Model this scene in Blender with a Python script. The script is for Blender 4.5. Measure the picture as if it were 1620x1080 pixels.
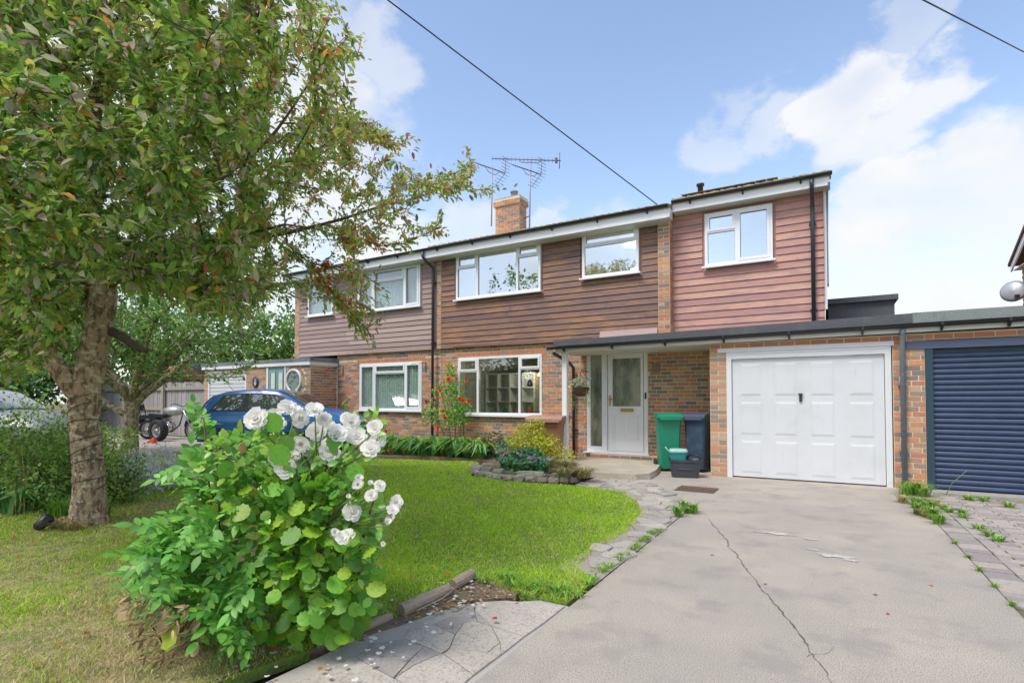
import bpy, math, random
import numpy as np
from mathutils import Vector, Matrix
random.seed(7); RNG = np.random.default_rng(11)
for o in list(bpy.data.objects): bpy.data.objects.remove(o)
SC = bpy.context.scene; COL = SC.collection
R = math.radians
# ------------------------------------------------------------------ camera
H = 1.28
cam = bpy.data.cameras.new('camera'); camo = bpy.data.objects.new('camera', cam); COL.objects.link(camo)
camo.location = (0, 0, H); camo.rotation_euler = (R(90 + 1.476), 0, R(30.1))
cam.sensor_width = 36; cam.lens = 851.66 / 1620 * 36; cam.shift_y = 0.0444
cam.clip_start = 0.05; cam.clip_end = 2000
SC.camera = camo
SC.render.resolution_x = 1024; SC.render.resolution_y = 682
# ------------------------------------------------------------------ exposure
SC.view_settings.view_transform = 'Standard'; SC.view_settings.look = 'None'
SC.view_settings.exposure = EXPO = 1.18; SC.view_settings.gamma = 1.0
# ------------------------------------------------------------------ geometry of the view (survey helper)
_p, _y = R(1.476), R(30.1)
_F = np.array([-math.sin(_y) * math.cos(_p), math.cos(_y) * math.cos(_p), math.sin(_p)])
_Rt = np.array([math.cos(_y), math.sin(_y), 0.0]); _U = np.cross(_Rt, _F)
def ray(x, y): return _F + (x - 810) / 851.66 * _Rt - (y - 611.93) / 851.66 * _U
def at(x, y, d): q = d * ray(x, y); return np.array([q[0], q[1], q[2] + H])
def pj(P):
    v = np.atleast_2d(P) - np.array([0, 0, H]); a = v @ _F; b = np.where(np.abs(a) < 1e-6, 1e-6, a)
    return 810 + 851.66 * (v @ _Rt) / b, 611.93 - 851.66 * (v @ _U) / b, a
# ------------------------------------------------------------------ sun
SUN_EL, SUN_AZ = R(58), R(200)      # azimuth measured clockwise from +Y
sd = Vector((math.sin(SUN_AZ) * math.cos(SUN_EL), math.cos(SUN_AZ) * math.cos(SUN_EL), math.sin(SUN_EL)))
sun = bpy.data.lights.new('sun', 'SUN'); sun.energy = 1.4; sun.angle = R(20); sun.color = (1.0, 0.94, 0.84)
suno = bpy.data.objects.new('sun', sun); COL.objects.link(suno)
suno.rotation_euler = (-sd).to_track_quat('-Z', 'Y').to_euler(); suno.location = (0, -5, 30)
# ------------------------------------------------------------------ sky
W = bpy.data.worlds.new('World'); SC.world = W; W.use_nodes = True
nt = W.node_tree; nt.nodes.clear()
def wn(t, **k):
    n = nt.nodes.new(t)
    for a, b in k.items(): setattr(n, a, b)
    return n
lk = nt.links.new
out = wn('ShaderNodeOutputWorld'); bg = wn('ShaderNodeBackground'); bg.inputs[1].default_value = 0.15
lk(bg.outputs[0], out.inputs[0])
sky = wn('ShaderNodeTexSky', sky_type='NISHITA', sun_disc=False, sun_elevation=SUN_EL, sun_rotation=SUN_AZ)
sky.air_density = 1.0; sky.dust_density = 0.6; sky.ozone_density = 1.5
tc = wn('ShaderNodeTexCoord')
noi = wn('ShaderNodeTexNoise'); noi.inputs['Scale'].default_value = 4.6; noi.inputs['Detail'].default_value = 7; noi.inputs['Roughness'].default_value = 0.58
mp = wn('ShaderNodeMapping'); mp.inputs['Scale'].default_value = (1, 1, 1.5); lk(tc.outputs['Generated'], mp.inputs[0]); lk(mp.outputs[0], noi.inputs['Vector'])
off = wn('ShaderNodeVectorMath', operation='SUBTRACT'); lk(noi.outputs['Color'], off.inputs[0]); off.inputs[1].default_value = (.5, .5, .5)
sc_ = wn('ShaderNodeVectorMath', operation='SCALE'); lk(off.outputs[0], sc_.inputs[0]); sc_.inputs['Scale'].default_value = 0.30
dis = wn('ShaderNodeVectorMath', operation='ADD'); lk(tc.outputs['Generated'], dis.inputs[0]); lk(sc_.outputs[0], dis.inputs[1])
# cloud banks: (direction, radius, strength)
BL = [((1610, 320), .11, 1.0), ((1460, 300), .075, 1.0), ((1400, 370), .07, .9), ((1460, 470), .19, 1.0), ((1620, 480), .2, 1.0), ((1340, 175), .075, .85), ((1440, 190), .075, .8), ((1250, 210), .06, .5), ((1400, 65), .055, .4), ((1160, 215), .07, .45), ((880, 350), .05, .8),
      ((740, 350), .09, .85), ((640, 400), .14, .9), ((590, 110), .08, .5), ((470, 230), .16, .8), ((250, 200), .34, .9), ((80, 420), .4, .9), ((1000, 470), .12, .7)]
prev = None
def blob(c, r, s):
    global prev
    dn = wn('ShaderNodeVectorMath', operation='DISTANCE'); lk(dis.outputs[0], dn.inputs[0]); dn.inputs[1].default_value = c
    mr = wn('ShaderNodeMapRange', interpolation_type='SMOOTHSTEP'); lk(dn.outputs['Value'], mr.inputs[0])
    mr.inputs[1].default_value = r * 1.08; mr.inputs[2].default_value = r * .62; mr.inputs[3].default_value = 0; mr.inputs[4].default_value = s
    if prev is None: prev = mr.outputs[0]
    else:
        mx = wn('ShaderNodeMath', operation='MAXIMUM'); lk(prev, mx.inputs[0]); lk(mr.outputs[0], mx.inputs[1]); prev = mx.outputs[0]
for (px, r, s) in BL:
    v = ray(*px); v = v / np.linalg.norm(v); blob(tuple(v), r, s)
for v, r, s in [((-.6, -.7, .3), .45, .7), ((.7, -.6, .35), .5, .7), ((.1, -.9, .45), .35, .55), ((-.95, -.1, .3), .4, .7), ((.95, .2, .3), .4, .8), ((.2, -.3, .93), .3, .4), ((-.4, .3, .86), .25, .4)]:
    q = Vector(v).normalized(); blob(tuple(q), r, s)
# texture inside the clouds
n2 = wn('ShaderNodeTexNoise'); n2.inputs['Scale'].default_value = 5.5; n2.inputs['Detail'].default_value = 5; lk(mp.outputs[0], n2.inputs['Vector'])
m2 = wn('ShaderNodeMapRange'); lk(n2.outputs[0], m2.inputs[0]); m2.inputs[1].default_value = .3; m2.inputs[2].default_value = .6; m2.inputs[3].default_value = .55; m2.inputs[4].default_value = 1.08
mu = wn('ShaderNodeMath', operation='MULTIPLY', use_clamp=True); lk(prev, mu.inputs[0]); lk(m2.outputs[0], mu.inputs[1])
cc = wn('ShaderNodeMix', data_type='RGBA'); cc.inputs[6].default_value = (2.45, 2.55, 2.7, 1); cc.inputs[7].default_value = (3.1, 3.08, 3.02, 1); lk(n2.outputs[0], cc.inputs[0])
skm = wn('ShaderNodeMix', data_type='RGBA', blend_type='MULTIPLY'); skm.inputs[0].default_value = 1; lk(sky.outputs[0], skm.inputs[6]); skm.inputs[7].default_value = (.96, .87, .81, 1)
mixc = wn('ShaderNodeMix', data_type='RGBA'); lk(mu.outputs[0], mixc.inputs[0]); lk(skm.outputs[2], mixc.inputs[6]); lk(cc.outputs[2], mixc.inputs[7])
lk(mixc.outputs[2], bg.inputs[0])
# ------------------------------------------------------------------ materials
def srgb(*c): return tuple(((v / 255) / 12.92 if v / 255 <= .04045 else ((v / 255 + .055) / 1.055) ** 2.4) for v in c) + (1,)
def M(name, col, rough=.6, pal=None, nz=None, nz2=None, bump=None, metal=0, spec=.5, trans=0, emit=None, vary=0, wave=None, nz3=None):
    """col base; pal list of colours picked per piece; nz/nz2=(scale, colour, lo, hi); bump=(scale, strength[, detail])"""
    m = bpy.data.materials.new(name); m.use_nodes = True; t = m.node_tree; t.nodes.clear(); L = t.links.new
    N = lambda k, **a: [n := t.nodes.new(k), [setattr(n, x, y) for x, y in a.items()]][0]
    o = N('ShaderNodeOutputMaterial'); b = N('ShaderNodeBsdfPrincipled')
    b.inputs['Roughness'].default_value = rough; b.inputs['Metallic'].default_value = metal; b.inputs['Specular IOR Level'].default_value = spec
    geo = N('ShaderNodeNewGeometry'); oi = N('ShaderNodeObjectInfo')
    ad = N('ShaderNodeMath', operation='ADD'); L(geo.outputs['Random Per Island'], ad.inputs[0]); L(oi.outputs['Random'], ad.inputs[1])
    fr = N('ShaderNodeMath', operation='FRACT'); L(ad.outputs[0], fr.inputs[0])
    pos = geo.outputs['Position']
    cur = None
    if pal:
        cr = N('ShaderNodeValToRGB'); cr.color_ramp.interpolation = 'CONSTANT'; e = cr.color_ramp.elements
        tot = sum(w for w, _ in pal); acc = 0
        while len(e) > 1: e.remove(e[0])
        for i, (w, c) in enumerate(pal):
            el = e[0] if i == 0 else e.new(acc)
            el.position = acc; el.color = tuple(c)[:3] + (1,); acc += w / tot
        L(fr.outputs[0], cr.inputs[0]); cur = cr.outputs[0]
    if vary:
        wn_ = N('ShaderNodeTexWhiteNoise', noise_dimensions='1D'); L(fr.outputs[0], wn_.inputs['W'])
        mr = N('ShaderNodeMapRange'); L(wn_.outputs['Value'], mr.inputs[0]); mr.inputs[3].default_value = 1 - vary; mr.inputs[4].default_value = 1 + vary
        sc = N('ShaderNodeVectorMath', operation='SCALE'); L(mr.outputs[0], sc.inputs['Scale'])
        if cur is None: sc.inputs[0].default_value = tuple(col)[:3]
        else: L(cur, sc.inputs[0])
        cur = sc.outputs[0]
    for q in (nz, nz2, nz3):
        if not q: continue
        s, c2, lo, hi = q[:4]
        nn = N('ShaderNodeTexNoise'); nn.inputs['Detail'].default_value = 6; nn.inputs['Roughness'].default_value = .62
        if isinstance(s, tuple):
            mm = N('ShaderNodeMapping'); mm.inputs['Scale'].default_value = s; L(pos, mm.inputs[0]); L(mm.outputs[0], nn.inputs['Vector']); nn.inputs['Scale'].default_value = 1
        else: L(pos, nn.inputs['Vector']); nn.inputs['Scale'].default_value = s
        mr = N('ShaderNodeMapRange', interpolation_type='SMOOTHSTEP'); L(nn.outputs[0], mr.inputs[0]); mr.inputs[1].default_value = lo; mr.inputs[2].default_value = hi
        mr.inputs[4].default_value = q[4] if len(q) > 4 else 1
        mx = N('ShaderNodeMix', data_type='RGBA'); L(mr.outputs[0], mx.inputs[0]); mx.inputs[7].default_value = tuple(c2)[:3] + (1,)
        if cur is None: mx.inputs[6].default_value = tuple(col)[:3] + (1,)
        else: L(cur, mx.inputs[6])
        cur = mx.outputs[2]
    if cur is None: b.inputs['Base Color'].default_value = tuple(col)[:3] + (1,)
    else: L(cur, b.inputs['Base Color'])
    if bump:
        nn = N('ShaderNodeTexNoise'); nn.inputs['Scale'].default_value = bump[0] if not isinstance(bump[0], tuple) else 1; nn.inputs['Detail'].default_value = 6
        if isinstance(bump[0], tuple):
            mm = N('ShaderNodeMapping'); mm.inputs['Scale'].default_value = bump[0]; L(pos, mm.inputs[0]); L(mm.outputs[0], nn.inputs['Vector'])
        else: L(pos, nn.inputs['Vector'])
        bp = N('ShaderNodeBump'); bp.inputs['Strength'].default_value = bump[1]; bp.inputs['Distance'].default_value = bump[2] if len(bump) > 2 else .01
        L(nn.outputs[0], bp.inputs['Height']); L(bp.outputs[0], b.inputs['Normal'])
    if emit: b.inputs['Emission Color'].default_value = tuple(emit[0])[:3] + (1,); b.inputs['Emission Strength'].default_value = emit[1]
    if trans:
        tr = N('ShaderNodeBsdfTranslucent'); ms = N('ShaderNodeMixShader'); ms.inputs[0].default_value = trans
        if cur is None: tr.inputs[0].default_value = tuple(col)[:3] + (1,)
        else: L(cur, tr.inputs[0])
        L(b.outputs[0], ms.inputs[1]); L(tr.outputs[0], ms.inputs[2]); L(ms.outputs[0], o.inputs[0])
    else: L(b.outputs[0], o.inputs[0])
    return m
def glass(name, refl, tint=(.8, .85, .86), rough=0.0, bump=None, base=None, base_refl=None):
    m = bpy.data.materials.new(name); m.use_nodes = True; t = m.node_tree; t.nodes.clear(); L = t.links.new
    o = t.nodes.new('ShaderNodeOutputMaterial'); g = t.nodes.new('ShaderNodeBsdfGlossy'); g.inputs['Roughness'].default_value = rough; g.inputs[0].default_value = (.95, .97, 1, 1)
    if base: r = t.nodes.new('ShaderNodeBsdfPrincipled'); r.inputs['Base Color'].default_value = base + (1,); r.inputs['Roughness'].default_value = .25
    else: r = t.nodes.new('ShaderNodeBsdfTransparent'); r.inputs[0].default_value = tint + (1,)
    lw = t.nodes.new('ShaderNodeLayerWeight'); lw.inputs[0].default_value = .5
    pw = t.nodes.new('ShaderNodeMath'); pw.operation = 'POWER'; L(lw.outputs['Facing'], pw.inputs[0]); pw.inputs[1].default_value = 4
    mr = t.nodes.new('ShaderNodeMapRange'); L(pw.outputs[0], mr.inputs[0]); mr.inputs[3].default_value = refl; mr.inputs[4].default_value = 1
    ms = t.nodes.new('ShaderNodeMixShader'); L(mr.outputs[0], ms.inputs[0]); L(r.outputs[0], ms.inputs[1]); L(g.outputs[0], ms.inputs[2]); L(ms.outputs[0], o.inputs[0])
    if bump:
        nn = t.nodes.new('ShaderNodeTexNoise'); nn.inputs['Scale'].default_value = bump[0]; geo = t.nodes.new('ShaderNodeNewGeometry')
        mm = t.nodes.new('ShaderNodeMapping'); mm.inputs['Scale'].default_value = (1, 1, .35); L(geo.outputs['Position'], mm.inputs[0]); L(mm.outputs[0], nn.inputs['Vector'])
        bp = t.nodes.new('ShaderNodeBump'); bp.inputs['Strength'].default_value = bump[1]; bp.inputs['Distance'].default_value = .02; L(nn.outputs[0], bp.inputs['Height'])
        L(bp.outputs[0], g.inputs['Normal'])
        if base: L(bp.outputs[0], r.inputs['Normal'])
        if base_refl:  # mottled base colour paints in the green and dark reflections on the pane
            n3 = t.nodes.new('ShaderNodeTexNoise'); n3.inputs['Scale'].default_value = 5; n3.inputs['Detail'].default_value = 5; L(mm.outputs[0], n3.inputs['Vector']); r3 = t.nodes.new('ShaderNodeMapRange'); L(n3.outputs[0], r3.inputs[0]); r3.inputs[1].default_value = .42; r3.inputs[2].default_value = .62
            mc = t.nodes.new('ShaderNodeMix'); mc.data_type = 'RGBA'; L(r3.outputs[0], mc.inputs[0]); mc.inputs[6].default_value = base + (1,); mc.inputs[7].default_value = base_refl + (1,); L(mc.outputs[2], r.inputs['Base Color'])
    return m
BR = [(2, (.57, .25, .14)), (2, (.48, .215, .14)), (2.5, (.42, .25, .18)), (2.3, (.23, .19, .185)), (2.4, (.54, .35, .24)), (2, (.33, .24, .21)), (1, (.64, .28, .13))]
MT = dict(
 mortar=M('mortar', (.74, .62, .38), .95, nz=(3, (.76, .68, .48), .4, .7), bump=(120, .3)),
 brick=M('brick', (.3, .12, .08), .85, pal=BR, nz=(45, (.13, .10, .10), .52, .75, .75), nz2=(9, (.42, .30, .22), .55, .8, .4), bump=(160, .5, .004)),
 brickred=M('soldier brick', (.4, .15, .08), .85, pal=[(3, (.56, .23, .12)), (2, (.48, .19, .11)), (1, (.40, .22, .16))], nz=(45, (.2, .1, .08), .55, .8, .6), bump=(160, .5, .004)),
 brickpale=M('weathered brick', (.3, .2, .15), .9, pal=[(2, (.50, .35, .25)), (2, (.48, .27, .18)), (1.5, (.30, .235, .20)), (1, (.55, .27, .15))], nz=(45, (.2, .15, .13), .5, .8, .6)),
 paver=M('paving block', (.3, .27, .25), .9, pal=[(2, (.34, .305, .28)), (2, (.40, .355, .32)), (1, (.29, .25, .24)), (1, (.42, .35, .30))], nz=(30, (.20, .18, .15), .45, .75, .6), nz2=(4, (.20, .20, .11), .55, .75, .35), bump=(90, .5, .004)),
 board1=M('dark stained board', (.13, .075, .055), .55, pal=[(2, (.20, .112, .095)), (2, (.235, .13, .095)), (1, (.17, .096, .088))], nz=((1.6, 4, 9), (.40, .20, .09), .46, .66, .75), nz2=((6, 10, 160), (.075, .045, .045), .45, .75, .6), bump=((5, 8, 200), .35, .004)),
 board2=M('faded brown board', (.25, .18, .155), .75, pal=[(2, (.38, .275, .25)), (2, (.34, .24, .22)), (1, (.42, .32, .29))], nz=((2, 4, 14), (.29, .195, .18), .5, .72, .7), nz2=((6, 10, 160), (.45, .36, .33), .5, .75, .4), bump=((5, 8, 200), .35, .004)),
 board3=M('red cedar board', (.36, .17, .14), .65, pal=[(2, (.46, .235, .195)), (2, (.53, .29, .24)), (1.5, (.41, .205, .19)), (1, (.55, .31, .235))], nz=((1.8, 4, 7), (.34, .20, .20), .44, .66, .8), nz2=((5, 10, 90), (.60, .40, .33), .48, .72, .6), nz3=((9, 9, 14), (.24, .11, .09), .66, .74, .8), bump=((5, 8, 200), .35, .004)),
 upvc=M('white upvc', (.80, .81, .83), .3), white=M('white paint', (.70, .71, .73), .5, nz=(6, (.60, .58, .54), .6, .85, .4)),
 garagewhite=M('garage door paint', (.65, .67, .70), .4, nz=(2.5, (.59, .61, .62), .45, .75, .7), nz2=((9, 9, 2), (.43, .42, .39), .6, .8, .5)),
 soffit=M('cream soffit', (.66, .66, .58), .6), black=M('black plastic', (.022, .024, .028), .35), pipe=M('downpipe plastic', (.035, .042, .06), .32),
 pipegrey=M('grey weathered downpipe', (.17, .20, .24), .5, nz=(14, (.30, .32, .36), .5, .7, .6)),
 felt=M('roofing felt', (.085, .09, .105), .9, nz=(60, (.18, .19, .21), .45, .75, .8), nz2=(4, (.14, .15, .13), .5, .7, .5), bump=(200, .6, .004)),
 feltblue=M('lead flashing', (.20, .23, .27), .6, nz=(5, (.12, .13, .15), .4, .7)),
 tile=M('roof tile', (.36, .28, .2), .85, pal=[(1, (.38, .29, .20)), (1, (.31, .24, .18)), (1, (.42, .34, .22))], nz=(15, (.26, .27, .13), .5, .75, .6)),
 tilered=M('red roof tile', (.45, .17, .12), .8, vary=.2), navy=M('navy painted steel', (.035, .06, .13), .4, nz=(5, (.05, .08, .16), .4, .7, .5)),
 navydark=M('dark teal frame', (.02, .055, .085), .4), navywood=M('navy painted timber', (.09, .11, .19), .6, nz=((4, 5, 60), (.15, .17, .25), .5, .75, .6)),
 brass=M('brass', (.62, .40, .10), .35, metal=.7), chrome=M('chrome', (.6, .6, .62), .18, metal=1), steel=M('aerial metal', (.10, .11, .13), .4, metal=.4), pole=M('galvanised pole', (.33, .34, .36), .5, metal=.3),
 gl_up=glass('upstairs glass', .46), gl_dn=glass('ground floor glass', .13), gl_lace=glass('window glass', .10, (.9, .95, .93)), gl_frost=glass('obscured glass', .13, rough=.15, bump=(60, .5), base=(.05, .075, .05), base_refl=(.27, .28, .18)),
 gl_car=glass('car glass', .12, (.30, .36, .35)), gl_round=glass('porthole glass', .06, base=(.06, .15, .15)),
 lace=M('lace curtain', (.86, .90, .86), .9, trans=.3, nz=((26, 26, 26), (.50, .57, .54), .5, .6, .8)), curtain=M('pale curtain', (.84, .87, .90), .9, trans=.4),
 room=M('painted plaster', (.42, .42, .40), .9), roomfloor=M('room floor', (.12, .10, .08), .7), shelf=M('white shelf board', (.75, .77, .74), .5),
 bulb=M('lit lamp shade', (1, .8, .5), .5, emit=((1, .62, .28), 4.0)),
 tealdoor=M('pale teal door paint', (.22, .40, .40), .45), tealglass=glass('reeded glass', .2, base=(.25, .35, .38)),
 concrete=M('driveway concrete', (.45, .405, .345), .9, nz=(.8, (.55, .485, .385), .40, .66, .9), nz2=(160, (.15, .135, .125), .46, .62, .85), nz3=(2.3, (.30, .27, .245), .48, .68, .75), bump=(120, 1, .006)),
 concrete2=M('kerb concrete', (.38, .36, .33), .9, nz=(7, (.27, .25, .22), .45, .7, .8), bump=(90, .5, .004)),
 slab=M('flagstone', (.30, .28, .265), .9, pal=[(2, (.47, .42, .355)), (2, (.42, .375, .325)), (1.5, (.33, .30, .275)), (1, (.50, .45, .385))], nz=(5, (.53, .48, .41), .45, .7, .7), nz2=(75, (.22, .20, .18), .47, .66, .75), nz3=(2.2, (.27, .245, .21), .5, .7, .6), bump=(110, .9, .005)),
 stone=M('garden stone', (.3, .27, .22), .95, pal=[(2, (.34, .31, .25)), (2, (.27, .24, .2)), (1, (.40, .37, .31))], nz=(14, (.17, .16, .09), .48, .7, .7), bump=(40, .8, .01)),
 doorstep=M('worn sandstone', (.42, .37, .29), .9, nz=(3, (.50, .45, .37), .4, .65), nz2=(30, (.27, .24, .18), .5, .7, .6), bump=(60, .8, .008)),
 soil=M('soil', (.17, .125, .08), 1, nz=(20, (.20, .15, .10), .45, .7), bump=(30, 1, .02)),
 turf=M('turf base', (.16, .27, .04), 1, nz=(9, (.15, .17, .05), .45, .7), bump=(60, 1, .02)),
 straw=M('dry thatch', (.36, .30, .15), 1, nz=(7, (.16, .2, .05), .42, .6), nz2=(26, (.33, .27, .15), .45, .7, .8), bump=(60, 1, .02)),
 crack=M('crack dirt', (.12, .10, .075), 1), paintmark=M('white paint splash', (.56, .54, .49), .9, nz=(40, (.45, .41, .36), .45, .6)), rust=M('rusty iron', (.20, .12, .075), .85, nz=(20, (.11, .08, .06), .45, .7), bump=(60, .6, .004)),
 bark=M('flaking bark', (.40, .30, .20), .95, nz=((22, 22, 10), (.15, .105, .07), .47, .58, .95), nz2=((13, 13, 20), (.60, .53, .40), .52, .62, .85), bump=((22, 22, 12), 1, .03)),
 barkdark=M('branch bark', (.095, .07, .05), .95, nz=(20, (.17, .12, .085), .5, .7), bump=(30, 1, .01)),
 twig=M('twig', (.12, .075, .05), .9), stem=M('green stem', (.16, .2, .06), .8), redstem=M('dark red stem', (.10, .035, .03), .7),
 timber=M('grey weathered timber', (.36, .34, .33), .9, pal=[(1, (.40, .385, .375)), (1, (.33, .315, .31)), (1, (.36, .34, .32))], nz=((50, 50, 3), (.25, .235, .23), .45, .7, .8), bump=((60, 60, 4), .6, .005)),
 fencepost=M('fence post timber', (.36, .33, .24), .9, nz=((40, 40, 3), (.26, .24, .17), .45, .7, .7)),
 log=M('edging timber', (.34, .27, .20), .95, nz=((30, 30, 90), (.22, .18, .14), .45, .7, .8), bump=((30, 30, 90), .6, .006)),
 binbrown=M('brown bin plastic', (.30, .135, .065), .5, nz=(4, (.36, .19, .10), .45, .7, .6)), bintop=M('faded brown lid', (.36, .21, .15), .6, nz=(9, (.46, .31, .24), .45, .7, .7)),
 bingreen=M('green bin plastic', (.008, .22, .125), .42, nz=(3, (.012, .27, .16), .4, .7, .5)), binblue=M('navy bin plastic', (.035, .055, .10), .45, nz=(3, (.06, .12, .20), .45, .7, .8)),
 binlid=M('navy bin lid', (.07, .09, .15), .5), boxblack=M('dark recycling box plastic', (.045, .05, .065), .45, nz=(5, (.08, .085, .1), .5, .7, .5)), caddy=M('teal caddy plastic', (.03, .26, .27), .4), caddylid=M('pale mint lid', (.33, .55, .50), .45),
 bluecar=M('blue car paint', (.02, .13, .38), .22, spec=.8), silver=M('silver car paint', (.27, .30, .35), .35, metal=.1), tyre=M('tyre rubber', (.02, .02, .022), .8), rim=M('alloy rim', (.55, .55, .56), .35, metal=.6),
 redl=M('red lamp lens', (.5, .01, .01), .2), redp=M('red plastic', (.7, .06, .02), .5), tank=M('dull silver tank', (.50, .51, .47), .3, metal=.5, nz=(20, (.3, .32, .28), .5, .7)),
 cable=M('overhead cable', (.02, .02, .022), .6), wire=M('dark wire', (.03, .03, .03), .6), plastic=M('clear plastic litter', (.62, .66, .66), .2),
 basket=M('brown wicker', (.13, .06, .045), .9), dish=M('dish grey', (.42, .44, .47), .4, metal=.2), bluesign=M('round plaque blue', (.04, .055, .12), .5), greyroof=M('grey shed roof', (.35, .36, .4), .8),
)
# foliage materials
def leafmat(name, pal, trans=.35, rough=.5, nz=None): return M(name, (0, 0, 0), rough, pal=pal, vary=.28, trans=trans, spec=.6, nz=nz)
LF = dict(
 tree=leafmat('tree leaf', [(5, (.20, .37, .06)), (4, (.31, .47, .07)), (2, (.11, .24, .05)), (2.2, (.46, .54, .11)), (2.2, (.58, .58, .40)), (.4, (.62, .27, .06)), (1, (.55, .40, .33))], .5),
 tree_aut=leafmat('turning tree leaf', [(4, (.42, .52, .09)), (3, (.28, .42, .07)), (2, (.62, .56, .11)), (1.1, (.55, .29, .17)), (.6, (.62, .17, .08)), (.6, (.68, .34, .06)), (1.6, (.48, .40, .31))], .5),
 orange=leafmat('orange leaf', [(2, (.55, .19, .03)), (2, (.50, .28, .04)), (1, (.50, .08, .03))]),
 back=leafmat('background leaf', [(3, (.18, .38, .06)), (3, (.13, .29, .05)), (2, (.29, .47, .07)), (1, (.04, .10, .03))]),
 backlight=leafmat('bright background leaf', [(3, (.20, .36, .05)), (3, (.13, .28, .05)), (1, (.28, .38, .08)), (1, (.08, .18, .04))]),
 dark=leafmat('dark hedge leaf', [(3, (.07, .18, .04)), (2, (.11, .25, .045)), (1, (.03, .07, .02))]),
 rose=leafmat('rose leaf', [(3, (.14, .36, .055)), (2, (.22, .47, .055)), (1.6, (.36, .57, .07)), (.15, (.45, .25, .12))], .25, .35),
 hazel=leafmat('round leaf', [(3, (.17, .43, .035)), (2, (.25, .52, .035)), (1.4, (.40, .62, .05)), (1.2, (.11, .32, .035))], .4, .5, nz=(60, (.10, .30, .03), .48, .68, .6)),
 pinn=leafmat('pinnate leaf', [(3, (.15, .42, .06)), (2, (.23, .52, .07)), (1.3, (.10, .31, .05))], .35, .5),
 brown=leafmat('withered leaf', [(2, (.36, .26, .13)), (2, (.25, .17, .09)), (2, (.50, .38, .20)), (.6, (.20, .26, .07))], .2, .8),
 silverl=leafmat('silver leaf', [(2, (.78, .80, .78)), (1, (.60, .63, .60)), (1, (.86, .86, .84))], .15, .7),
 gold=leafmat('golden leaf', [(3, (.62, .62, .05)), (2, (.44, .54, .05)), (.8, (.60, .36, .07)), (1, (.26, .40, .05))], .3),
 gera=leafmat('geranium leaf', [(3, (.10, .33, .09)), (2, (.17, .43, .12)), (1, (.26, .48, .19))], .3),
 strap=leafmat('strap leaf', [(3, (.19, .40, .045)), (2, (.28, .49, .06)), (1, (.12, .28, .035))], .3),
 bluegreen=leafmat('blue green leaf', [(2, (.10, .27, .16)), (1, (.15, .34, .19)), (1, (.06, .18, .10))], .25),
 bronze=leafmat('bronze leaf', [(1, (.16, .20, .08)), (1, (.22, .14, .09)), (1, (.10, .16, .06))], .25),
 hedgel=leafmat('garden shrub leaf', [(3, (.25, .43, .07)), (3, (.17, .32, .06)), (2, (.38, .52, .10)), (.5, (.44, .32, .10)), (.6, (.30, .27, .14))]),
 strawl=leafmat('straw blade', [(2, (.48, .38, .18)), (1, (.38, .30, .14)), (1, (.32, .34, .12))], .3),
 petal=M('white petal', (.93, .91, .87), .6, trans=.45, vary=.06), petalor=M('orange rose petal', (.72, .09, .03), .5, trans=.2, vary=.2), petalpk=M('coral bud petal', (.62, .10, .10), .5, vary=.2),
 petalpu=M('purple petal', (.42, .10, .58), .5, vary=.2), petalwh=M('petunia petal', (.74, .78, .62), .6, vary=.1),
)
# ------------------------------------------------------------------ object helpers
def tag(o, label=None, cat=None, group=None, kind=None):
    if label: o['label'] = label
    if cat: o['category'] = cat
    if group: o['group'] = group
    if kind: o['kind'] = kind
    return o
def root(name, loc, label, cat, group=None, rz=0):
    o = bpy.data.objects.new(name, None); COL.objects.link(o); o.location = loc; o.rotation_euler = (0, 0, rz); o.empty_display_size = .1
    o['world_parts'] = 0
    return tag(o, label, cat, group)
def effective(o):
    m = Matrix.Translation(o.location) @ o.rotation_euler.to_matrix().to_4x4(); return m
def put(name, me, mat=None, parent=None, world=True, loc=None, rot=None, scale=None, kind=None):
    """world=True: the mesh (or loc) is given in world coordinates"""
    if mat is not None and len(me.materials) == 0:
        for x in (mat if isinstance(mat, (list, tuple)) else [mat]): me.materials.append(x)
    o = bpy.data.objects.new(name, me); COL.objects.link(o)
    if parent is not None:
        o.parent = parent
        if world and parent.type == 'EMPTY': o.matrix_parent_inverse = effective(parent).inverted()
    if loc is not None: o.location = loc
    if rot is not None: o.rotation_euler = rot
    if scale is not None: o.scale = scale
    if kind: o['kind'] = kind
    return o
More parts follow.
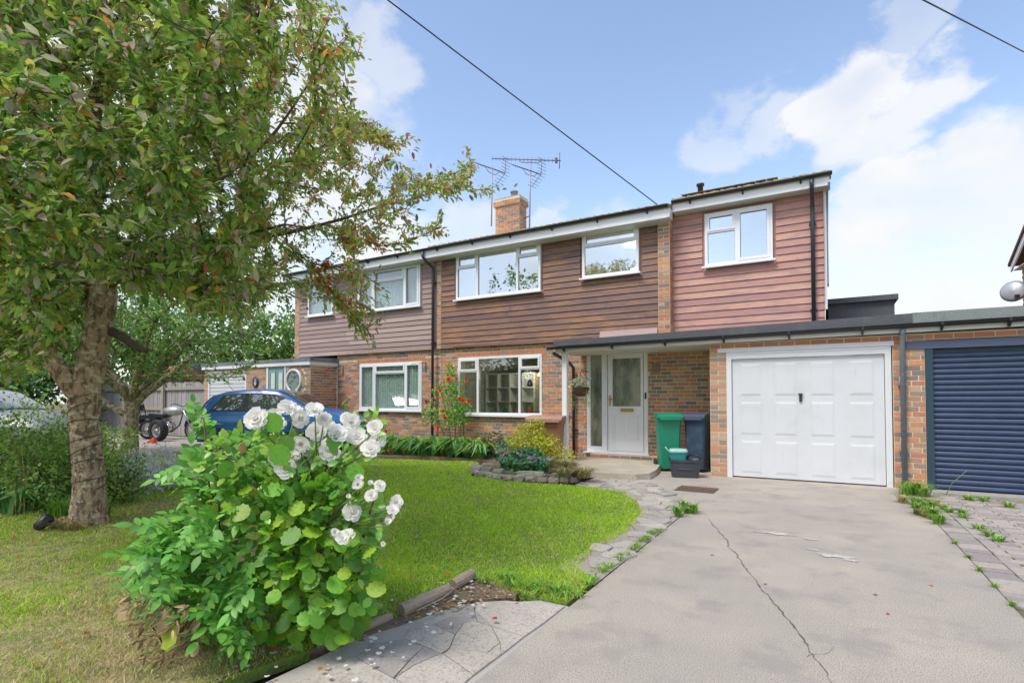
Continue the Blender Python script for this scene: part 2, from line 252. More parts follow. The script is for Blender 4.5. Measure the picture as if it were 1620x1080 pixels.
class MB:
    def __init__(s): s.v = []; s.f = []; s.mi = []; s.sm = []
    def add(s, vs, fs, mi=0, smooth=False):
        b = len(s.v); s.v += [tuple(q) for q in vs]
        for f in fs: s.f.append(tuple(b + i for i in f)); s.mi.append(mi); s.sm.append(smooth)
        return s
    def box(s, x0, x1, y0, y1, z0, z1, mi=0, back=True):
        x0, x1 = min(x0, x1), max(x0, x1); y0, y1 = min(y0, y1), max(y0, y1); z0, z1 = min(z0, z1), max(z0, z1)
        v = [(x0, y0, z0), (x1, y0, z0), (x1, y1, z0), (x0, y1, z0), (x0, y0, z1), (x1, y0, z1), (x1, y1, z1), (x0, y1, z1)]
        return s.add(v, [(0, 3, 2, 1), (4, 5, 6, 7), (0, 1, 5, 4), (1, 2, 6, 5), (2, 3, 7, 6), (3, 0, 4, 7)], mi)
    def prism(s, pts, axis, a, b, mi=0):
        """polygon pts in the two other axes (order x,y,z minus axis), extruded a..b"""
        n = len(pts)
        def P(p, c):
            q = list(p); q.insert('xyz'.index(axis), c); return tuple(q)
        v = [P(p, a) for p in pts] + [P(p, b) for p in pts]
        return s.add(v, [tuple(range(n))[::-1], tuple(range(n, 2 * n))] + [(i, (i + 1) % n, n + (i + 1) % n, n + i) for i in range(n)], mi)
    def tube(s, path, r, n=8, mi=0, smooth=True, cap=True):
        path = [Vector(p) for p in path]; k = len(path); rs = r if hasattr(r, '__len__') else [r] * k
        t0 = (path[1] - path[0]).normalized(); up = Vector((0, 0, 1)) if abs(t0.z) < .9 else Vector((1, 0, 0)); u = t0.cross(up).normalized()
        vs = []
        for i, p in enumerate(path):
            t = (path[min(i + 1, k - 1)] - path[max(i - 1, 0)])
            t = t.normalized() if t.length > 1e-9 else t0
            u = (u - t * u.dot(t)); u = u.normalized() if u.length > 1e-6 else t.orthogonal().normalized(); w = t.cross(u)
            for j in range(n):
                a = 2 * math.pi * j / n; vs.append(p + (u * math.cos(a) + w * math.sin(a)) * rs[i])
        fs = [(i * n + j, i * n + (j + 1) % n, (i + 1) * n + (j + 1) % n, (i + 1) * n + j) for i in range(k - 1) for j in range(n)]
        if cap: fs += [tuple(range(n))[::-1], tuple(range((k - 1) * n, k * n))]
        return s.add(vs, fs, mi, smooth)
    def lathe(s, prof, n=24, axis='z', c=(0, 0, 0), mi=0, smooth=True, sx=1, sy=1):
        vs = []
        for (r, h) in prof:
            for j in range(n):
                a = 2 * math.pi * j / n; x, y = r * math.cos(a) * sx, r * math.sin(a) * sy
                p = (x, y, h) if axis == 'z' else ((x, h, y) if axis == 'y' else (h, x, y)); vs.append((p[0] + c[0], p[1] + c[1], p[2] + c[2]))
        k = len(prof); return s.add(vs, [(i * n + j, i * n + (j + 1) % n, (i + 1) * n + (j + 1) % n, (i + 1) * n + j) for i in range(k - 1) for j in range(n)], mi, smooth)
    def xf(s, m, start=0):
        for i in range(start, len(s.v)): s.v[i] = tuple(m @ Vector(s.v[i]))
        return s
    def mesh(s, name='mesh'):
        me = bpy.data.meshes.new(name); me.from_pydata(s.v, [], s.f)
        if any(s.mi): me.polygons.foreach_set('material_index', s.mi)
        if any(s.sm): me.polygons.foreach_set('use_smooth', s.sm)
        me.update(); return me
    def put(s, name, mat, parent=None, world=True, **k): return put(name, s.mesh(name), mat, parent, world, **k)
def npmesh(name, V, Fc, mats, mi=None, smooth=False):
    """V (N,3); Fc (M,k) uniform faces"""
    me = bpy.data.meshes.new(name); k = Fc.shape[1]
    me.vertices.add(len(V)); me.vertices.foreach_set('co', V.astype(np.float32).ravel())
    me.loops.add(Fc.size); me.loops.foreach_set('vertex_index', Fc.astype(np.int32).ravel())
    me.polygons.add(len(Fc)); me.polygons.foreach_set('loop_start', np.arange(0, Fc.size, k, dtype=np.int32))
    try: me.polygons.foreach_set('loop_total', np.full(len(Fc), k, dtype=np.int32))
    except Exception: pass
    for m in mats: me.materials.append(m)
    if mi is not None: me.polygons.foreach_set('material_index', mi.astype(np.int32))
    me.update(calc_edges=True); me.validate() if False else None
    if smooth: me.polygons.foreach_set('use_smooth', np.ones(len(Fc), bool))
    return me
# leaf templates: verts (k,3), tri faces; length 1 along +Y
def T_leaf(w=.22, fold=.07, droop=-.12):
    return (np.array([(0, 0, 0), (-w, .42, fold), (0, .5, 0), (w, .42, fold), (0, 1, droop)]), np.array([(0, 2, 1), (0, 3, 2), (1, 2, 4), (2, 3, 4)]))
def T_mid(w=.21, fold=.06, droop=-.14):
    return (np.array([(0, 0, 0), (-w * .9, .28, fold), (0, .33, 0), (w * .9, .28, fold), (-w * .85, .66, fold + droop * .4), (0, .66, droop * .4), (w * .85, .66, fold + droop * .4), (0, 1, droop)]), np.array([(0, 2, 1), (0, 3, 2), (1, 2, 5), (1, 5, 4), (2, 3, 6), (2, 6, 5), (4, 5, 7), (5, 6, 7)]))
def T_fine(w=.24, fold=.06, droop=-.14):
    ys = [0, .14, .32, .54, .76, .91]; ws = [.02, .62, .98, .95, .62, .28]; V = []
    for y, q in zip(ys, ws): z = droop * y * y; V += [(-w * q, y, z + fold * q), (0, y, z), (w * q, y, z + fold * q)]
    V.append((0, 1, droop)); Fc = []
    for i in range(5):
        a = i * 3; Fc += [(a, a + 1, a + 4), (a, a + 4, a + 3), (a + 1, a + 2, a + 5), (a + 1, a + 5, a + 4)]
    Fc += [(15, 16, 18), (16, 17, 18)]; return np.array(V), np.array(Fc)
def T_round(n=11, w=.48, pleat=.05):
    v = [(0, .5, .0)]; 
    for i in range(n * 2):
        a = 2 * math.pi * i / (n * 2) - math.pi / 2; r = .5 * (1 + (.07 if i % 2 else -.04)); 
        x = math.cos(a) * r * w / .5; y = .5 + math.sin(a) * r + (.06 if i == n else 0); v.append((x, y, pleat * (1 if i % 2 else -1) - .25 * abs(x) * abs(x)))
    return (np.array(v), np.array([(0, 1 + i, 1 + (i + 1) % (2 * n)) for i in range(2 * n)]))
def T_pinnate(pairs=4, lw=.17, ll=.34):
    V, Fc = [], []
    lv, lf = T_fine(.25, .04, -.10)
    def addl(o, ang, s):
        b = len(V); c, sn = math.cos(ang), math.sin(ang)
        for x, y, z in lv: V.append((o[0] + (x * c - y * sn) * s, o[1] + (x * sn + y * c) * s, o[2] + z * s))
        for f in lf: Fc.append([b + q for q in f])
    b = len(V); V.extend([(-.012, 0, 0), (.012, 0, 0), (0, 1 - ll * .6, -.05)]); Fc.append([b, b + 1, b + 2])
    for i in range(pairs):
        y = .12 + i * (.62 - .05) / pairs; z = -.05 * y; s = ll * (1.0 - .08 * i)
        addl((0, y, z), R(62), s); addl((0, y, z), R(-62), s)
    addl((0, 1 - ll, -.05), 0, ll)
    return (np.array(V), np.array(Fc))
def T_blade(w=.03, bend=.35):
    return (np.array([(-w, 0, 0), (w, 0, 0), (-w * .8, .5, bend * .35), (w * .8, .5, bend * .35), (0, 1, -bend * .2)]), np.array([(0, 1, 3), (0, 3, 2), (2, 3, 4)]))
def frames(d, n):
    d = d / np.linalg.norm(d, axis=1, keepdims=True); x = np.cross(d, n); l = np.linalg.norm(x, axis=1, keepdims=True); l[l < 1e-6] = 1; x = x / l
    z = np.cross(x, d); return np.stack([x, d, z], axis=2)     # columns
def place_leaves(name, parent, tpl, pos, d, n, s, mats, mi=None, indiv=0, kind=None, joined_name='foliage', templates=None):
    """one mesh per nearest leaf (indiv of them) + the rest joined"""
    tv, tf = tpl; Rm = frames(d, n); N = len(pos); idx = np.arange(N)
    if mi is None: mi = np.zeros(N, int)
    sel = np.zeros(N, bool)
    if indiv:
        x, y, a = pj(pos); sc = np.where((a > .3) & (x > 0) & (x < 1620) & (y > 0) & (y < 1080), s / np.maximum(a, .3), 0)
        o = np.argsort(-sc)[:indiv]; sel[o[sc[o] > 0]] = True
        meshes = {}
        for i in np.where(sel)[0]:
            k = int(mi[i])
            if k not in meshes: meshes[k] = npmesh(name, tv, tf, [mats[k]], smooth=False)
            ob = bpy.data.objects.new(name, meshes[k]); COL.objects.link(ob); ob.parent = parent
            if parent.type == 'EMPTY': ob.matrix_parent_inverse = effective(parent).inverted()
            m = Matrix.Identity(4)
            for r in range(3):
                for c in range(3): m[r][c] = float(Rm[i, r, c] * s[i])
                m[r][3] = float(pos[i, r])
            ob.matrix_basis = m
    k = ~sel
    if k.any():
        V = np.einsum('nij,kj->nki', Rm[k], tv) * s[k][:, None, None] + pos[k][:, None, :]
        nv = len(tv); M_ = int(k.sum()); Fc = (tf[None] + (np.arange(M_) * nv)[:, None, None]).reshape(-1, 3)
        me = npmesh(joined_name, V.reshape(-1, 3), Fc, mats, np.repeat(mi[k], len(tf)))
        return put(joined_name, me, None, parent, kind=kind)
def unit(n): v = RNG.normal(size=(n, 3)); return v / np.linalg.norm(v, axis=1, keepdims=True)
def inpoly(x, y, P):
    x = np.asarray(x); y = np.asarray(y); r = np.zeros(x.shape, bool); n = len(P); j = n - 1
    for i in range(n):
        xi, yi = P[i]; xj, yj = P[j]
        c = ((yi > y) != (yj > y)) & (x < (xj - xi) * (y - yi) / ((yj - yi) if yj != yi else 1e-9) + xi); r ^= c; j = i
    return r
# ================================================================== SETTING: ground
def sheet(name, pts, z, mat, thick=.0, parent=None, kind='structure', zb=None):
    b = MB(); n = len(pts); zb = z - thick if zb is None else zb
    area = sum(pts[i][0] * pts[(i + 1) % n][1] - pts[(i + 1) % n][0] * pts[i][1] for i in range(n))
    if area < 0: pts = pts[::-1]
    if thick: b.prism([(p[0], p[1]) for p in pts], 'z', zb, z)
    else: b.add([(p[0], p[1], z) for p in pts], [tuple(range(n))])
    o = b.put(name, mat, parent)
    if kind: o['kind'] = kind
    return o
ground = sheet('ground', [(-300, -200), (300, -200), (300, 300), (-300, 300)], -.09, MT['soil'])
drive = sheet('driveway', [(-1.39, -3), (1.0, -3), (1.0, 9.2), (1.28, 9.2), (1.28, 10.4), (-1.7, 10.4), (-1.7, 10.95), (-4.6, 10.95), (-4.6, 8.6), (-2.6, 8.6), (-1.39, 6.6)], 0, MT['concrete'], .08)
road = sheet('road', [(-60, -9), (60, -9), (60, -3), (-60, -3)], -.03, M('asphalt', (.06, .06, .062), .9, nz=(80, (.1, .1, .1), .5, .7), bump=(120, .6, .005)), .05)
# the long crack, worn and patched, and its branches
def crack(pts, w):
    w *= .75; b = MB(); P = [np.array(p) for p in pts]; Q = []
    for i in range(len(P) - 1):
        n = max(2, int(np.linalg.norm(P[i + 1] - P[i]) / .03))
        for k in range(n): Q.append(P[i] + (P[i + 1] - P[i]) * k / n)
    Q.append(P[-1]); off = 0; vs = []; fs = []
    for i, q in enumerate(Q):
        off = off * .8 + random.gauss(0, .006); ww = w * random.uniform(.25, 1.2); d = P[-1] - P[0]; nn = np.array([-d[1], d[0]]) / np.linalg.norm(d)
        a, c = q + nn * (off - ww), q + nn * (off + ww); vs += [(a[0], a[1], .004), (c[0], c[1], .004)]
        if i: fs.append((2 * i - 2, 2 * i, 2 * i + 1, 2 * i - 1))
    b.add(vs, fs); return b
for pts, w in [([(-1.1, 6.15), (-.787, 5.284), (-.607, 4.707), (-.333, 3.898), (-.224, 3.605), (-.099, 3.246)], .006), ([(-.099, 3.246), (-.027, 3.017), (.03, 2.6), (-.02, 2.1)], .003), ([(-.1, 3.1), (-.03, 3.2), (.02, 3.3)], .002), ([(-1.39, 8.3), (-.2, 8.3), (.95, 8.25)], .003), ([(-2.45, 8.4), (-2.0, 7.8), (-1.45, 6.9)], .004)]:
    crack(pts, w).put('crack', MT['crack'], drive)
for (cx, cy, sx, sy) in [(.05, 5.2, .16, .07), (-.42, 5.8, .22, .05), (.17, 5.13, .07, .04), (-.1, 5.33, .06, .03), (-.12, 5.72, .07, .03)]:
    b = MB(); n = 22; vs = []
    n = 46
    for i in range(n):
        a = 2 * math.pi * i / n; r = random.uniform(.35, 1.2); vs.append((cx + math.cos(a) * sx * r, cy + math.sin(a) * sy * r, .005))
    b.add(vs, [tuple(range(n))]).put('paint_mark', MT['paintmark'], drive)
# ---- lawn
LAWN = [(-2.45, -2.5), (-2.42, 1.4), (-2.2, 2.35), (-2.2, 2.8), (-2.2, 3.25), (-1.85, 3.15), (-1.42, 3.13), (-1.42, 3.6), (-1.66, 3.85), (-1.70, 4.3), (-1.69, 5.1), (-1.77, 6.0), (-2.1, 6.75), (-2.39, 7.26), (-2.97, 7.5), (-4.2, 7.35), (-5.2, 7.55), (-5.9, 8.9), (-6.3, 9.35), (-7.9, 8.95), (-9.0, 8.6), (-9.6, 7.6), (-13.0, 7.0), (-16, 6.6), (-16, -2.5)]
soilb = sheet('lawn_soil', LAWN, 0.004, MT['turf'], .06)
DRY = [(-2.5, -2.5), (-2.35, 1.9), (-3.3, 2.2), (-4.2, 3.0), (-5.2, 4.0), (-7.5, 3.9), (-16, 4), (-16, -2.5)]
sheet('dry_lawn_soil', [(-2.47, -2.4), (-2.44, 1.4), (-2.3, 2.0), (-3.3, 2.2), (-4.2, 3.0), (-5.2, 3.9), (-7.5, 3.8), (-15.9, 4), (-15.9, -2.4)], .010, MT['straw'])
def grass(name, P, per_m2, h, w, mats, mi, lean=.35, label=None, cat='grass', maxd=40, keep=None, zbase=.005):
    xs = [p[0] for p in P]; ys = [p[1] for p in P]; A = (max(xs) - min(xs)) * (max(ys) - min(ys)); n = int(A * per_m2)
    x = RNG.uniform(min(xs), max(xs), n); y = RNG.uniform(min(ys), max(ys), n); k = inpoly(x, y, P); x, y = x[k], y[k]
    px, py, a = pj(np.stack([x, y, np.zeros(len(x))], 1)); d = np.hypot(x, y)
    k = (a > .2) & (px > -60) & (px < 1680) & (py < 1130) & (RNG.random(len(x)) < np.clip((3.6 / np.maximum(d, .1)) ** 1.15, .10, 1))
    if keep is not None: k &= keep(x, y)
    x, y, d = x[k], y[k], d[k]; n = len(x)
    nz = np.sin(x * 3.1 + np.sin(y * 2.3) * 2) * np.cos(y * 2.7 + np.sin(x * 1.7)) ; hh = h * RNG.uniform(.35, 1.3, n) * (1 + .25 * nz) * (1 + .45 * np.clip(nse(x, y, 2.7, 3), -1, 1)); ww = w * np.clip(d / 3.6, 1, 3.2) * RNG.uniform(.7, 1.3, n)
    an = RNG.uniform(0, 2 * np.pi, n); ux, uy = np.cos(an), np.sin(an); l = RNG.uniform(0, 1, n) * lean * hh * 2; la = RNG.uniform(0, 2 * np.pi, n); lx, ly = np.cos(la) * l, np.sin(la) * l
    z0 = np.full(n, zbase)
    V = np.stack([np.stack([x - ux * ww, y - uy * ww, z0], 1), np.stack([x + ux * ww, y + uy * ww, z0], 1),
                  np.stack([x - ux * ww * .75 + lx * .35, y - uy * ww * .75 + ly * .35, z0 + hh * .55], 1), np.stack([x + ux * ww * .75 + lx * .35, y + uy * ww * .75 + ly * .35, z0 + hh * .55], 1),
                  np.stack([x + lx, y + ly, z0 + hh], 1)], 1).reshape(-1, 3)
    F_ = (np.array([(0, 1, 3), (0, 3, 2), (2, 3, 4)])[None] + (np.arange(n) * 5)[:, None, None]).reshape(-1, 3)
    m = mi(x, y, n) if callable(mi) else np.full(n, mi)
    me = npmesh(name, V, F_, mats, np.repeat(m, 3)); o = put(name, me); o['kind'] = 'stuff'
    if label: o['label'] = label; o['category'] = cat
    return o
GR = [leafmat('fresh grass blade', [(3, (.52, .76, .04)), (3, (.43, .70, .035)), (2, (.66, .80, .07)), (.6, (.74, .74, .25))], .5, .6),
      leafmat('dull grass blade', [(2, (.27, .47, .04)), (2, (.40, .56, .08)), (1, (.52, .54, .16))], .35, .6),
      leafmat('dry grass blade', [(3, (.60, .49, .26)), (2, (.50, .40, .20)), (1, (.68, .58, .37)), (.6, (.38, .26, .14))], .3, .7)]
def nse(x, y, f=1.0, s=0):
    return (np.sin(x * 1.9 * f + s + 1.3 * np.sin(y * 1.3 * f + s)) + np.sin(y * 2.3 * f + 1.7 * np.sin(x * 1.1 * f - s)) + .6 * np.sin((x + y) * 5.1 * f + s) + .5 * np.sin((x - y) * 8.3 * f)) / 3.1
def lawn_mi(x, y, n):
    r = RNG.random(n); e = np.clip(.06 + .16 * nse(x, y, 1.4) + .12 * nse(x, y, 4.3, 1), .015, .5); k = np.clip(.22 + .35 * nse(x, y, 2.2, 5), .05, .8); return np.where(r < e, 2, np.where(r < e + k, 1, 0))
def dry_mi(x, y, n):
    r = RNG.random(n); g = np.clip(.74 + .8 * nse(x, y, 1.3, 2) - .25 * np.clip(x + 4.6, 0, 2) + .2 * ((y > 2.9)), .05, .9); return np.where(r < g * .6, 0, np.where(r < g, 1, 2))
isdry = lambda x, y: inpoly(x, y, DRY)
grass('lawn_grass', LAWN, 10500, .027, .0024, GR, lawn_mi, lean=1.0, label='bright green mown grass of the lawn in front of the house', keep=lambda x, y: ~isdry(x, y))
grass('dry_grass', DRY, 9500, .026, .0022, GR, dry_mi, label='patchy half dried yellowish grass round the foot of the large tree', lean=.8)
# ---- neighbouring drive (left), planting bed soil
sheet('neighbour_drive', [(-30, 7.3), (-13.0, 7.2), (-10, 7.8), (-9.2, 8.9), (-9.2, 9.7), (-12.2, 10.0), (-30, 10.6)], .06, M('paved drive', (.33, .29, .25), .9, nz=(3, (.40, .36, .31), .4, .7), nz2=((3, 14, 1), (.24, .21, .17), .5, .75, .6), bump=(30, .6, .01)), .14)
sheet('flower_bed_soil', [(-9.3, 8.95), (-7.6, 9.5), (-6.3, 9.6), (-5.9, 9.5), (-4.7, 10.0), (-4.5, 10.95), (-12.2, 10.95), (-12.2, 9.98), (-9.3, 9.75)], .03, MT['soil'], .1)
sheet('rockery_soil', [(-5.7, 8.9), (-5.15, 7.75), (-4.3, 7.62), (-3.45, 7.85), (-3.5, 8.3), (-4.5, 9.0), (-4.6, 9.9), (-5.6, 10.0)], .10, MT['soil'], .15)
# ---- clipping helper for stones
def clip(poly, a, b, c):      # keep a*x+b*y<=c
    o = []
    for i in range(len(poly)):
        p, q = poly[i], poly[(i + 1) % len(poly)]; dp, dq = a * p[0] + b * p[1] - c, a * q[0] + b * q[1] - c
        if dp <= 0: o.append(p)
        if dp * dq < 0: t = dp / (dp - dq); o.append((p[0] + (q[0] - p[0]) * t, p[1] + (q[1] - p[1]) * t))
    return o
def crazy(P, step, gap, z, parent, mat, name='stone', jit=.42, convex_clip=None, bev=.95):
    xs = [p[0] for p in P]; ys = [p[1] for p in P]; S = []
    x = min(xs) - step
    while x < max(xs) + step:
        y = min(ys) - step
        while y < max(ys) + step: S.append((x + random.uniform(-jit, jit) * step, y + random.uniform(-jit, jit) * step)); y += step
        x += step
    for i, s in enumerate(S):
        if not convex_clip and not inpoly(np.array([s[0]]), np.array([s[1]]), P)[0]: continue
        poly = [(s[0] - step * 1.3, s[1] - step * 1.3), (s[0] + step * 1.3, s[1] - step * 1.3), (s[0] + step * 1.3, s[1] + step * 1.3), (s[0] - step * 1.3, s[1] + step * 1.3)]
        for j, t in enumerate(S):
            if i == j: continue
            dx, dy = t[0] - s[0], t[1] - s[1]; d = math.hypot(dx, dy)
            if d > step * 3 or d < 1e-6: continue
            poly = clip(poly, dx / d, dy / d, ((s[0] + t[0]) / 2 * dx + (s[1] + t[1]) / 2 * dy) / d - gap / 2)
            if len(poly) < 3: break
        if convex_clip:
            for (a, b_, c_) in convex_clip:
                if len(poly) >= 3: poly = clip(poly, a, b_, c_)
        if len(poly) < 3: continue
        zz = z + random.uniform(-.004, .006); tilt = [random.uniform(-.012, .012) for _ in '12']
        b = MB(); n = len(poly); cx = sum(p[0] for p in poly) / n; cy = sum(p[1] for p in poly) / n
        top = [(p[0], p[1], zz + (p[0] - cx) * tilt[0] + (p[1] - cy) * tilt[1] - .004) for p in poly]; inn = [(cx + (p[0] - cx) * bev, cy + (p[1] - cy) * bev, zz + (p[0] - cx) * tilt[0] + (p[1] - cy) * tilt[1]) for p in poly]; bot = [(p[0], p[1], z - .05) for p in poly]
        b.add(inn + top + bot, [tuple(range(n))] + [(n + k, n + (k + 1) % n, (k + 1) % n, k) for k in range(n)] + [(2 * n + k, 2 * n + (k + 1) % n, n + (k + 1) % n, n + k) for k in range(n)])
        b.put(name, mat, parent)
path = sheet('stone_path', [(-1.78, 3.75), (-1.395, 3.55), (-1.395, 6.58), (-2.55, 8.55), (-3.3, 8.55), (-3.3, 7.6), (-2.5, 7.2), (-2.1, 6.8), (-1.8, 6)], .006, M('path mortar', (.36, .32, .26), .95, nz=(12, (.2, .2, .1), .5, .7), bump=(80, .5, .005)))
crazy([(-1.70, 3.85), (-1.46, 3.6), (-1.46, 6.5), (-1.75, 7.2), (-2.5, 8.5), (-3.1, 8.5), (-3.2, 7.7), (-2.4, 7.35), (-2.0, 6.8), (-1.68, 6)], .21, .014, .022, path, MT['slab'])
flag = sheet('flagstone_area', [(-2.42, -2.8), (-1.395, -2.8), (-1.395, 3.12), (-1.6, 3.12), (-2.02, 2.8), (-2.2, 2.1)], -.004, M('flag mortar', (.41, .38, .34), .95, bump=(80, .5, .005)))
SL = [[(860, 330), (1080, 318), (1505, 355), (1350, 480), (1210, 575), (980, 500), (860, 400)], [(560, 490), (780, 375), (860, 330), (860, 400), (880, 470), (790, 470), (720, 560)], [(720, 560), (790, 470), (880, 470), (980, 500), (1040, 620), (950, 690), (680, 660)], [(860, 400), (980, 500), (880, 470)], [(980, 500), (1210, 575), (1050, 700), (1040, 620)], [(680, 660), (950, 690), (1050, 700), (850, 850), (640, 700)], [(950, 690), (1040, 620), (1050, 700)], [(400, 520), (560, 490), (720, 560), (680, 660), (620, 695), (500, 645), (360, 590)], [(130, 620), (360, 590), (500, 645), (400, 740), (280, 870), (0, 720)], [(500, 645), (620, 695), (420, 780), (290, 870), (400, 740)], [(640, 700), (850, 850), (560, 1100), (330, 900), (290, 870), (420, 780), (620, 695)], [(0, 720), (280, 870), (330, 900), (180, 1300), (-500, 1300), (-450, 900)], [(330, 900), (560, 1100), (400, 1300), (180, 1300)]]
for _pl in SL:
    W_ = []
    for (u, v) in _pl: r_ = ray(560 + u / 4.5, 880 + v / 4.5); k_ = -H / r_[2]; W_.append((min(r_[0] * k_, -1.402), r_[1] * k_))
    cx = sum(p[0] for p in W_) / len(W_); cy = sum(p[1] for p in W_) / len(W_); n = len(W_); zz = .006 + random.uniform(-.0015, .0015); W_ = [(cx + (p[0] - cx) * (1 - .004 / max(.02, math.hypot(p[0] - cx, p[1] - cy))), cy + (p[1] - cy) * (1 - .004 / max(.02, math.hypot(p[0] - cx, p[1] - cy)))) for p in W_]
    if sum(W_[i][0] * W_[(i + 1) % n][1] - W_[(i + 1) % n][0] * W_[i][1] for i in range(n)) < 0: W_ = W_[::-1]
    MB().prism(W_, 'z', -.03, zz).put('stone', MT['slab'], flag)
if 0: crazy([(-2.28, -.6), (-1.44, -.6), (-1.44, 3.05), (-1.9, 2.9), (-2.1, 2.4), (-2.25, 1.6)], .46, .004, .006, flag, MT['slab'], convex_clip=[(1, 0, -1.402), (0, 1, 3.10), (-.965, .262, 2.66), (-.60, .80, 3.44)], bev=.985)
# ---- block paving of the right-hand drive
pav = sheet('block_paving', [(1.0, -2.5), (8, -2.5), (8, 9.32), (1.0, 9.32)], -.012, M('joint sand', (.13, .13, .07), 1, nz=(6, (.22, .19, .12), .45, .7), bump=(60, .8, .01)), .05)
pbm = MB(); pbm.box(-.5, .5, -.5, .5, -1, 0); pbmesh = None
def block_mesh():
    b = MB(); c = .04
    top = [(-.5 + c * .5, -.5 + c, 0), (.5 - c * .5, -.5 + c, 0), (.5 - c * .5, .5 - c, 0), (-.5 + c * .5, .5 - c, 0)]; mid = [(-.5, -.5, -.1), (.5, -.5, -.1), (.5, .5, -.1), (-.5, .5, -.1)]; bot = [(x, y, -1) for x, y, _ in mid]
    b.add(top + mid + bot, [(0, 1, 2, 3)] + [(4 + k, 4 + (k + 1) % 4, (k + 1) % 4, k) for k in range(4)] + [(8 + k, 8 + (k + 1) % 4, 4 + (k + 1) % 4, 4 + k) for k in range(4)]); m = b.mesh('paver'); m.materials.append(MT['paver']); return m
PB = block_mesh(); plist = []
y = 1.5
while y < 9.2: plist.append((1.105, y, .193, .095)); y += .102
y = 1.5
while y < 9.1: plist.append((1.258, y + .05, .095, .195)); y += .204
r = 0; y = 2.2
while y < 9.2:
    x = 1.32 + .1 + (.05 if r % 2 else 0) - (.1 if r % 2 else 0)
    while x < 4.2: plist.append((x, y, .194, .094)); x += .203
    r += 1; y += .102
vis = []
for p in plist:
    px, py, a = pj(np.array([[p[0], p[1], 0]]))
    if a[0] > .3 and -20 < px[0] < 1640 and py[0] < 1100: vis.append((math.hypot(p[0], p[1]), p))
vis.sort(); big = MB()
for i, (d, (x, y, sx, sy)) in enumerate(vis):
    z = random.uniform(-.004, .004) + .004
    if i < 300: put('paver', PB, None, pav, loc=(x, y, z), rot=(random.gauss(0, .008), random.gauss(0, .008), random.gauss(0, .012)), scale=(sx, sy, .04))
    else:
        c = .02; big.add([(x - sx / 2, y - sy / 2, z - .004), (x + sx / 2, y - sy / 2, z - .004), (x + sx / 2, y + sy / 2, z - .004), (x - sx / 2, y + sy / 2, z - .004), (x - sx / 2 + .006, y - sy / 2 + .006, z), (x + sx / 2 - .006, y - sy / 2 + .006, z), (x + sx / 2 - .006, y + sy / 2 - .006, z), (x - sx / 2 + .006, y + sy / 2 - .006, z)], [(4, 5, 6, 7), (0, 1, 5, 4), (1, 2, 6, 5), (2, 3, 7, 6), (3, 0, 4, 7)])
big.put('pavers', MT['paver'], pav, kind='stuff')
# ================================================================== BRICKS
BRX = {}
def brickmesh():
    b = MB(); v = [(-.5, -.5, -.5), (.5, -.5, -.5), (.5, .5, -.5), (-.5, .5, -.5), (-.5, -.5, .5), (.5, -.5, .5), (.5, .5, .5), (-.5, .5, .5)]
    b.add(v, [(0, 3, 2, 1), (4, 5, 6, 7), (0, 1, 5, 4), (1, 2, 6, 5), (3, 0, 4, 7)]); return b
def unitbrick(mat):
    if mat not in BRX: m = brickmesh().mesh('brick'); m.materials.append(MT[mat]); BRX[mat] = m
    return BRX[mat]
BRICKS = []       # (thing, wall, mat, centre, sx, sz, axis)
def course(thing, wall, mat, axis, face, u0, u1, zc, h, L, phase, holes, proud=.006, gap=.0135):
    u = u0 - phase
    while u < u1:
        a, b = max(u, u0), min(u + L, u1); segs = [(a, b)]
        for (h0, h1, g0, g1) in holes:
            if g0 < zc < g1:
                ns = []
                for (p, q) in segs:
                    if q <= h0 or p >= h1: ns.append((p, q))
                    else:
                        if p < h0: ns.append((p, h0))
                        if q > h1: ns.append((h1, q))
                segs = ns
        for (p, q) in segs:
            if q - p > .045:
                c = (p + q) / 2; w = q - p - gap; jz = random.uniform(-.0015, .0015); pr = proud + random.uniform(-.002, .002)
                ctr = (c, face - pr / 2 + .002, zc + jz) if axis == 'y' else (face + pr / 2 - .002, c, zc + jz)
                BRICKS.append((thing, wall, mat, ctr, w, h, pr + .004, axis))
        u += L
def brickface(thing, wall, mat, axis, face, u0, u1, z0, z1, holes=(), hdr=False, bond='s'):
    k = 0; z = z0
    while z + .04 < z1:
        if bond == 'pier':     # alternating stretcher + header courses
            course(thing, wall, mat, axis, face, u0, u1, z + .0375, .0615, (u1 - u0) / (2 if k % 2 else 1) if u1 - u0 < .3 else .225, 0 if k % 2 or u1 - u0 < .3 else .1125, holes)
        else: course(thing, wall, mat, axis, face, u0, u1, z + .0375, .0615, .225, .1125 * (k % 2) + (.03 * (k % 3 == 0)), holes)
        z += .075; k += 1
def soldier(thing, wall, mat, axis, face, u0, u1, z0, z1, w=.075):
    n = max(1, round((u1 - u0) / w)); 
    for i in range(n):
        c = u0 + (i + .5) * (u1 - u0) / n; BRICKS.append((thing, wall, mat, (c, face - .003, (z0 + z1) / 2), (u1 - u0) / n - .01, z1 - z0 - .008, .012, axis))
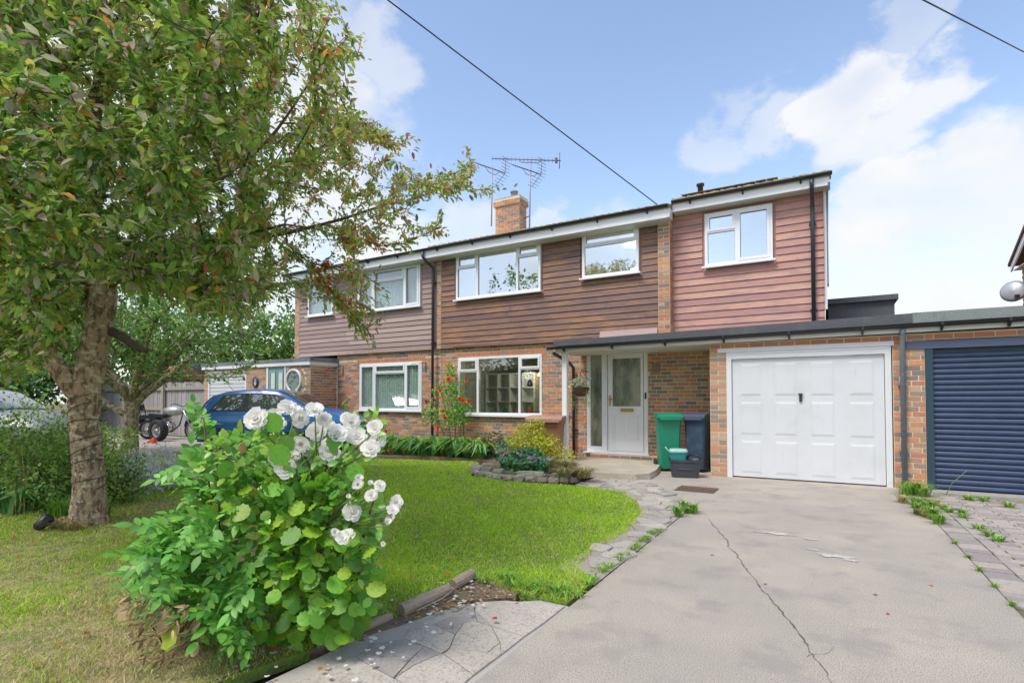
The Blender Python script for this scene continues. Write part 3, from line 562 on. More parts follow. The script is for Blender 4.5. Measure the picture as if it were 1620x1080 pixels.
def wallmesh(axis, face, depth, u0, u1, z0, z1, holes=()):
    """solid wall with rectangular openings; 'depth' runs away from the face"""
    us = sorted({u0, u1} | {min(max(h[0], u0), u1) for h in holes} | {min(max(h[1], u0), u1) for h in holes}); zs = sorted({z0, z1} | {min(max(h[2], z0), z1) for h in holes} | {min(max(h[3], z0), z1) for h in holes}); b = MB()
    for i in range(len(us) - 1):
        run = None
        for j in range(len(zs) - 1):
            uc, zc = (us[i] + us[i + 1]) / 2, (zs[j] + zs[j + 1]) / 2
            solid = not any(h[0] < uc < h[1] and h[2] < zc < h[3] for h in holes)
            if solid: run = (run[0], zs[j + 1]) if run else (zs[j], zs[j + 1])
            if (not solid or j == len(zs) - 2) and run:
                if axis == 'y': b.box(us[i], us[i + 1], face, face + depth, run[0], run[1])
                else: b.box(face - depth, face, us[i], us[i + 1], run[0], run[1])
                run = None
    return b
def flush_bricks(limit=300):
    by = {}
    for q in BRICKS: by.setdefault(q[0].name, []).append(q)
    for th, L in by.items():
        C = np.array([q[3] for q in L]); px, py, a = pj(C); vis = (a > .3) & (px > 0) & (px < 1620) & (py > 0) & (py < 1080)
        size = np.where(vis, np.array([q[4] for q in L]) / np.maximum(a, .3), 0); order = np.argsort(-size); rest = {}
        for r, i in enumerate(order):
            _, wall, mat, c, w, h, dp, ax = L[i]
            if r < limit and size[i] > 0: put('brick', unitbrick(mat), None, wall, loc=c, scale=(w, dp, h), rot=(0, 0, {'y': 0, 'x': R(90), 'xn': R(-90)}[ax]))
            else:
                bb = rest.setdefault((wall.name, mat), [wall, MB()])[1]; x, y, z = c
                if ax == 'y': v = [(x - w / 2, y - dp / 2, z - h / 2), (x + w / 2, y - dp / 2, z - h / 2), (x + w / 2, y + dp / 2, z - h / 2), (x - w / 2, y + dp / 2, z - h / 2)]
                elif ax == 'xn': v = [(x - dp / 2, y + w / 2, z - h / 2), (x - dp / 2, y - w / 2, z - h / 2), (x + dp / 2, y - w / 2, z - h / 2), (x + dp / 2, y + w / 2, z - h / 2)]
                else: v = [(x + dp / 2, y - w / 2, z - h / 2), (x + dp / 2, y + w / 2, z - h / 2), (x - dp / 2, y + w / 2, z - h / 2), (x - dp / 2, y - w / 2, z - h / 2)]
                v = v + [(p[0], p[1], z + h / 2) for p in v]
                bb.add(v, [(0, 3, 2, 1), (4, 5, 6, 7), (0, 1, 5, 4), (1, 2, 6, 5), (3, 0, 4, 7)])
        for (w, mat), (wall, bb) in rest.items(): bb.put('brickwork', MT[mat], wall, kind='stuff')
def boards(thing, clad, mat, u0, u1, z0, z1, face, holes=(), h=.136):
    """feather-edge boards: bottom edge proud, top edge tucked under the next"""
    n = round((z1 - z0) / h); h = (z1 - z0) / n
    for k in range(n):
        za, zb = z0 + k * h, z0 + (k + 1) * h + .012; segs = [(u0, u1)]
        for (h0, h1, g0, g1) in holes:
            if g0 < (za + zb) / 2 < g1:
                segs = [s for (p, q) in segs for s in ([(p, q)] if q <= h0 or p >= h1 else ([(p, h0)] if p < h0 else []) + ([(h1, q)] if q > h1 else []))]
        for (p, q) in segs:
            cuts = [p]
            while q - cuts[-1] > 3.2: cuts.append(cuts[-1] + random.uniform(1.8, 3.0))
            cuts.append(q)
            for a, b_ in zip(cuts[:-1], cuts[1:]):
                if b_ - a < .05: continue
                e = random.uniform(-.002, .002); bb = MB(); a2, b2 = a + .0015, b_ - .0015
                bb.prism([(face - .026 + e, za), (face + .01, za), (face + .01, zb), (face - .004, zb), (face - .022 + e, za + .012)], 'x', a2, b2)
                bb.put('board', MT[mat], clad)
def window(parent, x0, x1, z0, z1, y, cols, tops, gl, sillw=.05, fw=.055, name='window', recess=0, sashes=True):
    """cols: x of mullions; tops: {column index: z of transom}"""
    b = MB(); e = .03; yb = y + .06
    b.box(x0, x1, y - .012, yb, z0, z0 + fw); b.box(x0, x1, y - .012, yb, z1 - fw, z1); b.box(x0, x0 + fw, y - .010, yb, z0 + fw, z1 - fw); b.box(x1 - fw, x1, y - .010, yb, z0 + fw, z1 - fw)
    xs = [x0 + fw] + list(cols) + [x1 - fw]
    for c in cols: b.box(c - .028, c + .028, y - .014, yb, z0 + fw, z1 - fw)
    win = b.put(name, MT['upvc'], parent); 
    for i in range(len(xs) - 1):
        a = xs[i] + (.028 if i else 0); c = xs[i + 1] - (.028 if i < len(xs) - 2 else 0); rows = [(z0 + fw, z1 - fw)]
        if i in tops:
            t = tops[i]; rows = [(z0 + fw, t - .02), (t + .02, z1 - fw)]; MB().box(a, c, y - .013, yb, t - .02, t + .02).put('transom', MT['upvc'], win)
        for r, (p, q) in enumerate(rows):
            s = .0
            if (i in tops and r == 1) or (isinstance(sashes, (set, tuple, list)) and i in sashes):
                s = .038; f = MB(); yy = y - .026
                f.box(a - .008, c + .008, yy, y + .03, p - .008, p + s); f.box(a - .008, c + .008, yy, y + .03, q - s, q + .008); f.box(a - .008, a + s, yy + .001, y + .03, p + s, q - s); f.box(c - s, c + .008, yy + .001, y + .03, p + s, q - s)
                f.put('sash', MT['upvc'], win)
            g = MB().box(a + s, c - s, y + .018, y + .024, p + s, q - s); g.put('pane', MT[gl], win)
            k = MB(); 
            for (u0, u1, w0, w1) in [(a + s, c - s, p + s, p + s + .006), (a + s, c - s, q - s - .006, q - s), (a + s, a + s + .006, p + s + .006, q - s - .006), (c - s - .006, c - s, p + s + .006, q - s - .006)]: k.box(u0, u1, y + .010, y + .0175, w0, w1)
            k.put('gasket', MT['black'], win)
    MB().box(x0 - sillw, x1 + sillw, y - .075, y + .0, z0 - .038, z0 - .003).put('sill', MT['upvc'], win)
    return win
def gutter(parent, x0, x1, y, z0, z1, r=.052, name='gutter', brackets=None, mat='black', end=True):
    b = MB(); n = 9; vs = []; fs = []
    for (x, z) in ((x0, z0), (x1, z1)):
        for j in range(n):
            a = math.pi + math.pi * j / (n - 1); vs.append((x, y + r * math.cos(a), z + r * math.sin(a) * .9))
        for j in range(n):
            a = 2 * math.pi - math.pi * j / (n - 1); vs.append((x, y + (r - .006) * math.cos(a), z + (r - .006) * math.sin(a) * .9))
    m = 2 * n; fs = [(j, (j + 1) % m, m + (j + 1) % m, m + j) for j in range(m)] + [tuple(range(n))[::-1], tuple(range(m, m + n))]
    b.add(vs, fs, smooth=False); g = b.put(name, MT[mat], parent)
    if brackets:
        for x in np.arange(x0 + .35, x1, brackets):
            z = z0 + (z1 - z0) * (x - x0) / (x1 - x0); k = MB()
            k.prism([(y - r - .008, z + .012), (y - r - .008, z - .03), (y - .02, z - .066), (y + .04, z - .10), (y + .055, z - .10), (y + .055, z - .02), (y + .03, z - .055), (y - .02, z - .056), (y - r + .0, z - .02), (y - r, z + .012)], 'x', x - .014, x + .014)
            k.put('bracket', MT[mat], g)
    return g
# ================================================================== THE HOUSE
house = root('house', (-4.2, 10.95, 0), 'brick and dark boarded semi-detached house with white front door and attached white garage', 'house')
Wf = 10.95
GFH = [(-7.89, -5.55, .945, 2.35), (-4.45, -3.12, .18, 2.385)]
w = wallmesh('y', Wf, .28, -8.46, -1.7, 0, 2.66, GFH).put('front_wall', MT['mortar'], house)
brickface(house, w, 'brick', 'y', Wf, -8.46, -1.70, 0, 2.42, GFH)
brickface(house, w, 'brick', 'y', Wf, -8.46, -7.98, 2.40, 2.62); brickface(house, w, 'brick', 'y', Wf, -5.46, -4.6, 2.40, 2.62)
soldier(house, w, 'brickred', 'y', Wf, -7.98, -5.46, 2.358, 2.46); brickface(house, w, 'brick', 'y', Wf, -7.98, -5.46, 2.47, 2.60)
gw = window(house, -7.89, -5.55, .945, 2.35, Wf - .02, [-7.297, -6.131], {0: 2.0, 2: 2.02}, 'gl_dn', sillw=.04)
# main body shell (sides, back, floors)
MB().box(-8.46, -8.2, 11.23, 19, 0, 4.95).put('party_wall', MT['room'], house)
MB().box(-8.2, -.2, 18.8, 19, 0, 5.2).put('back_wall', MT['room'], house)
MB().box(-8.2, .0, 11.24, 18.8, 2.62, 2.74).put('upper_floor', MT['room'], house)
MB().box(-8.2, -2.4, 11.24, 18.8, -.02, .12).put('ground_floor', MT['roomfloor'], house)
MB().box(-8.2, -5.0, 14.6, 14.7, .12, 2.6).put('room_wall', MT['room'], house)
MB().box(-5.1, -5.0, 11.24, 14.6, .12, 2.6).put('room_wall', MT['room'], house)
MB().box(-8.2, -.2, 13.4, 13.5, 2.76, 5.0).put('room_wall', MT['curtain'], house)
MB().box(-8.2, -.2, 11.24, 18.8, 4.94, 5.0).put('upper_ceiling', MT['room'], house)
# first floor, dark boards
UH = [(-7.9, -5.54, 3.785, 4.93), (-4.52, -3.27, 3.935, 4.975)]
wallmesh('y', 10.905, .18, -8.38, -2.87, 2.66, 4.90, UH).put('upper_wall', MT['board1'], house)
cl = MB().box(-8.38, -2.87, 10.895, 10.904, 2.60, 2.62).put('cladding', MT['board1'], house)
boards(house, cl, 'board1', -8.38, -2.862, 2.60, 4.85, 10.895, [(-7.95, -5.49, 3.74, 4.98), (-4.58, -3.21, 3.885, 5.02)])
window(house, -7.9, -5.54, 3.785, 4.93, 10.85, [-7.265, -6.147], {0: 4.56, 2: 4.62}, 'gl_up')
window(house, -4.52, -3.27, 3.935, 4.975, 10.85, [], {0: 4.62}, 'gl_up')
# brick party strip and pier
p = MB().box(-8.515, -8.385, 10.87, 11.1, 2.6, 4.86).put('pier', MT['mortar'], house); brickface(house, p, 'brick', 'y', 10.87, -8.515, -8.385, 2.6, 4.86, bond='pier')
p = MB().box(-2.86, -2.63, 10.80, 11.25, 2.5, 4.86).put('pier', MT['mortar'], house); brickface(house, p, 'brick', 'y', 10.80, -2.86, -2.63, 2.5, 4.86, bond='pier')
for k in range(31): BRICKS.append((house, p, 'brickred' if k % 3 else 'brick', (-2.628, 10.91 + (.02 if k % 2 else 0), 2.5375 + .075 * k), .2, .064, .010, 'x'))
# extension, red boards
EH = [(-1.99, -.787, 3.905, 4.945)]
wallmesh('y', 11.05, .18, -2.63, .03, 2.5, 5.08, EH).put('upper_wall', MT['board3'], house)
cl = MB().box(-2.62, .03, 11.03, 11.049, 2.50, 2.52).put('cladding', MT['board3'], house)
boards(house, cl, 'board3', -2.628, .035, 2.50, 5.05, 11.035, [(-2.04, -.737, 3.86, 4.99)])
window(house, -1.99, -.787, 3.905, 4.945, 10.99, [-1.41], {0: 4.57}, 'gl_up', sashes=(1,))
MB().box(-.12, .03, 11.23, 19, 2.5, 5.1).put('side_wall', MT['board3'], house)
MB().prism([(10.98, 2.9), (11.06, 2.9), (11.06, 5.05), (10.98, 5.05)], 'x', .035, .075).put('corner_board', MT['white'], house)
# eaves
e = MB().box(-15.2, -2.60, 10.55, 10.585, 4.865, 5.06).put('fascia', MT['upvc'], house)
MB().box(-2.598, -2.565, 10.552, 10.80, 4.868, 5.06).put('fascia', MT['upvc'], house)
MB().box(-8.6, -2.60, 10.586, 10.90, 4.85, 4.864).put('soffit', MT['soffit'], house)
e2 = MB().box(-2.56, .13, 10.75, 10.785, 5.02, 5.18).put('fascia', MT['upvc'], house)
MB().box(-2.56, .13, 10.786, 11.06, 5.022, 5.036).put('soffit', MT['soffit'], house)
gutter(house, -8.6, -2.58, 10.50, 5.085, 5.10, brackets=1.05); gutter(house, -2.56, .17, 10.70, 5.215, 5.225, brackets=.95)
for (x0, x1, y0, z0, dd) in [(-8.5, -2.56, 10.50, 5.10, 0), (-2.56, .16, 10.70, 5.23, 0)]:
    pitch = .36; yr = 15.2; zr = z0 + (yr - y0) * pitch
    rf = MB().prism([(y0, z0), (yr, zr), (19.6, z0 + .2), (19.6, z0 + .1), (yr, zr - .1), (y0 + .02, z0 - .06)], 'x', x0, x1).put('roof', MT['tile'], house)
    nn = int((x1 - x0) / .3)
    for i in range(nn):
        a = x0 + i * (x1 - x0) / nn; w_ = (x1 - x0) / nn
        t = MB(); t.prism([(a + .004, z0 - .012), (a + w_ - .004, z0 - .012), (a + w_ - .004, z0 + .012), (a + w_ * .66, z0 + .030), (a + w_ * .33, z0 + .016), (a + .02, z0 + .032), (a + .004, z0 + .022)], 'y', y0 - .03, y0 + .35)
        t.put('roof_tile', MT['tile'], rf)
# little ridge of raised tiles and vent on the extension
rr = MB(); 
for i in range(9): rr.prism([(11.2, 5.50), (11.55, 5.62 - i * .006), (11.9, 5.62)], 'x', -2.5 + i * .2, -2.31 + i * .2)
rr.put('raised_tiles', MT['tile'], house)
MB().lathe([(.0, 5.4), (.055, 5.4), (.055, 5.72), (.08, 5.72), (.08, 5.76), (0, 5.77)], 14, c=(-2.16, 11.5, 0)).put('vent_pipe', MT['black'], house)
# verge board on the gable end
MB().prism([(10.66, 5.04), (15.2, 6.72), (19.3, 5.2), (19.3, 5.0), (15.2, 6.5), (10.9, 4.98)], 'x', .105, .14).put('verge_board', MT['white'], house)
MB().box(.075, .10, 11.0, 11.3, 3.35, 5.0).put('verge_trim', MT['pipegrey'], house)
MB().prism([(10.9, 4.9), (15.2, 6.45), (19.2, 5.1), (19.2, 2.5), (10.98, 2.5)], 'x', .031, .034).put('gable_wall', MT['board3'], house)
# downpipes
def downpipe(parent, pts, r=.034, mat='pipe', clips=()):
    o = MB().tube(pts, r, 12).put('downpipe', MT[mat], parent)
    for (x, y, z) in clips: MB().box(x - .055, x + .055, y - .02, y + .07, z - .018, z + .018).put('pipe_clip', MT[mat], o)
    return o
downpipe(house, [(-8.68, 10.5, 5.02), (-8.68, 10.5, 4.90), (-8.66, 10.6, 4.80), (-8.6, 10.80, 4.68), (-8.6, 10.81, 4.55), (-8.6, 10.81, .08)], clips=[(-8.6, 10.83, z) for z in (4.3, 2.75, 1.3)])
downpipe(house, [(-.14, 10.70, 5.16), (-.14, 10.70, 5.05), (-.14, 10.80, 4.93), (-.14, 10.93, 4.80), (-.14, 10.94, 4.6), (-.14, 10.94, 2.55)], clips=[(-.14, 10.97, 4.45), (-.14, 10.97, 2.9)])
downpipe(house, [(-4.62, 9.62, 2.22), (-4.64, 10.0, 2.16), (-4.72, 10.6, 2.1), (-4.74, 10.86, 2.0), (-4.74, 10.87, .1)], clips=[(-4.74, 10.9, .65)])
# ---- canopy and flat roof over porch and garages
ft = MB(); 
ft.prism([(-4.62, 2.355), (1.12, 2.40), (1.12, 2.545), (-4.62, 2.46)], 'y', 9.60, 9.64); rf = ft.put('roof_edge', MT['felt'], house)
MB().prism([(9.641, 2.36), (11.0, 2.36), (11.0, 2.50), (9.641, 2.455)], 'x', -4.62, .6).put('flat_roof', MT['felt'], house)
MB().prism([(9.641, 2.40), (18, 2.40), (18, 2.57), (9.641, 2.54)], 'x', .62, 1.12).put('flat_roof', MT['felt'], house)
MB().prism([(-4.60, 2.245), (1.12, 2.275), (1.12, 2.375), (-4.60, 2.345)], 'y', 9.655, 9.69).put('fascia', MT['upvc'], house)
MB().box(-4.60, -4.57, 9.69, 10.94, 2.25, 2.35).put('fascia', MT['upvc'], house)
MB().box(-4.57, -1.70, 9.69, 10.94, 2.262, 2.272).put('soffit', MT['soffit'], house)
gutter(house, -4.74, 1.10, 9.58, 2.335, 2.375, r=.05, brackets=.98)
MB().box(-4.50, -4.40, 9.74, 9.84, 0, 2.262).put('post', MT['upvc'], house)
MB().tube([(-8.0, 10.86, 2.63), (-4.3, 10.82, 2.63)], .006, 6).put('cable_run', MT['twig'], house)
MB().prism([(10.76, 2.62), (10.86, 2.60), (10.86, 2.75), (10.80, 2.75)], 'x', -4.1, -2.88).put('flashing_board', MT['board2'], house)
# felt-clad upstand behind the garage
MB().box(.10, 1.28, 13.5, 16.5, 2.6, 3.36).put('dormer_box', MT['felt'], house); MB().box(.06, 1.34, 13.42, 16.6, 3.361, 3.47).put('dormer_cap', MT['felt'], house)
# ---- front door
D = MB(); y = Wf - .035
D.box(-4.45, -4.37, y, y + .07, .2, 2.385); D.box(-3.20, -3.12, y, y + .07, .2, 2.385); D.box(-4.37, -3.20, y, y + .07, 2.27, 2.385); D.box(-4.11, -3.99, y + .002, y + .07, .2, 2.27); D.box(-4.37, -4.11, y, y + .07, .2, .31)
D.box(-3.99, -3.20, y + .001, y + .07, .2, .225)
door = D.put('door_frame', MT['upvc'], house)
MB().box(-4.37, -4.11, y + .03, y + .04, .31, 2.27).put('side_pane', MT['gl_frost'], door)
dl = MB(); a, b_, yy = -3.975, -3.215, y + .012
dl.box(a, -3.875, yy, yy + .045, .23, 2.265); dl.box(-3.27, b_, yy, yy + .045, .23, 2.265); dl.box(-3.875, -3.27, yy + .001, yy + .045, 2.17, 2.265); dl.box(-3.875, -3.27, yy + .001, yy + .045, 1.00, 1.165); dl.box(-3.875, -3.27, yy + .001, yy + .045, .23, .42); dl.box(-3.875, -3.27, yy + .02, yy + .044, .42, 1.00)
dl.put('door_leaf', MT['upvc'], door); MB().box(-3.875, -3.27, yy + .02, yy + .03, 1.165, 2.17).put('door_pane', MT['gl_frost'], door)
for (p0, p1) in ((-3.84, -3.61), (-3.54, -3.31)):
    q = MB(); q.add([(p0, yy + .02, .47), (p1, yy + .02, .47), (p1, yy + .02, .95), (p0, yy + .02, .95), (p0 + .025, yy + .003, .495), (p1 - .025, yy + .003, .495), (p1 - .025, yy + .003, .925), (p0 + .025, yy + .003, .925)], [(4, 5, 6, 7), (0, 1, 5, 4), (1, 2, 6, 5), (2, 3, 7, 6), (3, 0, 4, 7)]); q.put('door_panel', MT['upvc'], door)
MB().box(-3.70, -3.42, yy - .012, yy + .001, 1.05, 1.12).put('letterbox', MT['brass'], door)
h = MB(); h.box(-3.945, -3.915, yy - .010, yy, 1.17, 1.40); h.box(-3.94, -3.83, yy - .05, yy - .035, 1.30, 1.325); h.box(-3.94, -3.915, yy - .05, yy, 1.30, 1.325); h.put('door_handle', MT['brass'], door)
MB().lathe([(0, -.05), (.035, -.04), (.045, 0), (.02, .03)], 12, 'y', (-3.70, y - .03, 2.32)).put('door_lamp', MT['brass'], door)
MB().box(-3.18, -3.145, y - .02, y, 1.32, 1.45).put('doorbell', MT['black'], door)
MB().box(-4.50, -3.07, y - .10, y + .02, .172, .20).put('door_sill', MT['upvc'], door)
st = MB().box(-4.3, -2.75, 10.72, 10.94, .0, .165).put('brick_step', MT['mortar'], house)
brickface(house, st, 'brick', 'y', 10.72, -4.3, -2.75, .09, .165)
MB().box(-3.04, -2.87, Wf - .02, Wf, 1.87, 2.04).put('vent_cover', MT['brick'], house)
# ---- garage
Gy = 9.745
pl = wallmesh('y', Gy, .24, -1.70, 1.27, -.02, 2.262, [(-1.43, .885, -.1, 2.155)]).put('garage_wall', MT['mortar'], house)
brickface(house, pl, 'brickpale', 'y', Gy, -1.70, -1.43, 0, 2.16, bond='pier'); brickface(house, pl, 'brick', 'y', Gy, .885, 1.27, 0, 2.16)
course(house, pl, 'brickred', 'y', Gy, -1.70, .885, 2.205, .064, .225, .05, []); course(house, pl, 'brickred', 'y', Gy, .885, 1.27, 2.205, .064, .225, .05, [])
MB().box(-1.70, -1.46, 9.986, 10.94, 0, 2.26).put('garage_wall', MT['mortar'], house); MB().box(1.03, 1.27, 9.986, 18, 0, 2.40).put('garage_wall', MT['mortar'], house)
fr = MB(); fr.box(-1.43, -1.352, Gy - .012, Gy + .08, 0, 2.06); fr.box(.79, .868, Gy - .012, Gy + .08, 0, 2.06); fr.box(-1.43, .868, Gy - .016, Gy + .08, 2.061, 2.10); fr.box(-1.352, .79, Gy - .010, Gy + .08, 1.985, 2.06); gf = fr.put('garage_door_frame', MT['white'], house)
MB().box(-1.57, .905, Gy - .03, Gy + .05, 2.101, 2.168).put('lintel_board', MT['white'], house)
gd = MB().box(-1.345, .783, Gy + .03, Gy + .06, .02, 1.98).put('garage_door', MT['garagewhite'], house)
gx0, gw_ = -1.345, 2.128
for i in range(4):
    cx = gx0 + gw_ * (.135 + i * .243); hw = .165
    for (z0, z1) in ((.085, .62), (.72, 1.265), (1.365, 1.90)):
        q = MB(); f = Gy + .0295; m_ = .035
        q.add([(cx - hw, f, z0), (cx + hw, f, z0), (cx + hw, f, z1), (cx - hw, f, z1), (cx - hw + m_, f - .007, z0 + m_), (cx + hw - m_, f - .007, z0 + m_), (cx + hw - m_, f - .007, z1 - m_), (cx - hw + m_, f - .007, z1 - m_)], [(4, 5, 6, 7), (0, 1, 5, 4), (1, 2, 6, 5), (2, 3, 7, 6), (3, 0, 4, 7)]); q.put('panel', MT['garagewhite'], gd)
hd = MB().box(-.345, -.305, Gy + .005, Gy + .03, 1.27, 1.40).box(-.36, -.29, Gy - .01, Gy + .01, 1.375, 1.395).put('door_handle', MT['black'], gd)
# ---- chimney
cx0, cx1, cy0, cy1 = -9.02, -8.15, 14.5, 14.98
ch = root('chimney_stack', ((cx0 + cx1) / 2, 14.7, 6.5), 'square brick chimney stack on the roof between the two boarded houses', 'chimney')
c = MB().box(cx0, cx1, cy0, cy1, 5.8, 7.45).put('stack', MT['mortar'], ch); brickface(ch, c, 'brick', 'y', cy0, cx0, cx1, 6.4, 7.45); brickface(ch, c, 'brick', 'x', cx1, cy0, cy1, 6.4, 7.45)
c = MB().box(cx0 - .05, cx1 + .05, cy0 - .05, cy1 + .05, 7.451, 7.66).put('corbel', MT['mortar'], ch); brickface(ch, c, 'brick', 'y', cy0 - .05, cx0 - .05, cx1 + .05, 7.455, 7.64); brickface(ch, c, 'brick', 'x', cx1 + .05, cy0 - .05, cy1 + .05, 7.455, 7.64)
MB().box(cx0 - .03, cx1 + .03, cy0 - .03, cy1 + .03, 7.661, 7.70).put('capping', MT['concrete2'], ch)
MB().lathe([(.10, 7.70), (.11, 7.9), (.13, 7.9), (.13, 7.93), (.09, 7.93)], 16, c=(-8.45, 14.72, 0)).put('chimney_pot', MT['greyroof'], ch)
# ================================================================== LEFT-HAND HOUSE
nb = root('neighbour_house', (-11.5, 10.95, 0), 'semi-detached house with faded brown boards and flat-roofed porch with a porthole window', 'house')
NH = [(-11.28, -9.05, 1.03, 2.31)]
w = wallmesh('y', Wf + .002, .28, -12.2, -8.462, 0, 2.66, NH).put('front_wall', MT['mortar'], nb)
brickface(nb, w, 'brick', 'y', Wf, -12.2, -8.462, 0, 2.32, NH); soldier(nb, w, 'brickred', 'y', Wf, -11.4, -8.95, 2.325, 2.425); brickface(nb, w, 'brick', 'y', Wf, -12.2, -8.462, 2.435, 2.60); brickface(nb, w, 'brick', 'y', Wf, -12.2, -11.4, 2.33, 2.44); brickface(nb, w, 'brick', 'y', Wf, -8.95, -8.462, 2.33, 2.44)
window(nb, -11.28, -9.05, 1.03, 2.31, Wf - .02, [-10.70, -9.60], {1: 2.03}, 'gl_lace', sashes=(0, 2))
UN = [(-11.3, -9.05, 3.755, 4.87), (-13.37, -12.29, 3.80, 4.83)]
wallmesh('y', 10.906, .18, -13.98, -8.52, 2.66, 4.88, UN).put('upper_wall', MT['board2'], nb)
cl = MB().box(-13.77, -8.52, 10.896, 10.905, 2.60, 2.62).put('cladding', MT['board2'], nb)
boards(nb, cl, 'board2', -13.77, -8.62, 2.60, 4.85, 10.895, [(-11.35, -9.0, 3.71, 4.92), (-13.42, -12.24, 3.755, 4.88)])
window(nb, -11.3, -9.05, 3.755, 4.87, 10.85, [-10.678, -9.585], {1: 4.53}, 'gl_lace', sashes=(0, 2)); window(nb, -13.37, -12.29, 3.80, 4.83, 10.85, [], {0: 4.5}, 'gl_lace')
p = MB().box(-13.98, -13.772, 10.87, 19, 2.5, 4.86).put('pier', MT['mortar'], nb); brickface(nb, p, 'brickpale', 'y', 10.87, -13.98, -13.772, 2.5, 4.86, bond='pier')
MB().box(-13.98, -13.7, 11.3, 19, 0, 2.5).put('side_wall', MT['mortar'], nb); MB().box(-13.7, -8.47, 18.8, 19, 0, 5).put('back_wall', MT['room'], nb)
MB().box(-13.7, -8.47, 11.24, 18.8, 2.62, 2.74).put('upper_floor', MT['room'], nb); MB().box(-13.7, -8.47, 11.24, 18.8, -.02, .1).put('ground_floor', MT['roomfloor'], nb)
MB().box(-15.2, -8.6, 10.586, 10.90, 4.85, 4.864).put('soffit', MT['soffit'], nb)
gutter(nb, -14.1, -8.60, 10.50, 5.06, 5.085, brackets=1.05)
MB().prism([(10.50, 5.10), (15.2, 6.79), (19.6, 5.3), (19.6, 5.2), (15.2, 6.69), (10.52, 5.04)], 'x', -14.1, -8.502).put('roof', MT['tile'], nb)
def curtain(parent, x0, x1, z0, z1, y, mat, amp=.022, wl=.085, name='curtain'):
    n = int((x1 - x0) / wl * 6); vs = []; 
    for i in range(n + 1):
        x = x0 + (x1 - x0) * i / n; yy = y + amp * math.sin(2 * math.pi * (x - x0) / wl + .8 * math.sin(x * 5)); vs += [(x, yy, z0), (x, yy + .004, z1)]
    MB().add(vs, [(2 * i, 2 * i + 2, 2 * i + 3, 2 * i + 1) for i in range(n)], smooth=True).put(name, MT[mat], parent)
curtain(nb, -11.25, -9.08, 1.04, 2.3, 10.995, 'lace'); curtain(nb, -11.28, -9.07, 3.76, 4.86, 10.945, 'curtain'); curtain(nb, -13.35, -12.3, 3.81, 4.82, 10.945, 'curtain')
curtain(house, -7.87, -7.40, 3.80, 4.92, 10.945, 'curtain'); MB().box(-5.3, -5.28, 11.1, 11.5, 3.7, 4.9).put('window_reveal', MT['room'], house)
# projecting porch and garage, flat roof
PX = -12.2; Py = 10.0
PH = [(-17.0, -15.03, -.1, 2.09), (-14.07, -13.21, -.1, 2.25)]
w = wallmesh('y', Py, .25, -17.2, PX, .0, 2.30, PH).put('porch_wall', MT['mortar'], nb)
ring = []
def ringhole(u, z): return (u + 12.87) ** 2 + (z - 1.84) ** 2 < .47 ** 2
n0 = len(BRICKS); brickface(nb, w, 'brickpale', 'y', Py, -17.2, PX, .0, 2.29, PH); BRICKS[n0:] = [q for q in BRICKS[n0:] if not ringhole(q[3][0], q[3][2])]
w2 = MB().box(PX - .25, PX - .001, Py + .251, 10.949, 0, 2.30).put('porch_wall', MT['mortar'], nb); brickface(nb, w2, 'brick', 'x', PX, Py + .005, 10.94, .0, 2.29)
for k in range(26):
    a = 2 * math.pi * k / 26; q = MB(); r0, r1 = .335, .455
    pts = [(r0, a - .085), (r1, a - .095), (r1, a + .095), (r0, a + .085)]; q.prism([(-12.87 + r * math.cos(t) * .98, 1.84 + r * math.sin(t)) for r, t in pts], 'y', Py - .010, Py + .002); q.put('arch_brick', MT['brickpale'], w)
MB().lathe([(.27, .03), (.275, -.03), (.335, -.035), (.335, .01)], 40, 'y', (-12.87, Py - .012, 1.84)).put('porthole_frame', MT['upvc'], w)
MB().lathe([(.275, 0), (0, 0)], 40, 'y', (-12.87, Py - .012, 1.84)).put('porthole_pane', MT['gl_round'], w)
MB().box(-17.3, PX + .03, Py - .05, Py - .01, 2.27, 2.37).put('fascia', MT['upvc'], nb); MB().box(PX + .0, PX + .03, Py - .009, 10.94, 2.275, 2.37).put('fascia', MT['upvc'], nb)
MB().prism([(Py - .06, 2.371), (10.949, 2.371), (10.949, 2.50), (Py - .06, 2.47)], 'x', -17.35, PX + .06).put('flat_roof', MT['feltblue'], nb); MB().box(-17.3, -13.98, 10.95, 18, 2.371, 2.49).put('flat_roof', MT['felt'], nb)
# its garage door, slatted
g = MB().box(-17.0, -15.03, Py + .04, Py + .08, 0, 2.09).put('garage_door', MT['garagewhite'], nb)
for k in range(17): MB().prism([(Py + .04, .08 + k * .115), (Py + .018, .09 + k * .115), (Py + .022, .175 + k * .115), (Py + .04, .185 + k * .115)], 'x', -16.93, -15.10).put('slat', MT['garagewhite'], g)
MB().box(-17.0, -16.93, Py - .01, Py + .03, 0, 2.09).box(-15.10, -15.03, Py - .01, Py + .03, 0, 2.09).box(-16.93, -15.10, Py - .01, Py + .03, 2.04, 2.09).put('garage_door_frame', MT['upvc'], nb)
MB().box(-16.98, -14.9, Py - .02, Py + .0, 2.092, 2.20).put('lintel', MT['concrete2'], nb)
dr = MB().box(-14.07, -13.99, Py - .02, Py + .05, 0, 2.25).box(-13.27, -13.21, Py - .02, Py + .05, 0, 2.25).put('door_frame', MT['upvc'], nb)
dd = MB(); dd.box(-13.98, -13.635, Py + .005, Py + .045, 0, 2.25); dd.box(-13.63, -13.28, Py + .005, Py + .045, 0, 2.25); dd.put('door_leaf', MT['tealdoor'], dr)
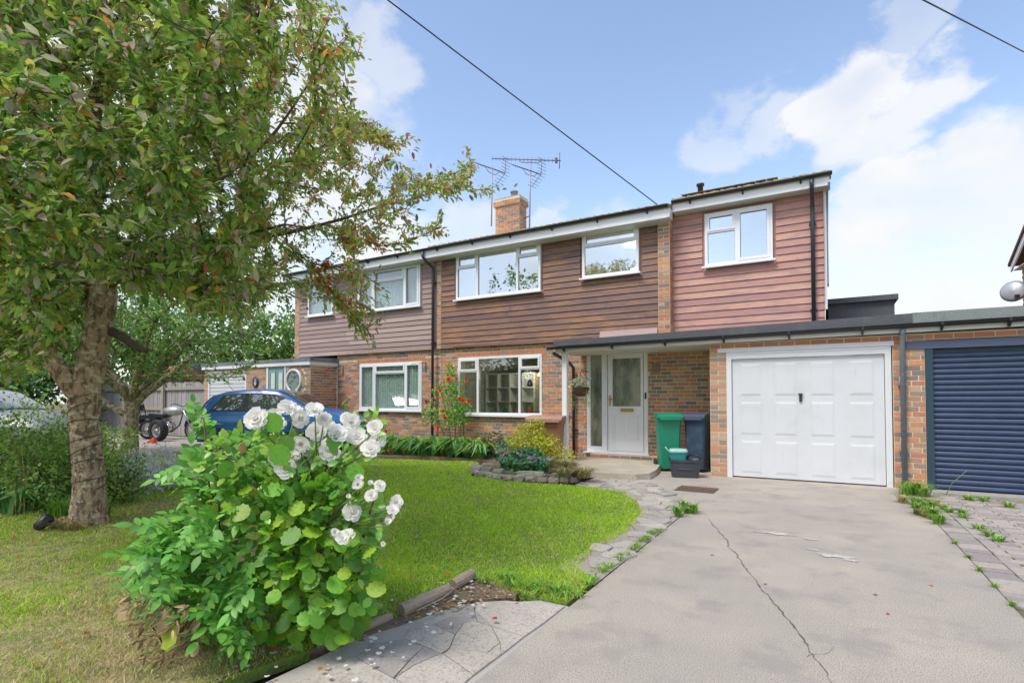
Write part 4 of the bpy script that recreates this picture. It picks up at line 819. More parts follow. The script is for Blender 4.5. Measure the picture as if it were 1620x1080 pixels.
for (a, b_) in ((-13.90, -13.70), (-13.56, -13.36)):
    MB().box(a, b_, Py - .002, Py + .004, .45, 2.1).put('door_pane', MT['tealglass'], dr)
    q = MB(); q.box(a - .025, a - .001, Py - .014, Py + .004, .42, 2.13); q.box(b_ + .001, b_ + .025, Py - .014, Py + .004, .42, 2.13); q.box(a, b_, Py - .013, Py + .004, 2.101, 2.13); q.put('door_moulding', MT['tealdoor'], dr)
MB().box(-13.65, -13.615, Py - .03, Py + .004, 1.45, 1.62).put('door_handle', MT['black'], dr)
pq = MB().lathe([(0, -.02), (.135, -.02), (.14, 0)], 28, 'y', (-14.57, Py - .01, 1.84), sy=1.25).put('house_plaque', MT['bluesign'])
tag(pq, 'dark blue oval plaque with a pale figure beside the teal door', 'plaque')
pf = MB(); pf.lathe([(0, -.004), (.028, -.004)], 12, 'y', (-14.57, Py - .031, 1.90), sy=1.2); pf.lathe([(0, -.004), (.055, -.004)], 12, 'y', (-14.57, Py - .0305, 1.80), sy=1.3); pf.put('emblem', MT['paintmark'], pq)
MB().tube([(-12.19, 10.93, 2.28), (-12.18, 10.93, .6), (-11.9, 10.9, .45)], .012, 6).put('pale_pipe', MT['soffit'], nb)
# wall hooks of the hanging brackets
for (x, lab) in ((-11.95, 'empty black wall bracket left of the lace curtained window'), (-8.92, 'black wall bracket with curled arm right of the lace curtained window')):
    o = MB().tube([(x, Wf - .02, 2.30), (x, Wf - .02, 2.0)], .008, 6).tube([(x, Wf - .02, 2.27), (x - .18, Wf - .35, 2.22), (x - .22, Wf - .42, 2.12)], .007, 6).put('wall_bracket', MT['black']); tag(o, lab, 'bracket', 'wall brackets')
# ================================================================== RIGHT-HAND GARAGE
ga = root('neighbour_garage', (2.6, 9.75, 0), 'brick garage with closed navy roller door at the right edge', 'garage')
w = wallmesh('y', Gy + .002, .24, 1.272, 6.0, -.02, 2.262, [(1.272, 4.0, -.1, 2.16)]).put('garage_wall', MT['mortar'], ga)
course(ga, w, 'brickred', 'y', Gy, 1.272, 4.3, 2.205, .064, .225, .12, [])
MB().box(1.0, 4.2, Gy - .035, Gy - .001, 2.06, 2.155).put('lintel_board', MT['navywood'], ga) if False else MB().box(1.02, 4.2, Gy - .032, Gy + .05, 2.035, 2.145).put('lintel_board', MT['navywood'], ga)
MB().box(1.274, 1.36, Gy - .02, Gy + .10, -.01, 2.033).put('guide_rail', MT['navydark'], ga)
rd = MB().box(1.361, 4.0, Gy + .07, Gy + .09, 0, 2.033).put('roller_door', MT['navydark'], ga)
for k in range(25):
    z0 = .012 + k * .0785; m_ = MB(); m_.prism([(Gy + .07, z0), (Gy + .048, z0 + .004), (Gy + .038, z0 + .02), (Gy + .034, z0 + .038), (Gy + .038, z0 + .056), (Gy + .048, z0 + .070), (Gy + .07, z0 + .0725)], 'x', 1.362, 3.99); m_.put('slat', MT['navy'], rd)
MB().prism([(1.121, 2.40), (6, 2.43), (6, 2.56), (1.121, 2.545)], 'y', 9.60, 9.64).put('roof_edge', M('mineral felt', (.20, .23, .23), .95, nz=(70, (.34, .37, .36), .45, .7), nz2=(5, (.16, .19, .13), .5, .7), bump=(200, .6, .004)), ga)
MB().prism([(9.641, 2.42), (18, 2.42), (18, 2.58), (9.641, 2.555)], 'x', 1.121, 6).put('flat_roof', MT['felt'], ga)
MB().prism([(1.121, 2.275), (6, 2.30), (6, 2.40), (1.121, 2.375)], 'y', 9.655, 9.69).put('fascia', MT['upvc'], ga); gutter(ga, 1.10, 6, 9.58, 2.376, 2.40, r=.05, brackets=.72)
downpipe(ga, [(1.0, 9.60, 2.33), (1.0, 9.63, 2.25), (1.0, 9.67, 2.16), (1.0, 9.67, .09)], .036, 'pipegrey', clips=[(1.0, 9.69, 1.52), (1.0, 9.69, .55)])
sheet('garage_threshold', [(1.28, 9.45), (5, 9.45), (5, 9.76), (1.28, 9.76)], .012, MT['concrete2'], .08)
# ================================================================== FAR RIGHT HOUSE + dish
fh = root('distant_house', (7, 17, 0), 'brick house with white gable trim cut off by the right edge of the photograph', 'house')
b = MB(); b.prism([(19.72, 0), (19.72, 4.95), (15.2, 7.0), (10.7, 4.95), (10.7, 0)], 'x', 4.75, 12); w = b.put('gable_wall', MT['mortar'], fh)
for k in range(30):
    z = 2.7 + k * .075
    for j in range(14): BRICKS.append((fh, w, 'brick', (4.744, 19.72 - .115 - j * .225 - (.11 if k % 2 else 0), z), .215, .065, .012, 'xn'))
MB().prism([(19.80, 4.85), (15.2, 7.05), (10.6, 4.85), (10.6, 5.03), (15.2, 7.23), (19.80, 5.03)], 'x', 4.52, 4.56).put('verge_board', MT['upvc'], fh)
MB().prism([(19.86, 5.01), (15.2, 7.24), (10.5, 5.01), (10.5, 5.09), (15.2, 7.33), (19.86, 5.09)], 'x', 4.48, 12).put('roof', M('far roof tile', (.16, .07, .06), .8), fh)
MB().box(4.561, 4.75, 10.6, 19.72, 4.86, 4.88).put('soffit', MT['soffit'], fh)
dsh = root('satellite_dish', (4.72, 20.3, 3.95), 'grey satellite dish on the side wall of the right-hand brick house', 'satellite dish')
b = MB(); b.lathe([(0, .08), (.15, .06), (.28, .02), (.36, -.03), (.365, -.025), (.285, .03), (.15, .07), (0, .09)], 28); m_ = Matrix.Translation((4.46, 19.3, 4.24)) @ Matrix.Scale(.8, 4) @ Matrix.Rotation(R(-25), 4, 'Z') @ Matrix.Rotation(R(82), 4, 'X'); b.xf(m_).put('reflector', MT['dish'], dsh)
MB().tube([(4.75, 19.4, 4.1), (4.50, 19.38, 4.18)], .025, 6).put('mount', MT['black'], dsh); MB().tube([(4.50, 19.3, 3.98), (4.44, 18.95, 4.02)], .013, 6).box(4.39, 4.49, 18.88, 18.98, 3.98, 4.08).put('receiver_arm', MT['black'], dsh)
# ================================================================== INTERIOR THINGS SEEN THROUGH THE GLASS
def shelf_unit():
    t = root('shelf_unit', (-7.1, 13.0, .12), 'white cube shelf unit standing inside the ground floor room behind the glass', 'shelf')
    x0, y0, n, m, s = -8.15, 12.6, 4, 5, .38
    b = MB()
    for i in range(n + 1): b.box(x0 + i * s - .015, x0 + i * s + .015, y0, y0 + .36, .12, .12 + m * s)
    b.put('upright', MT['shelf'], t); b = MB()
    for j in range(m + 1): b.box(x0, x0 + n * s, y0 + .003, y0 + .357, .12 + j * s - .012, .12 + j * s + .012)
    b.put('shelf', MT['shelf'], t); MB().box(x0, x0 + n * s, y0 + .36, y0 + .37, .12, .12 + m * s).put('back_panel', MT['shelf'], t)
    for (i, j, m2, lab) in [(2, 2, 'redp', 'small red object on a shelf inside the left ground floor window'), (3, 2, 'redp', 'second red object on the shelf nearer the dark room inside'), (1, 2, 'bingreen', 'green bottle on the shelf inside the ground floor window'), (3, 4, 'black', 'dark round vase on the top shelf inside the window')]:
        o = MB().lathe([(0, 0), (.06, .0), (.08, .07), (.05, .15), (.03, .2), (0, .2)], 14, c=(x0 + (i + .5) * s, y0 + .12, .13 + j * s)).put('ornament', MT[m2]); tag(o, lab, 'ornament')
shelf_unit()
tb = root('side_table', (-6.2, 13.2, .12), 'low pale sideboard in the dark room seen through the ground floor window', 'sideboard'); MB().box(-6.6, -5.6, 12.8, 13.3, 1.02, 1.06).put('top', MT['shelf'], tb)
MB().box(-6.55, -5.65, 12.85, 13.25, .12, 1.019).put('carcass', MT['room'], tb)
def pendant(x, y, z, lab, r=.16):
    t = root('pendant_lamp', (x, y, z), lab, 'lamp'); MB().lathe([(r * .5, .12), (r, 0), (r * .97, -.01), (r * .4, .11)], 18, c=(x, y, z)).put('lamp_shade', MT['bulb'], t); MB().tube([(x, y, z + .11), (x, y, z + .5)], .006, 5).put('flex', MT['black'], t)
pendant(-6.35, 12.6, 1.95, 'lit cream pendant lamp seen through the right light of the ground floor window')
pendant(-3.75, 12.0, 4.85, 'lit fringed ceiling lamp seen in the top light of the small upstairs window', .22)
pendant(-5.9, 12.2, 4.65, 'lit ceiling lamp seen in the large upstairs window', .15)
b = MB()
for k in range(5): b.box(-7.27, -6.16, 11.05, 11.07, 2.14 + k * .04, 2.165 + k * .04)
tag(b.put('venetian_blind', MT['shelf']), 'raised white slatted blind at the top of the ground floor window', 'blind')
for (x, y, z, e) in [(-6.6, 12.2, 2.2, 9), (-5.9, 12.3, 4.4, 14), (-3.75, 12.1, 4.5, 14)]:      # light of the lit pendant lamps
    l = bpy.data.lights.new('lamp_light', 'POINT'); l.energy = e; l.color = (1, .86, .68); l.shadow_soft_size = .12; lo = bpy.data.objects.new('lamp_light', l); COL.objects.link(lo); lo.location = (x, y, z - .25)
# ================================================================== AERIALS AND CABLES
def yagi(parent, p0, p1, n, el, refl=None, vertical=False):
    p0, p1 = Vector(p0), Vector(p1); MB().tube([p0, p1], .014, 6).put('boom', MT['steel'], parent); d = (p1 - p0).normalized(); up = Vector((0, 0, 1)); side = d.cross(up).normalized(); e = up if vertical else side; b = MB()
    for i in range(n):
        c = p0 + (p1 - p0) * (i / n); MB().tube([c - e * el, c + e * el], .006, 5).put('element', MT['steel'], parent)
    if refl:
        b = MB()
        for sgn in (1, -1):
            for k in range(5):
                o = p1 - d * (.02 + k * .05) * (-.6) + (e.cross(d)) * sgn * (.06 + k * .09) - d * (-.02 - 0 * k) ; o = p1 + (e.cross(d)) * sgn * (.05 + k * .09) - d * (k * .045); b.tube([o - e * refl, o + e * refl], .006, 5)
            b.tube([p1, p1 + e.cross(d) * sgn * .42 - d * .19], .008, 5)
        b.put('reflector', MT['steel'], parent)
A = root('television_aerial', (-7.95, 14.3, 6.2), 'tall mast on the right of the chimney with two aerials one above the other', 'aerial')
mx = at(839, 345, 17.05)[0]; D0 = 16.6
top = at(839.5, 256, D0); bot = at(837.5, 352, D0)
MB().tube([tuple(bot - np.array([0, 0, .35])), tuple(top)], .024, 8).put('mast', MT['pole'], A)
a, b_ = at(778.5, 251, D0 + .3), at(887, 254.5, D0 - .3); yagi(A, a, b_, 17, .075, None, True); MB().tube([tuple(at(885.5, 242, D0 - .3)), tuple(at(885, 267, D0 - .3))], .012, 6).put('reflector', MT['steel'], A)
MB().box(*[v for v in (at(878, 252, D0 - .28)[0], at(882, 252, D0 - .28)[0])], at(880, 252, D0 - .28)[1] - .03, at(880, 252, D0 - .28)[1] + .03, at(880, 258, D0 - .28)[2], at(880, 250, D0 - .28)[2]).put('balun', MT['steel'], A)
MB().tube([tuple(at(822, 253, D0)), tuple(at(825, 257, D0)), tuple(at(852, 258, D0)), tuple(at(856, 253, D0))], .01, 6).put('cradle', MT['steel'], A)
yagi(A, at(811, 261, D0 + .5), at(856, 276, D0 - .3), 14, .16, .2); MB().tube([tuple(at(827, 267, D0)), tuple(at(832, 275, D0)), tuple(at(845, 279, D0)), tuple(at(850, 274, D0))], .01, 6).put('cradle', MT['steel'], A)
MB().tube([tuple(bot + np.array([0, 0, .2])), tuple(bot + np.array([-.25, .1, .2]))], .015, 6).put('bracket', MT['steel'], A)
B_ = root('television_aerial', (-9.2, 14.4, 6.2), 'shorter mast on the left of the chimney with a single aerial', 'aerial')
MB().tube([tuple(at(777.5, 358, D0)), tuple(at(779, 262, D0))], .02, 8).put('mast', MT['pole'], B_); yagi(B_, at(752, 258, D0 + .5), at(799, 274, D0 - .3), 14, .16, .2)
MB().tube([tuple(at(768, 265, D0)), tuple(at(773, 272, D0)), tuple(at(784, 277, D0)), tuple(at(790, 272, D0))], .01, 6).put('cradle', MT['steel'], B_)
def cable(p0, p1, lab, r=.011, ext=.6, sag=.0):
    p0, p1 = Vector(p0), Vector(p1); p2 = p0 + (p0 - p1) * ext; pts = [p1 + (p2 - p1) * t + Vector((0, 0, -sag * 4 * t * (1 - t))) for t in np.linspace(0, 1, 16)]
    tag(MB().tube(pts, r, 6).put('overhead_cable', MT['cable']), lab, 'cable', 'overhead cables')
cable(at(613, 0, 7.5), at(1040, 324, 10.75), 'long overhead cable running down to the eaves above the brick pier', .010)
cable(at(1460, 0, 7.0), at(1640, 93, 11.0), 'short stretch of overhead cable crossing the top right corner of the sky', .010)
# ================================================================== BINS, BOXES, BASKET
def wheelie(name, loc, rz, lab, body, lid, h=1.0, w=.46, d=.52, lh=.09):
    t = root(name, loc, lab, 'wheelie bin', 'bins outside the house', rz)
    b = MB(); L = []
    for (z, s) in ((.06, .80), (.12, .84), (h - .10, 1.0), (h - .10, 1.06), (h - .02, 1.07)): L.append([(-w / 2 * s, -d / 2 * s, z), (w / 2 * s, -d / 2 * s, z), (w / 2 * s, d / 2 * s, z), (-w / 2 * s, d / 2 * s, z)])
    vs = []; c = .16
    for r_ in L:
        for k in range(4):
            p, q, o = Vector(r_[k]), Vector(r_[(k + 1) % 4]), Vector(r_[k - 1]); vs += [tuple(p.lerp(o, .08)), tuple(p.lerp(q, .08))]
    n = 8; fs = [(i * n + j, i * n + (j + 1) % n, (i + 1) * n + (j + 1) % n, (i + 1) * n + j) for i in range(4) for j in range(n)] + [tuple(range(n))[::-1]]
    b.add(vs, fs); b.put('body', MT[body], t, world=False)
    l = MB(); W2, D2 = w * .56, d * .57; sec = [(-D2 - .03, h - .035), (-D2 - .03, h + .0), (-D2 + .03, h + .035), (0, h + .065), (D2 - .05, h + .06), (D2 + .05, h + .02), (D2 + .05, h - .02)]
    l.prism(sec, 'x', -W2, W2); l.box(-W2 + .04, W2 - .04, -D2 - .045, -D2 - .028, h - .06, h - .01); l.put('lid', MT[lid], t, world=False)
    MB().tube([(-W2 + .03, D2 + .05, h), (-W2 + .03, D2 + .11, h - .01), (W2 - .03, D2 + .11, h - .01), (W2 - .03, D2 + .05, h)], .016, 8).put('handle', MT[lid], t, world=False)
    MB().tube([(-w / 2 - .02, d / 2 * .86, .10), (w / 2 + .02, d / 2 * .86, .10)], .012, 8).put('axle', MT['pole'], t, world=False)
    for s in (-1, 1): MB().lathe([(0, -.025), (.085, -.025), (.10, -.015), (.10, .015), (.085, .025), (0, .025)], 20, 'x', (s * (w / 2 * .86 + .03), d / 2 * .86, .10)).put('wheel', MT['tyre'], t, world=False)
    return t
wheelie('wheelie_bin', (-2.50, 10.05, 0), R(24), 'bright green wheelie bin beside the front door, left of the navy one', 'bingreen', 'bingreen', 1.0, .40, .42)
wheelie('wheelie_bin', (-1.99, 10.20, 0), R(-10), 'dark navy wheelie bin between the green bin and the garage wall', 'binblue', 'binlid', 1.0, .37, .42)
wheelie('wheelie_bin', (-4.78, 9.72, 0), R(8), 'faded brown wheelie bin in front of the white canopy post', 'binbrown', 'bintop', .93, .66, .60)
def tub(name, c, sx, sy, h, lab, cat, mat, rz, rim=.02):
    t = root(name, c, lab, cat, None, rz); b = MB(); vs = []
    prof = [(.80, 0), (.84, .01), (.96, h * .86), (1.03, h * .87), (1.05, h), (1.0, h), (.93, h * .9), (.78, .03)]
    for (s, z) in prof:
        for k in range(16):
            a = 2 * math.pi * (k + .5) / 16; x = math.copysign(abs(math.cos(a)) ** .35, math.cos(a)); y = math.copysign(abs(math.sin(a)) ** .35, math.sin(a)); vs.append((x * sx / 2 * s, y * sy / 2 * s, z))
    b.add(vs, [(i * 16 + j, i * 16 + (j + 1) % 16, (i + 1) * 16 + (j + 1) % 16, (i + 1) * 16 + j) for i in range(7) for j in range(16)] + [tuple(range(16))[::-1], tuple(range(112, 128))]); b.put('box_body', MT[mat], t, world=False); return t
t = tub('recycling_box', (-2.05, 9.36, 0), .52, .36, .30, 'low dark grey recycling box on the ground in front of the two bins', 'recycling box', 'boxblack', R(14))
q = MB(); q.tube([(-.14, -.175, .15), (.14, -.175, .15)], .006, 5); q.put('moulded_line', MT['binlid'], t, world=False); MB().tube([(.02, .10, .30), (.10, .06, .38), (.22, .02, .36), (.26, 0, .28)], .012, 6).put('handle', MT['black'], t, world=False)
t = tub('food_caddy', (-2.16, 9.37, .20), .28, .24, .22, 'teal food caddy with pale mint lid sitting in the dark recycling box', 'food caddy', 'caddy', R(14))
l = MB(); vs = []
for (s, z) in ((1.08, .215), (1.10, .235), (1.0, .262), (.6, .27)):
    for k in range(16):
        a = 2 * math.pi * (k + .5) / 16; vs.append((math.copysign(abs(math.cos(a)) ** .4, math.cos(a)) * .14 * s, math.copysign(abs(math.sin(a)) ** .4, math.sin(a)) * .12 * s, z))
l.add(vs, [(i * 16 + j, i * 16 + (j + 1) % 16, (i + 1) * 16 + (j + 1) % 16, (i + 1) * 16 + j) for i in range(3) for j in range(16)] + [tuple(range(48, 64)), tuple(range(16))[::-1]]); l.put('lid', MT['caddylid'], t, world=False)
MB().tube([(-.14, -.08, .21), (-.21, -.06, .29), (-.21, .05, .29), (-.14, .07, .21)], .009, 6).put('handle', MT['caddylid'], t, world=False)
# ---- doorstep, drain
ds = MB(); pts = [(-4.4, 10.718), (-4.4, 8.75), (-3.6, 8.48), (-3.0, 8.42), (-2.62, 8.52), (-2.47, 8.75), (-2.50, 9.3), (-2.62, 10.0), (-2.75, 10.6), (-2.76, 10.718)]
tag(ds.prism(pts, 'z', 0.0, .055).put('doorstep_slab', MT['doorstep']), 'wide worn stone slab forming the step before the front door', 'doorstep', None, 'structure')
MB().prism([(x * .985 - .05, y * .99 + .09) for x, y in pts], 'z', .056, .10).put('upper_slab', MT['doorstep'], bpy.data.objects['doorstep_slab'])
g = root('drain_cover', (-1.6, 8.1, .004), 'rusty iron drain grating set in the concrete before the garage', 'drain cover'); MB().box(-1.88, -1.34, 7.86, 8.32, .001, .008).put('frame', MT['crack'], g)
for k in range(11): MB().box(-1.86 + k * .047, -1.835 + k * .047, 7.88, 8.30, .0085, .018).put('bar', MT['rust'], g)
MB().box(-1.88, -1.34, 8.07, 8.10, .019, .024).put('bar', MT['rust'], g)
# ---- hanging basket
hb = root('hanging_basket', (-4.38, 10.45, 1.5), 'hanging basket of white flowers trailing beside the front door', 'hanging basket')
MB().lathe([(0, 1.37), (.08, 1.38), (.15, 1.44), (.18, 1.54), (.17, 1.56), (0, 1.55)], 18, c=(-4.40, 10.45, 0)).put('basket', MT['basket'], hb)
q = MB()
for a in (0, 2.1, 4.2): q.tube([(-4.40 + .17 * math.cos(a), 10.45 + .17 * math.sin(a), 1.55), (-4.40, 10.45, 1.85)], .004, 4)
q.tube([(-4.40, 10.45, 1.85), (-4.40, 10.5, 1.92), (-4.42, 10.94, 1.90)], .008, 5); q.tube([(-4.42, 10.94, 1.98), (-4.42, 10.94, 1.72), (-4.41, 10.6, 1.90)], .007, 5); q.put('chain', MT['basket'], hb)
n = 420; P = RNG.normal(size=(n, 3)) * np.array([.11, .09, .06]) + np.array([-4.40, 10.42, 1.60]); tr = RNG.random(n) < .45; P[tr, 2] -= RNG.uniform(.05, .42, tr.sum()); P[tr, 0] = -4.40 + RNG.choice([-.2, -.12, .16, .2], tr.sum()) + RNG.normal(0, .02, tr.sum())
place_leaves('leaf', hb, T_leaf(.35), P, unit(n) + np.array([0, -.5, -.3]), unit(n) + np.array([0, -1, 1]), RNG.uniform(.025, .045, n), [LF['gera'], LF['strap']], RNG.integers(0, 2, n), kind='stuff')
def flower5(r=.5):
    v = [(0, 0, .0)]; f = []
    for k in range(5):
        a = 2 * math.pi * k / 5; b = len(v)
        for (da, rr, z) in ((-.5, .35, .1), (-.45, .95, .22), (0, 1.05, .18), (.45, .95, .22), (.5, .35, .1)): v.append((math.cos(a + da) * rr * r, math.sin(a + da) * rr * r, z * r))
        f += [(0, b, b + 4), (b, b + 1, b + 2), (b, b + 2, b + 4), (b + 2, b + 3, b + 4)]
    return np.array(v), np.array(f)
n = 46; P = RNG.normal(size=(n, 3)) * np.array([.12, .06, .055]) + np.array([-4.40, 10.34, 1.66]); place_leaves('flower', hb, flower5(), P, unit(n), np.tile([0., -1, .5], (n, 1)) + unit(n) * .4, RNG.uniform(.045, .07, n), [LF['petalwh']], indiv=46, joined_name='flowers', kind='stuff')
# ================================================================== CARS AND MOTORCYCLE
def car(name, loc, rz, lab, paint, L=3.95, ht=1.43, prof=None, two_door=True):
    t = root(name, loc, lab, 'car', None, rz)
    xs = [0, .04, .18, .42, .75, 1.2, 1.7, 2.05, 2.3, 2.62, 2.88, 3.25, 3.6, 3.82, 3.95]; sc = L / 3.95
    top = [.78, .98, 1.14, 1.31, 1.39, 1.43, 1.435, 1.41, 1.33, 1.16, 1.00, .95, .88, .78, .62]; belt = [.74, .88, .91, .92, .92, .91, .90, .90, .90, .90, .90, .86, .80, .70, .56]
    bw = [.60, .70, .77, .81, .825, .83, .83, .83, .825, .82, .81, .80, .77, .70, .56]; rw = [.52, .55, .57, .59, .60, .61, .61, .60, .59, .60, .66, .66, .62, .56, .48]
    if prof: top, belt = prof
    S = []
    for i, x in enumerate(xs):
        T, B, w, r = top[i] * ht / 1.435, belt[i], bw[i], rw[i]; lo = .30 if 0 < i < 14 else .38
        half = [(0, T + .018), (r * .6, T + .012), (r * .93, T - .012), (r, T - .045), (w * .965, max(B, T * 0 + B)), (w, B - .06), (w + .008, .62), (w - .005, lo + .12), (w - .05, lo - .06), (0, lo - .08)]
        if T - .045 < B: half[3] = (r, T - .03); half[4] = (w * .9, min(B, T - .05)); half[5] = (w * .985, min(B - .06, T - .12))
        S.append([(x * sc, y, z) for y, z in half] + [(x * sc, -y, z) for y, z in half[-2:0:-1]])
    n = len(S[0]); b = MB(); vs = [p for s in S for p in s]; fs = [(i * n + j, (i + 1) * n + j, (i + 1) * n + (j + 1) % n, i * n + (j + 1) % n) for i in range(len(S) - 1) for j in range(n)] + [tuple(range(n)), tuple(range((len(S) - 1) * n, len(S) * n))[::-1]]
    b.add(vs, fs, smooth=True); body = b.put('body', MT[paint], t, world=False)
    def surf(x, tt, side):
        x /= sc; i = max(0, min(len(xs) - 2, int(np.searchsorted(xs, x)) - 1)); f = (x - xs[i]) / (xs[i + 1] - xs[i]); A_ = Vector(S[i][3]).lerp(Vector(S[i + 1][3]), f); B2 = Vector(S[i][4]).lerp(Vector(S[i + 1][4]), f); p = B2.lerp(A_, tt); p.y = (p.y + .010) * side; p.z += .002; return p
    def sidepane(outl, side, nm='side_window', mat='gl_car', parent=body):
        (xa, xb, xc, xd) = outl; q = MB(); k = 8; vs = []
        for i in range(k + 1):
            f = i / k; vs += [surf(xa + (xb - xa) * f, .12, side), surf(xd + (xc - xd) * f, .90, side)]
        q.add(vs, [(2 * i, 2 * i + 2, 2 * i + 3, 2 * i + 1) for i in range(k)]); q.put(nm, MT[mat], parent, world=False)
    for side in (-1, 1):
        sidepane((.40, 2.58, 2.16, .66), side, 'window_surround', 'black')
        for o in ((.46, 1.30, 1.26, .72), (1.42, 2.42, 2.08, 1.38)):
            q = MB(); k = 6; vs = []
            for i in range(k + 1):
                f = i / k; a, c = surf((o[0] + (o[1] - o[0]) * f) * sc, .17, side), surf((o[3] + (o[2] - o[3]) * f) * sc, .84, side); a.y += .004 * side; c.y += .004 * side; vs += [a, c]
            q.add(vs, [(2 * i, 2 * i + 2, 2 * i + 3, 2 * i + 1) for i in range(k)]); q.put('side_window', MT['gl_carb'], body, world=False)
    def crosspane(i0, i1, nm):
        q = MB(); vs = []
        for (i, f) in ((i0, .12), (i0, .5), (i0 + 1, 0), (i1, -.15)):
            ii = i if f >= 0 else i - 1; ff = f if f >= 0 else 1 + f; A_ = [Vector(S[ii][k]).lerp(Vector(S[ii + 1][k]), ff) for k in (2, 1, 0)]
            row = [A_[0], A_[1], A_[2], Vector((A_[1].x, -A_[1].y, A_[1].z)), Vector((A_[0].x, -A_[0].y, A_[0].z))]; vs += [v + Vector((.012 if i0 > 4 else -.012, 0, .012)) for v in row]
        q.add(vs, [(r * 5 + c, r * 5 + c + 1, r * 5 + c + 6, r * 5 + c + 5) for r in range(3) for c in range(4)], smooth=True); q.put(nm, MT['gl_carb'], body, world=False)
    crosspane(7, 10, 'windscreen'); crosspane(1, 3, 'rear_window')
    for side in (-1, 1):
        for wx in (.72 * sc, 3.18 * sc):
            MB().lathe([(0, 0), (.36, 0), (.375, -.02 * side)], 28, 'y', (wx, side * .815, .33)).put('wheel_arch', MT['black'], body, world=False)
            wh = MB().lathe([(.20, -.08), (.27, -.085), (.295, -.06), (.30, 0), (.295, .06), (.27, .085), (.20, .08)], 32, 'y', (wx, side * .80, .30)).put('tyre', MT['tyre'], t, world=False)
            r_ = MB().lathe([(.205, .05 * side), (.20, .06 * side), (.17, .03 * side), (.17, -.05)], 28, 'y', (wx, side * .80, .30)).lathe([(0, .065 * side), (.05, .06 * side), (.055, .03 * side)], 14, 'y', (wx, side * .80, .30))
            for k in range(9):
                a = 2 * math.pi * k / 9; c = Vector((wx, side * (.80 + .045), .30)); u = Vector((math.cos(a), 0, math.sin(a))); r_.tube([c + u * .04, c + u * .185], .016, 4)
            r_.put('rim', MT['rim'], wh, world=False)
        MB().lathe([(0, 0), (.05, 0)], 8, 'y', (0, 0, 0)) if False else None
        MB().box(.0 * sc, .10 * sc, side * .60, side * .72, .80, 1.04).put('tail_light', MT['redl'], t, world=False)
        MB().lathe([(0, .0), (.11, -.02), (.13, -.07)], 16, 'x', (3.86 * sc, side * .5, .66)).put('headlight', MT['rim'], t, world=False)
        m_ = MB().lathe([(0, -.09), (.055, -.06), (.07, 0), (.055, .06), (0, .09)], 12, 'y', (2.35 * sc, side * .95, .98)).put('mirror', MT[paint], t, world=False)
        MB().tube([(1.36 * sc, side * (.836), .34), (1.34 * sc, side * .838, .60), (1.34 * sc, side * .835, .86)], .004, 4).put('door_seam', MT['black'], body, world=False); MB().tube([(2.50 * sc, side * .83, .40), (2.52 * sc, side * .838, .60), (2.50 * sc, side * .83, .86)], .004, 4).put('door_seam', MT['black'], body, world=False)
        MB().box(1.42 * sc, 1.58 * sc, side * .83, side * .853, .76, .79).put('door_handle', MT[paint], body, world=False); MB().box(.9 * sc, 3.0 * sc, side * .83, side * .845, .44, .50).put('side_strip', MT['black'], body, world=False)
    MB().tube([(.55 * sc, 0, 1.42 * ht / 1.435), (.25 * sc, .0, 1.78)], .006, 5).put('aerial_rod', MT['black'], t, world=False)
    return t
MT['gl_carb'] = glass('car window', .22, base=(.04, .055, .05))
car('parked_car', (-13.30, 7.95, .06), R(26), 'blue three-door hatchback parked in front of the neighbouring porch', 'bluecar', L=3.8, ht=1.50)
car('parked_car', (-17.0, 3.1, .0), R(26), 'silver car behind the shrubs at the left edge of the picture', 'silver', L=4.4, ht=1.55)
def lathe_wheel(t, c, R_, w, spokes=14, nm='wheel', axis='y', fat=.25):
    wh = MB().lathe([(R_ * (1 - fat), -w * .8), (R_ * .88, -w), (R_ * .97, -w * .7), (R_, 0), (R_ * .97, w * .7), (R_ * .88, w), (R_ * (1 - fat), w * .8)], 32, axis, c).put(nm, MT['tyre'], t, world=False)
    r = MB().lathe([(R_ * (1 - fat), -w * .5), (R_ * (.96 - fat), 0), (R_ * (1 - fat), w * .5)], 32, axis, c).lathe([(0, -w * .7), (R_ * .13, -w * .6), (R_ * .13, w * .6), (0, w * .7)], 14, axis, c)
    for k in range(spokes):
        a = 2 * math.pi * k / spokes; u = Vector((math.cos(a), 0, math.sin(a))); cc_ = Vector(c); r.tube([cc_ + u * R_ * .1, cc_ + u * R_ * (.97 - fat)], R_ * .022 if spokes > 12 else .02, 4)
    r.put('rim', MT['rim'], wh, world=False)
_q = at(251, 634, 16.3); sw = root('spare_wheel', (_q[0], _q[1], .06), 'loose car wheel with alloy rim leaning in front of the motorcycle', 'wheel', None, R(10)); lathe_wheel(sw, (0, 0, .33), .33, .115, 15, 'tyre', fat=.38)
_q = at(236, 634, 17.2); mb = root('motorcycle', (_q[0], _q[1], .06), 'black and silver custom motorcycle parked before the plank fence', 'motorcycle', None, R(24))
lathe_wheel(mb, (.0, 0, .31), .31, .09, 20, fat=.3); lathe_wheel(mb, (1.55, 0, .31), .31, .055, 20, fat=.2)
MB().prism([(-.40, .55), (-.36, .70), (-.1, .78), (.25, .74), (.40, .62), (.30, .56), (.05, .66), (-.2, .62), (-.36, .5)], 'y', -.12, .12).put('rear_fender', MT['black'], mb, world=False)
MB().lathe([(0, -.2), (.16, -.12), (.2, 0), (.16, .12), (0, .2)], 12, 'y', (-.42, 0, .62), sx=1.4, sy=.8).put('top_box', MT['black'], mb, world=False); MB().box(-.72, -.66, -.09, .09, .60, .70).put('tail_light', MT['redl'], mb, world=False)
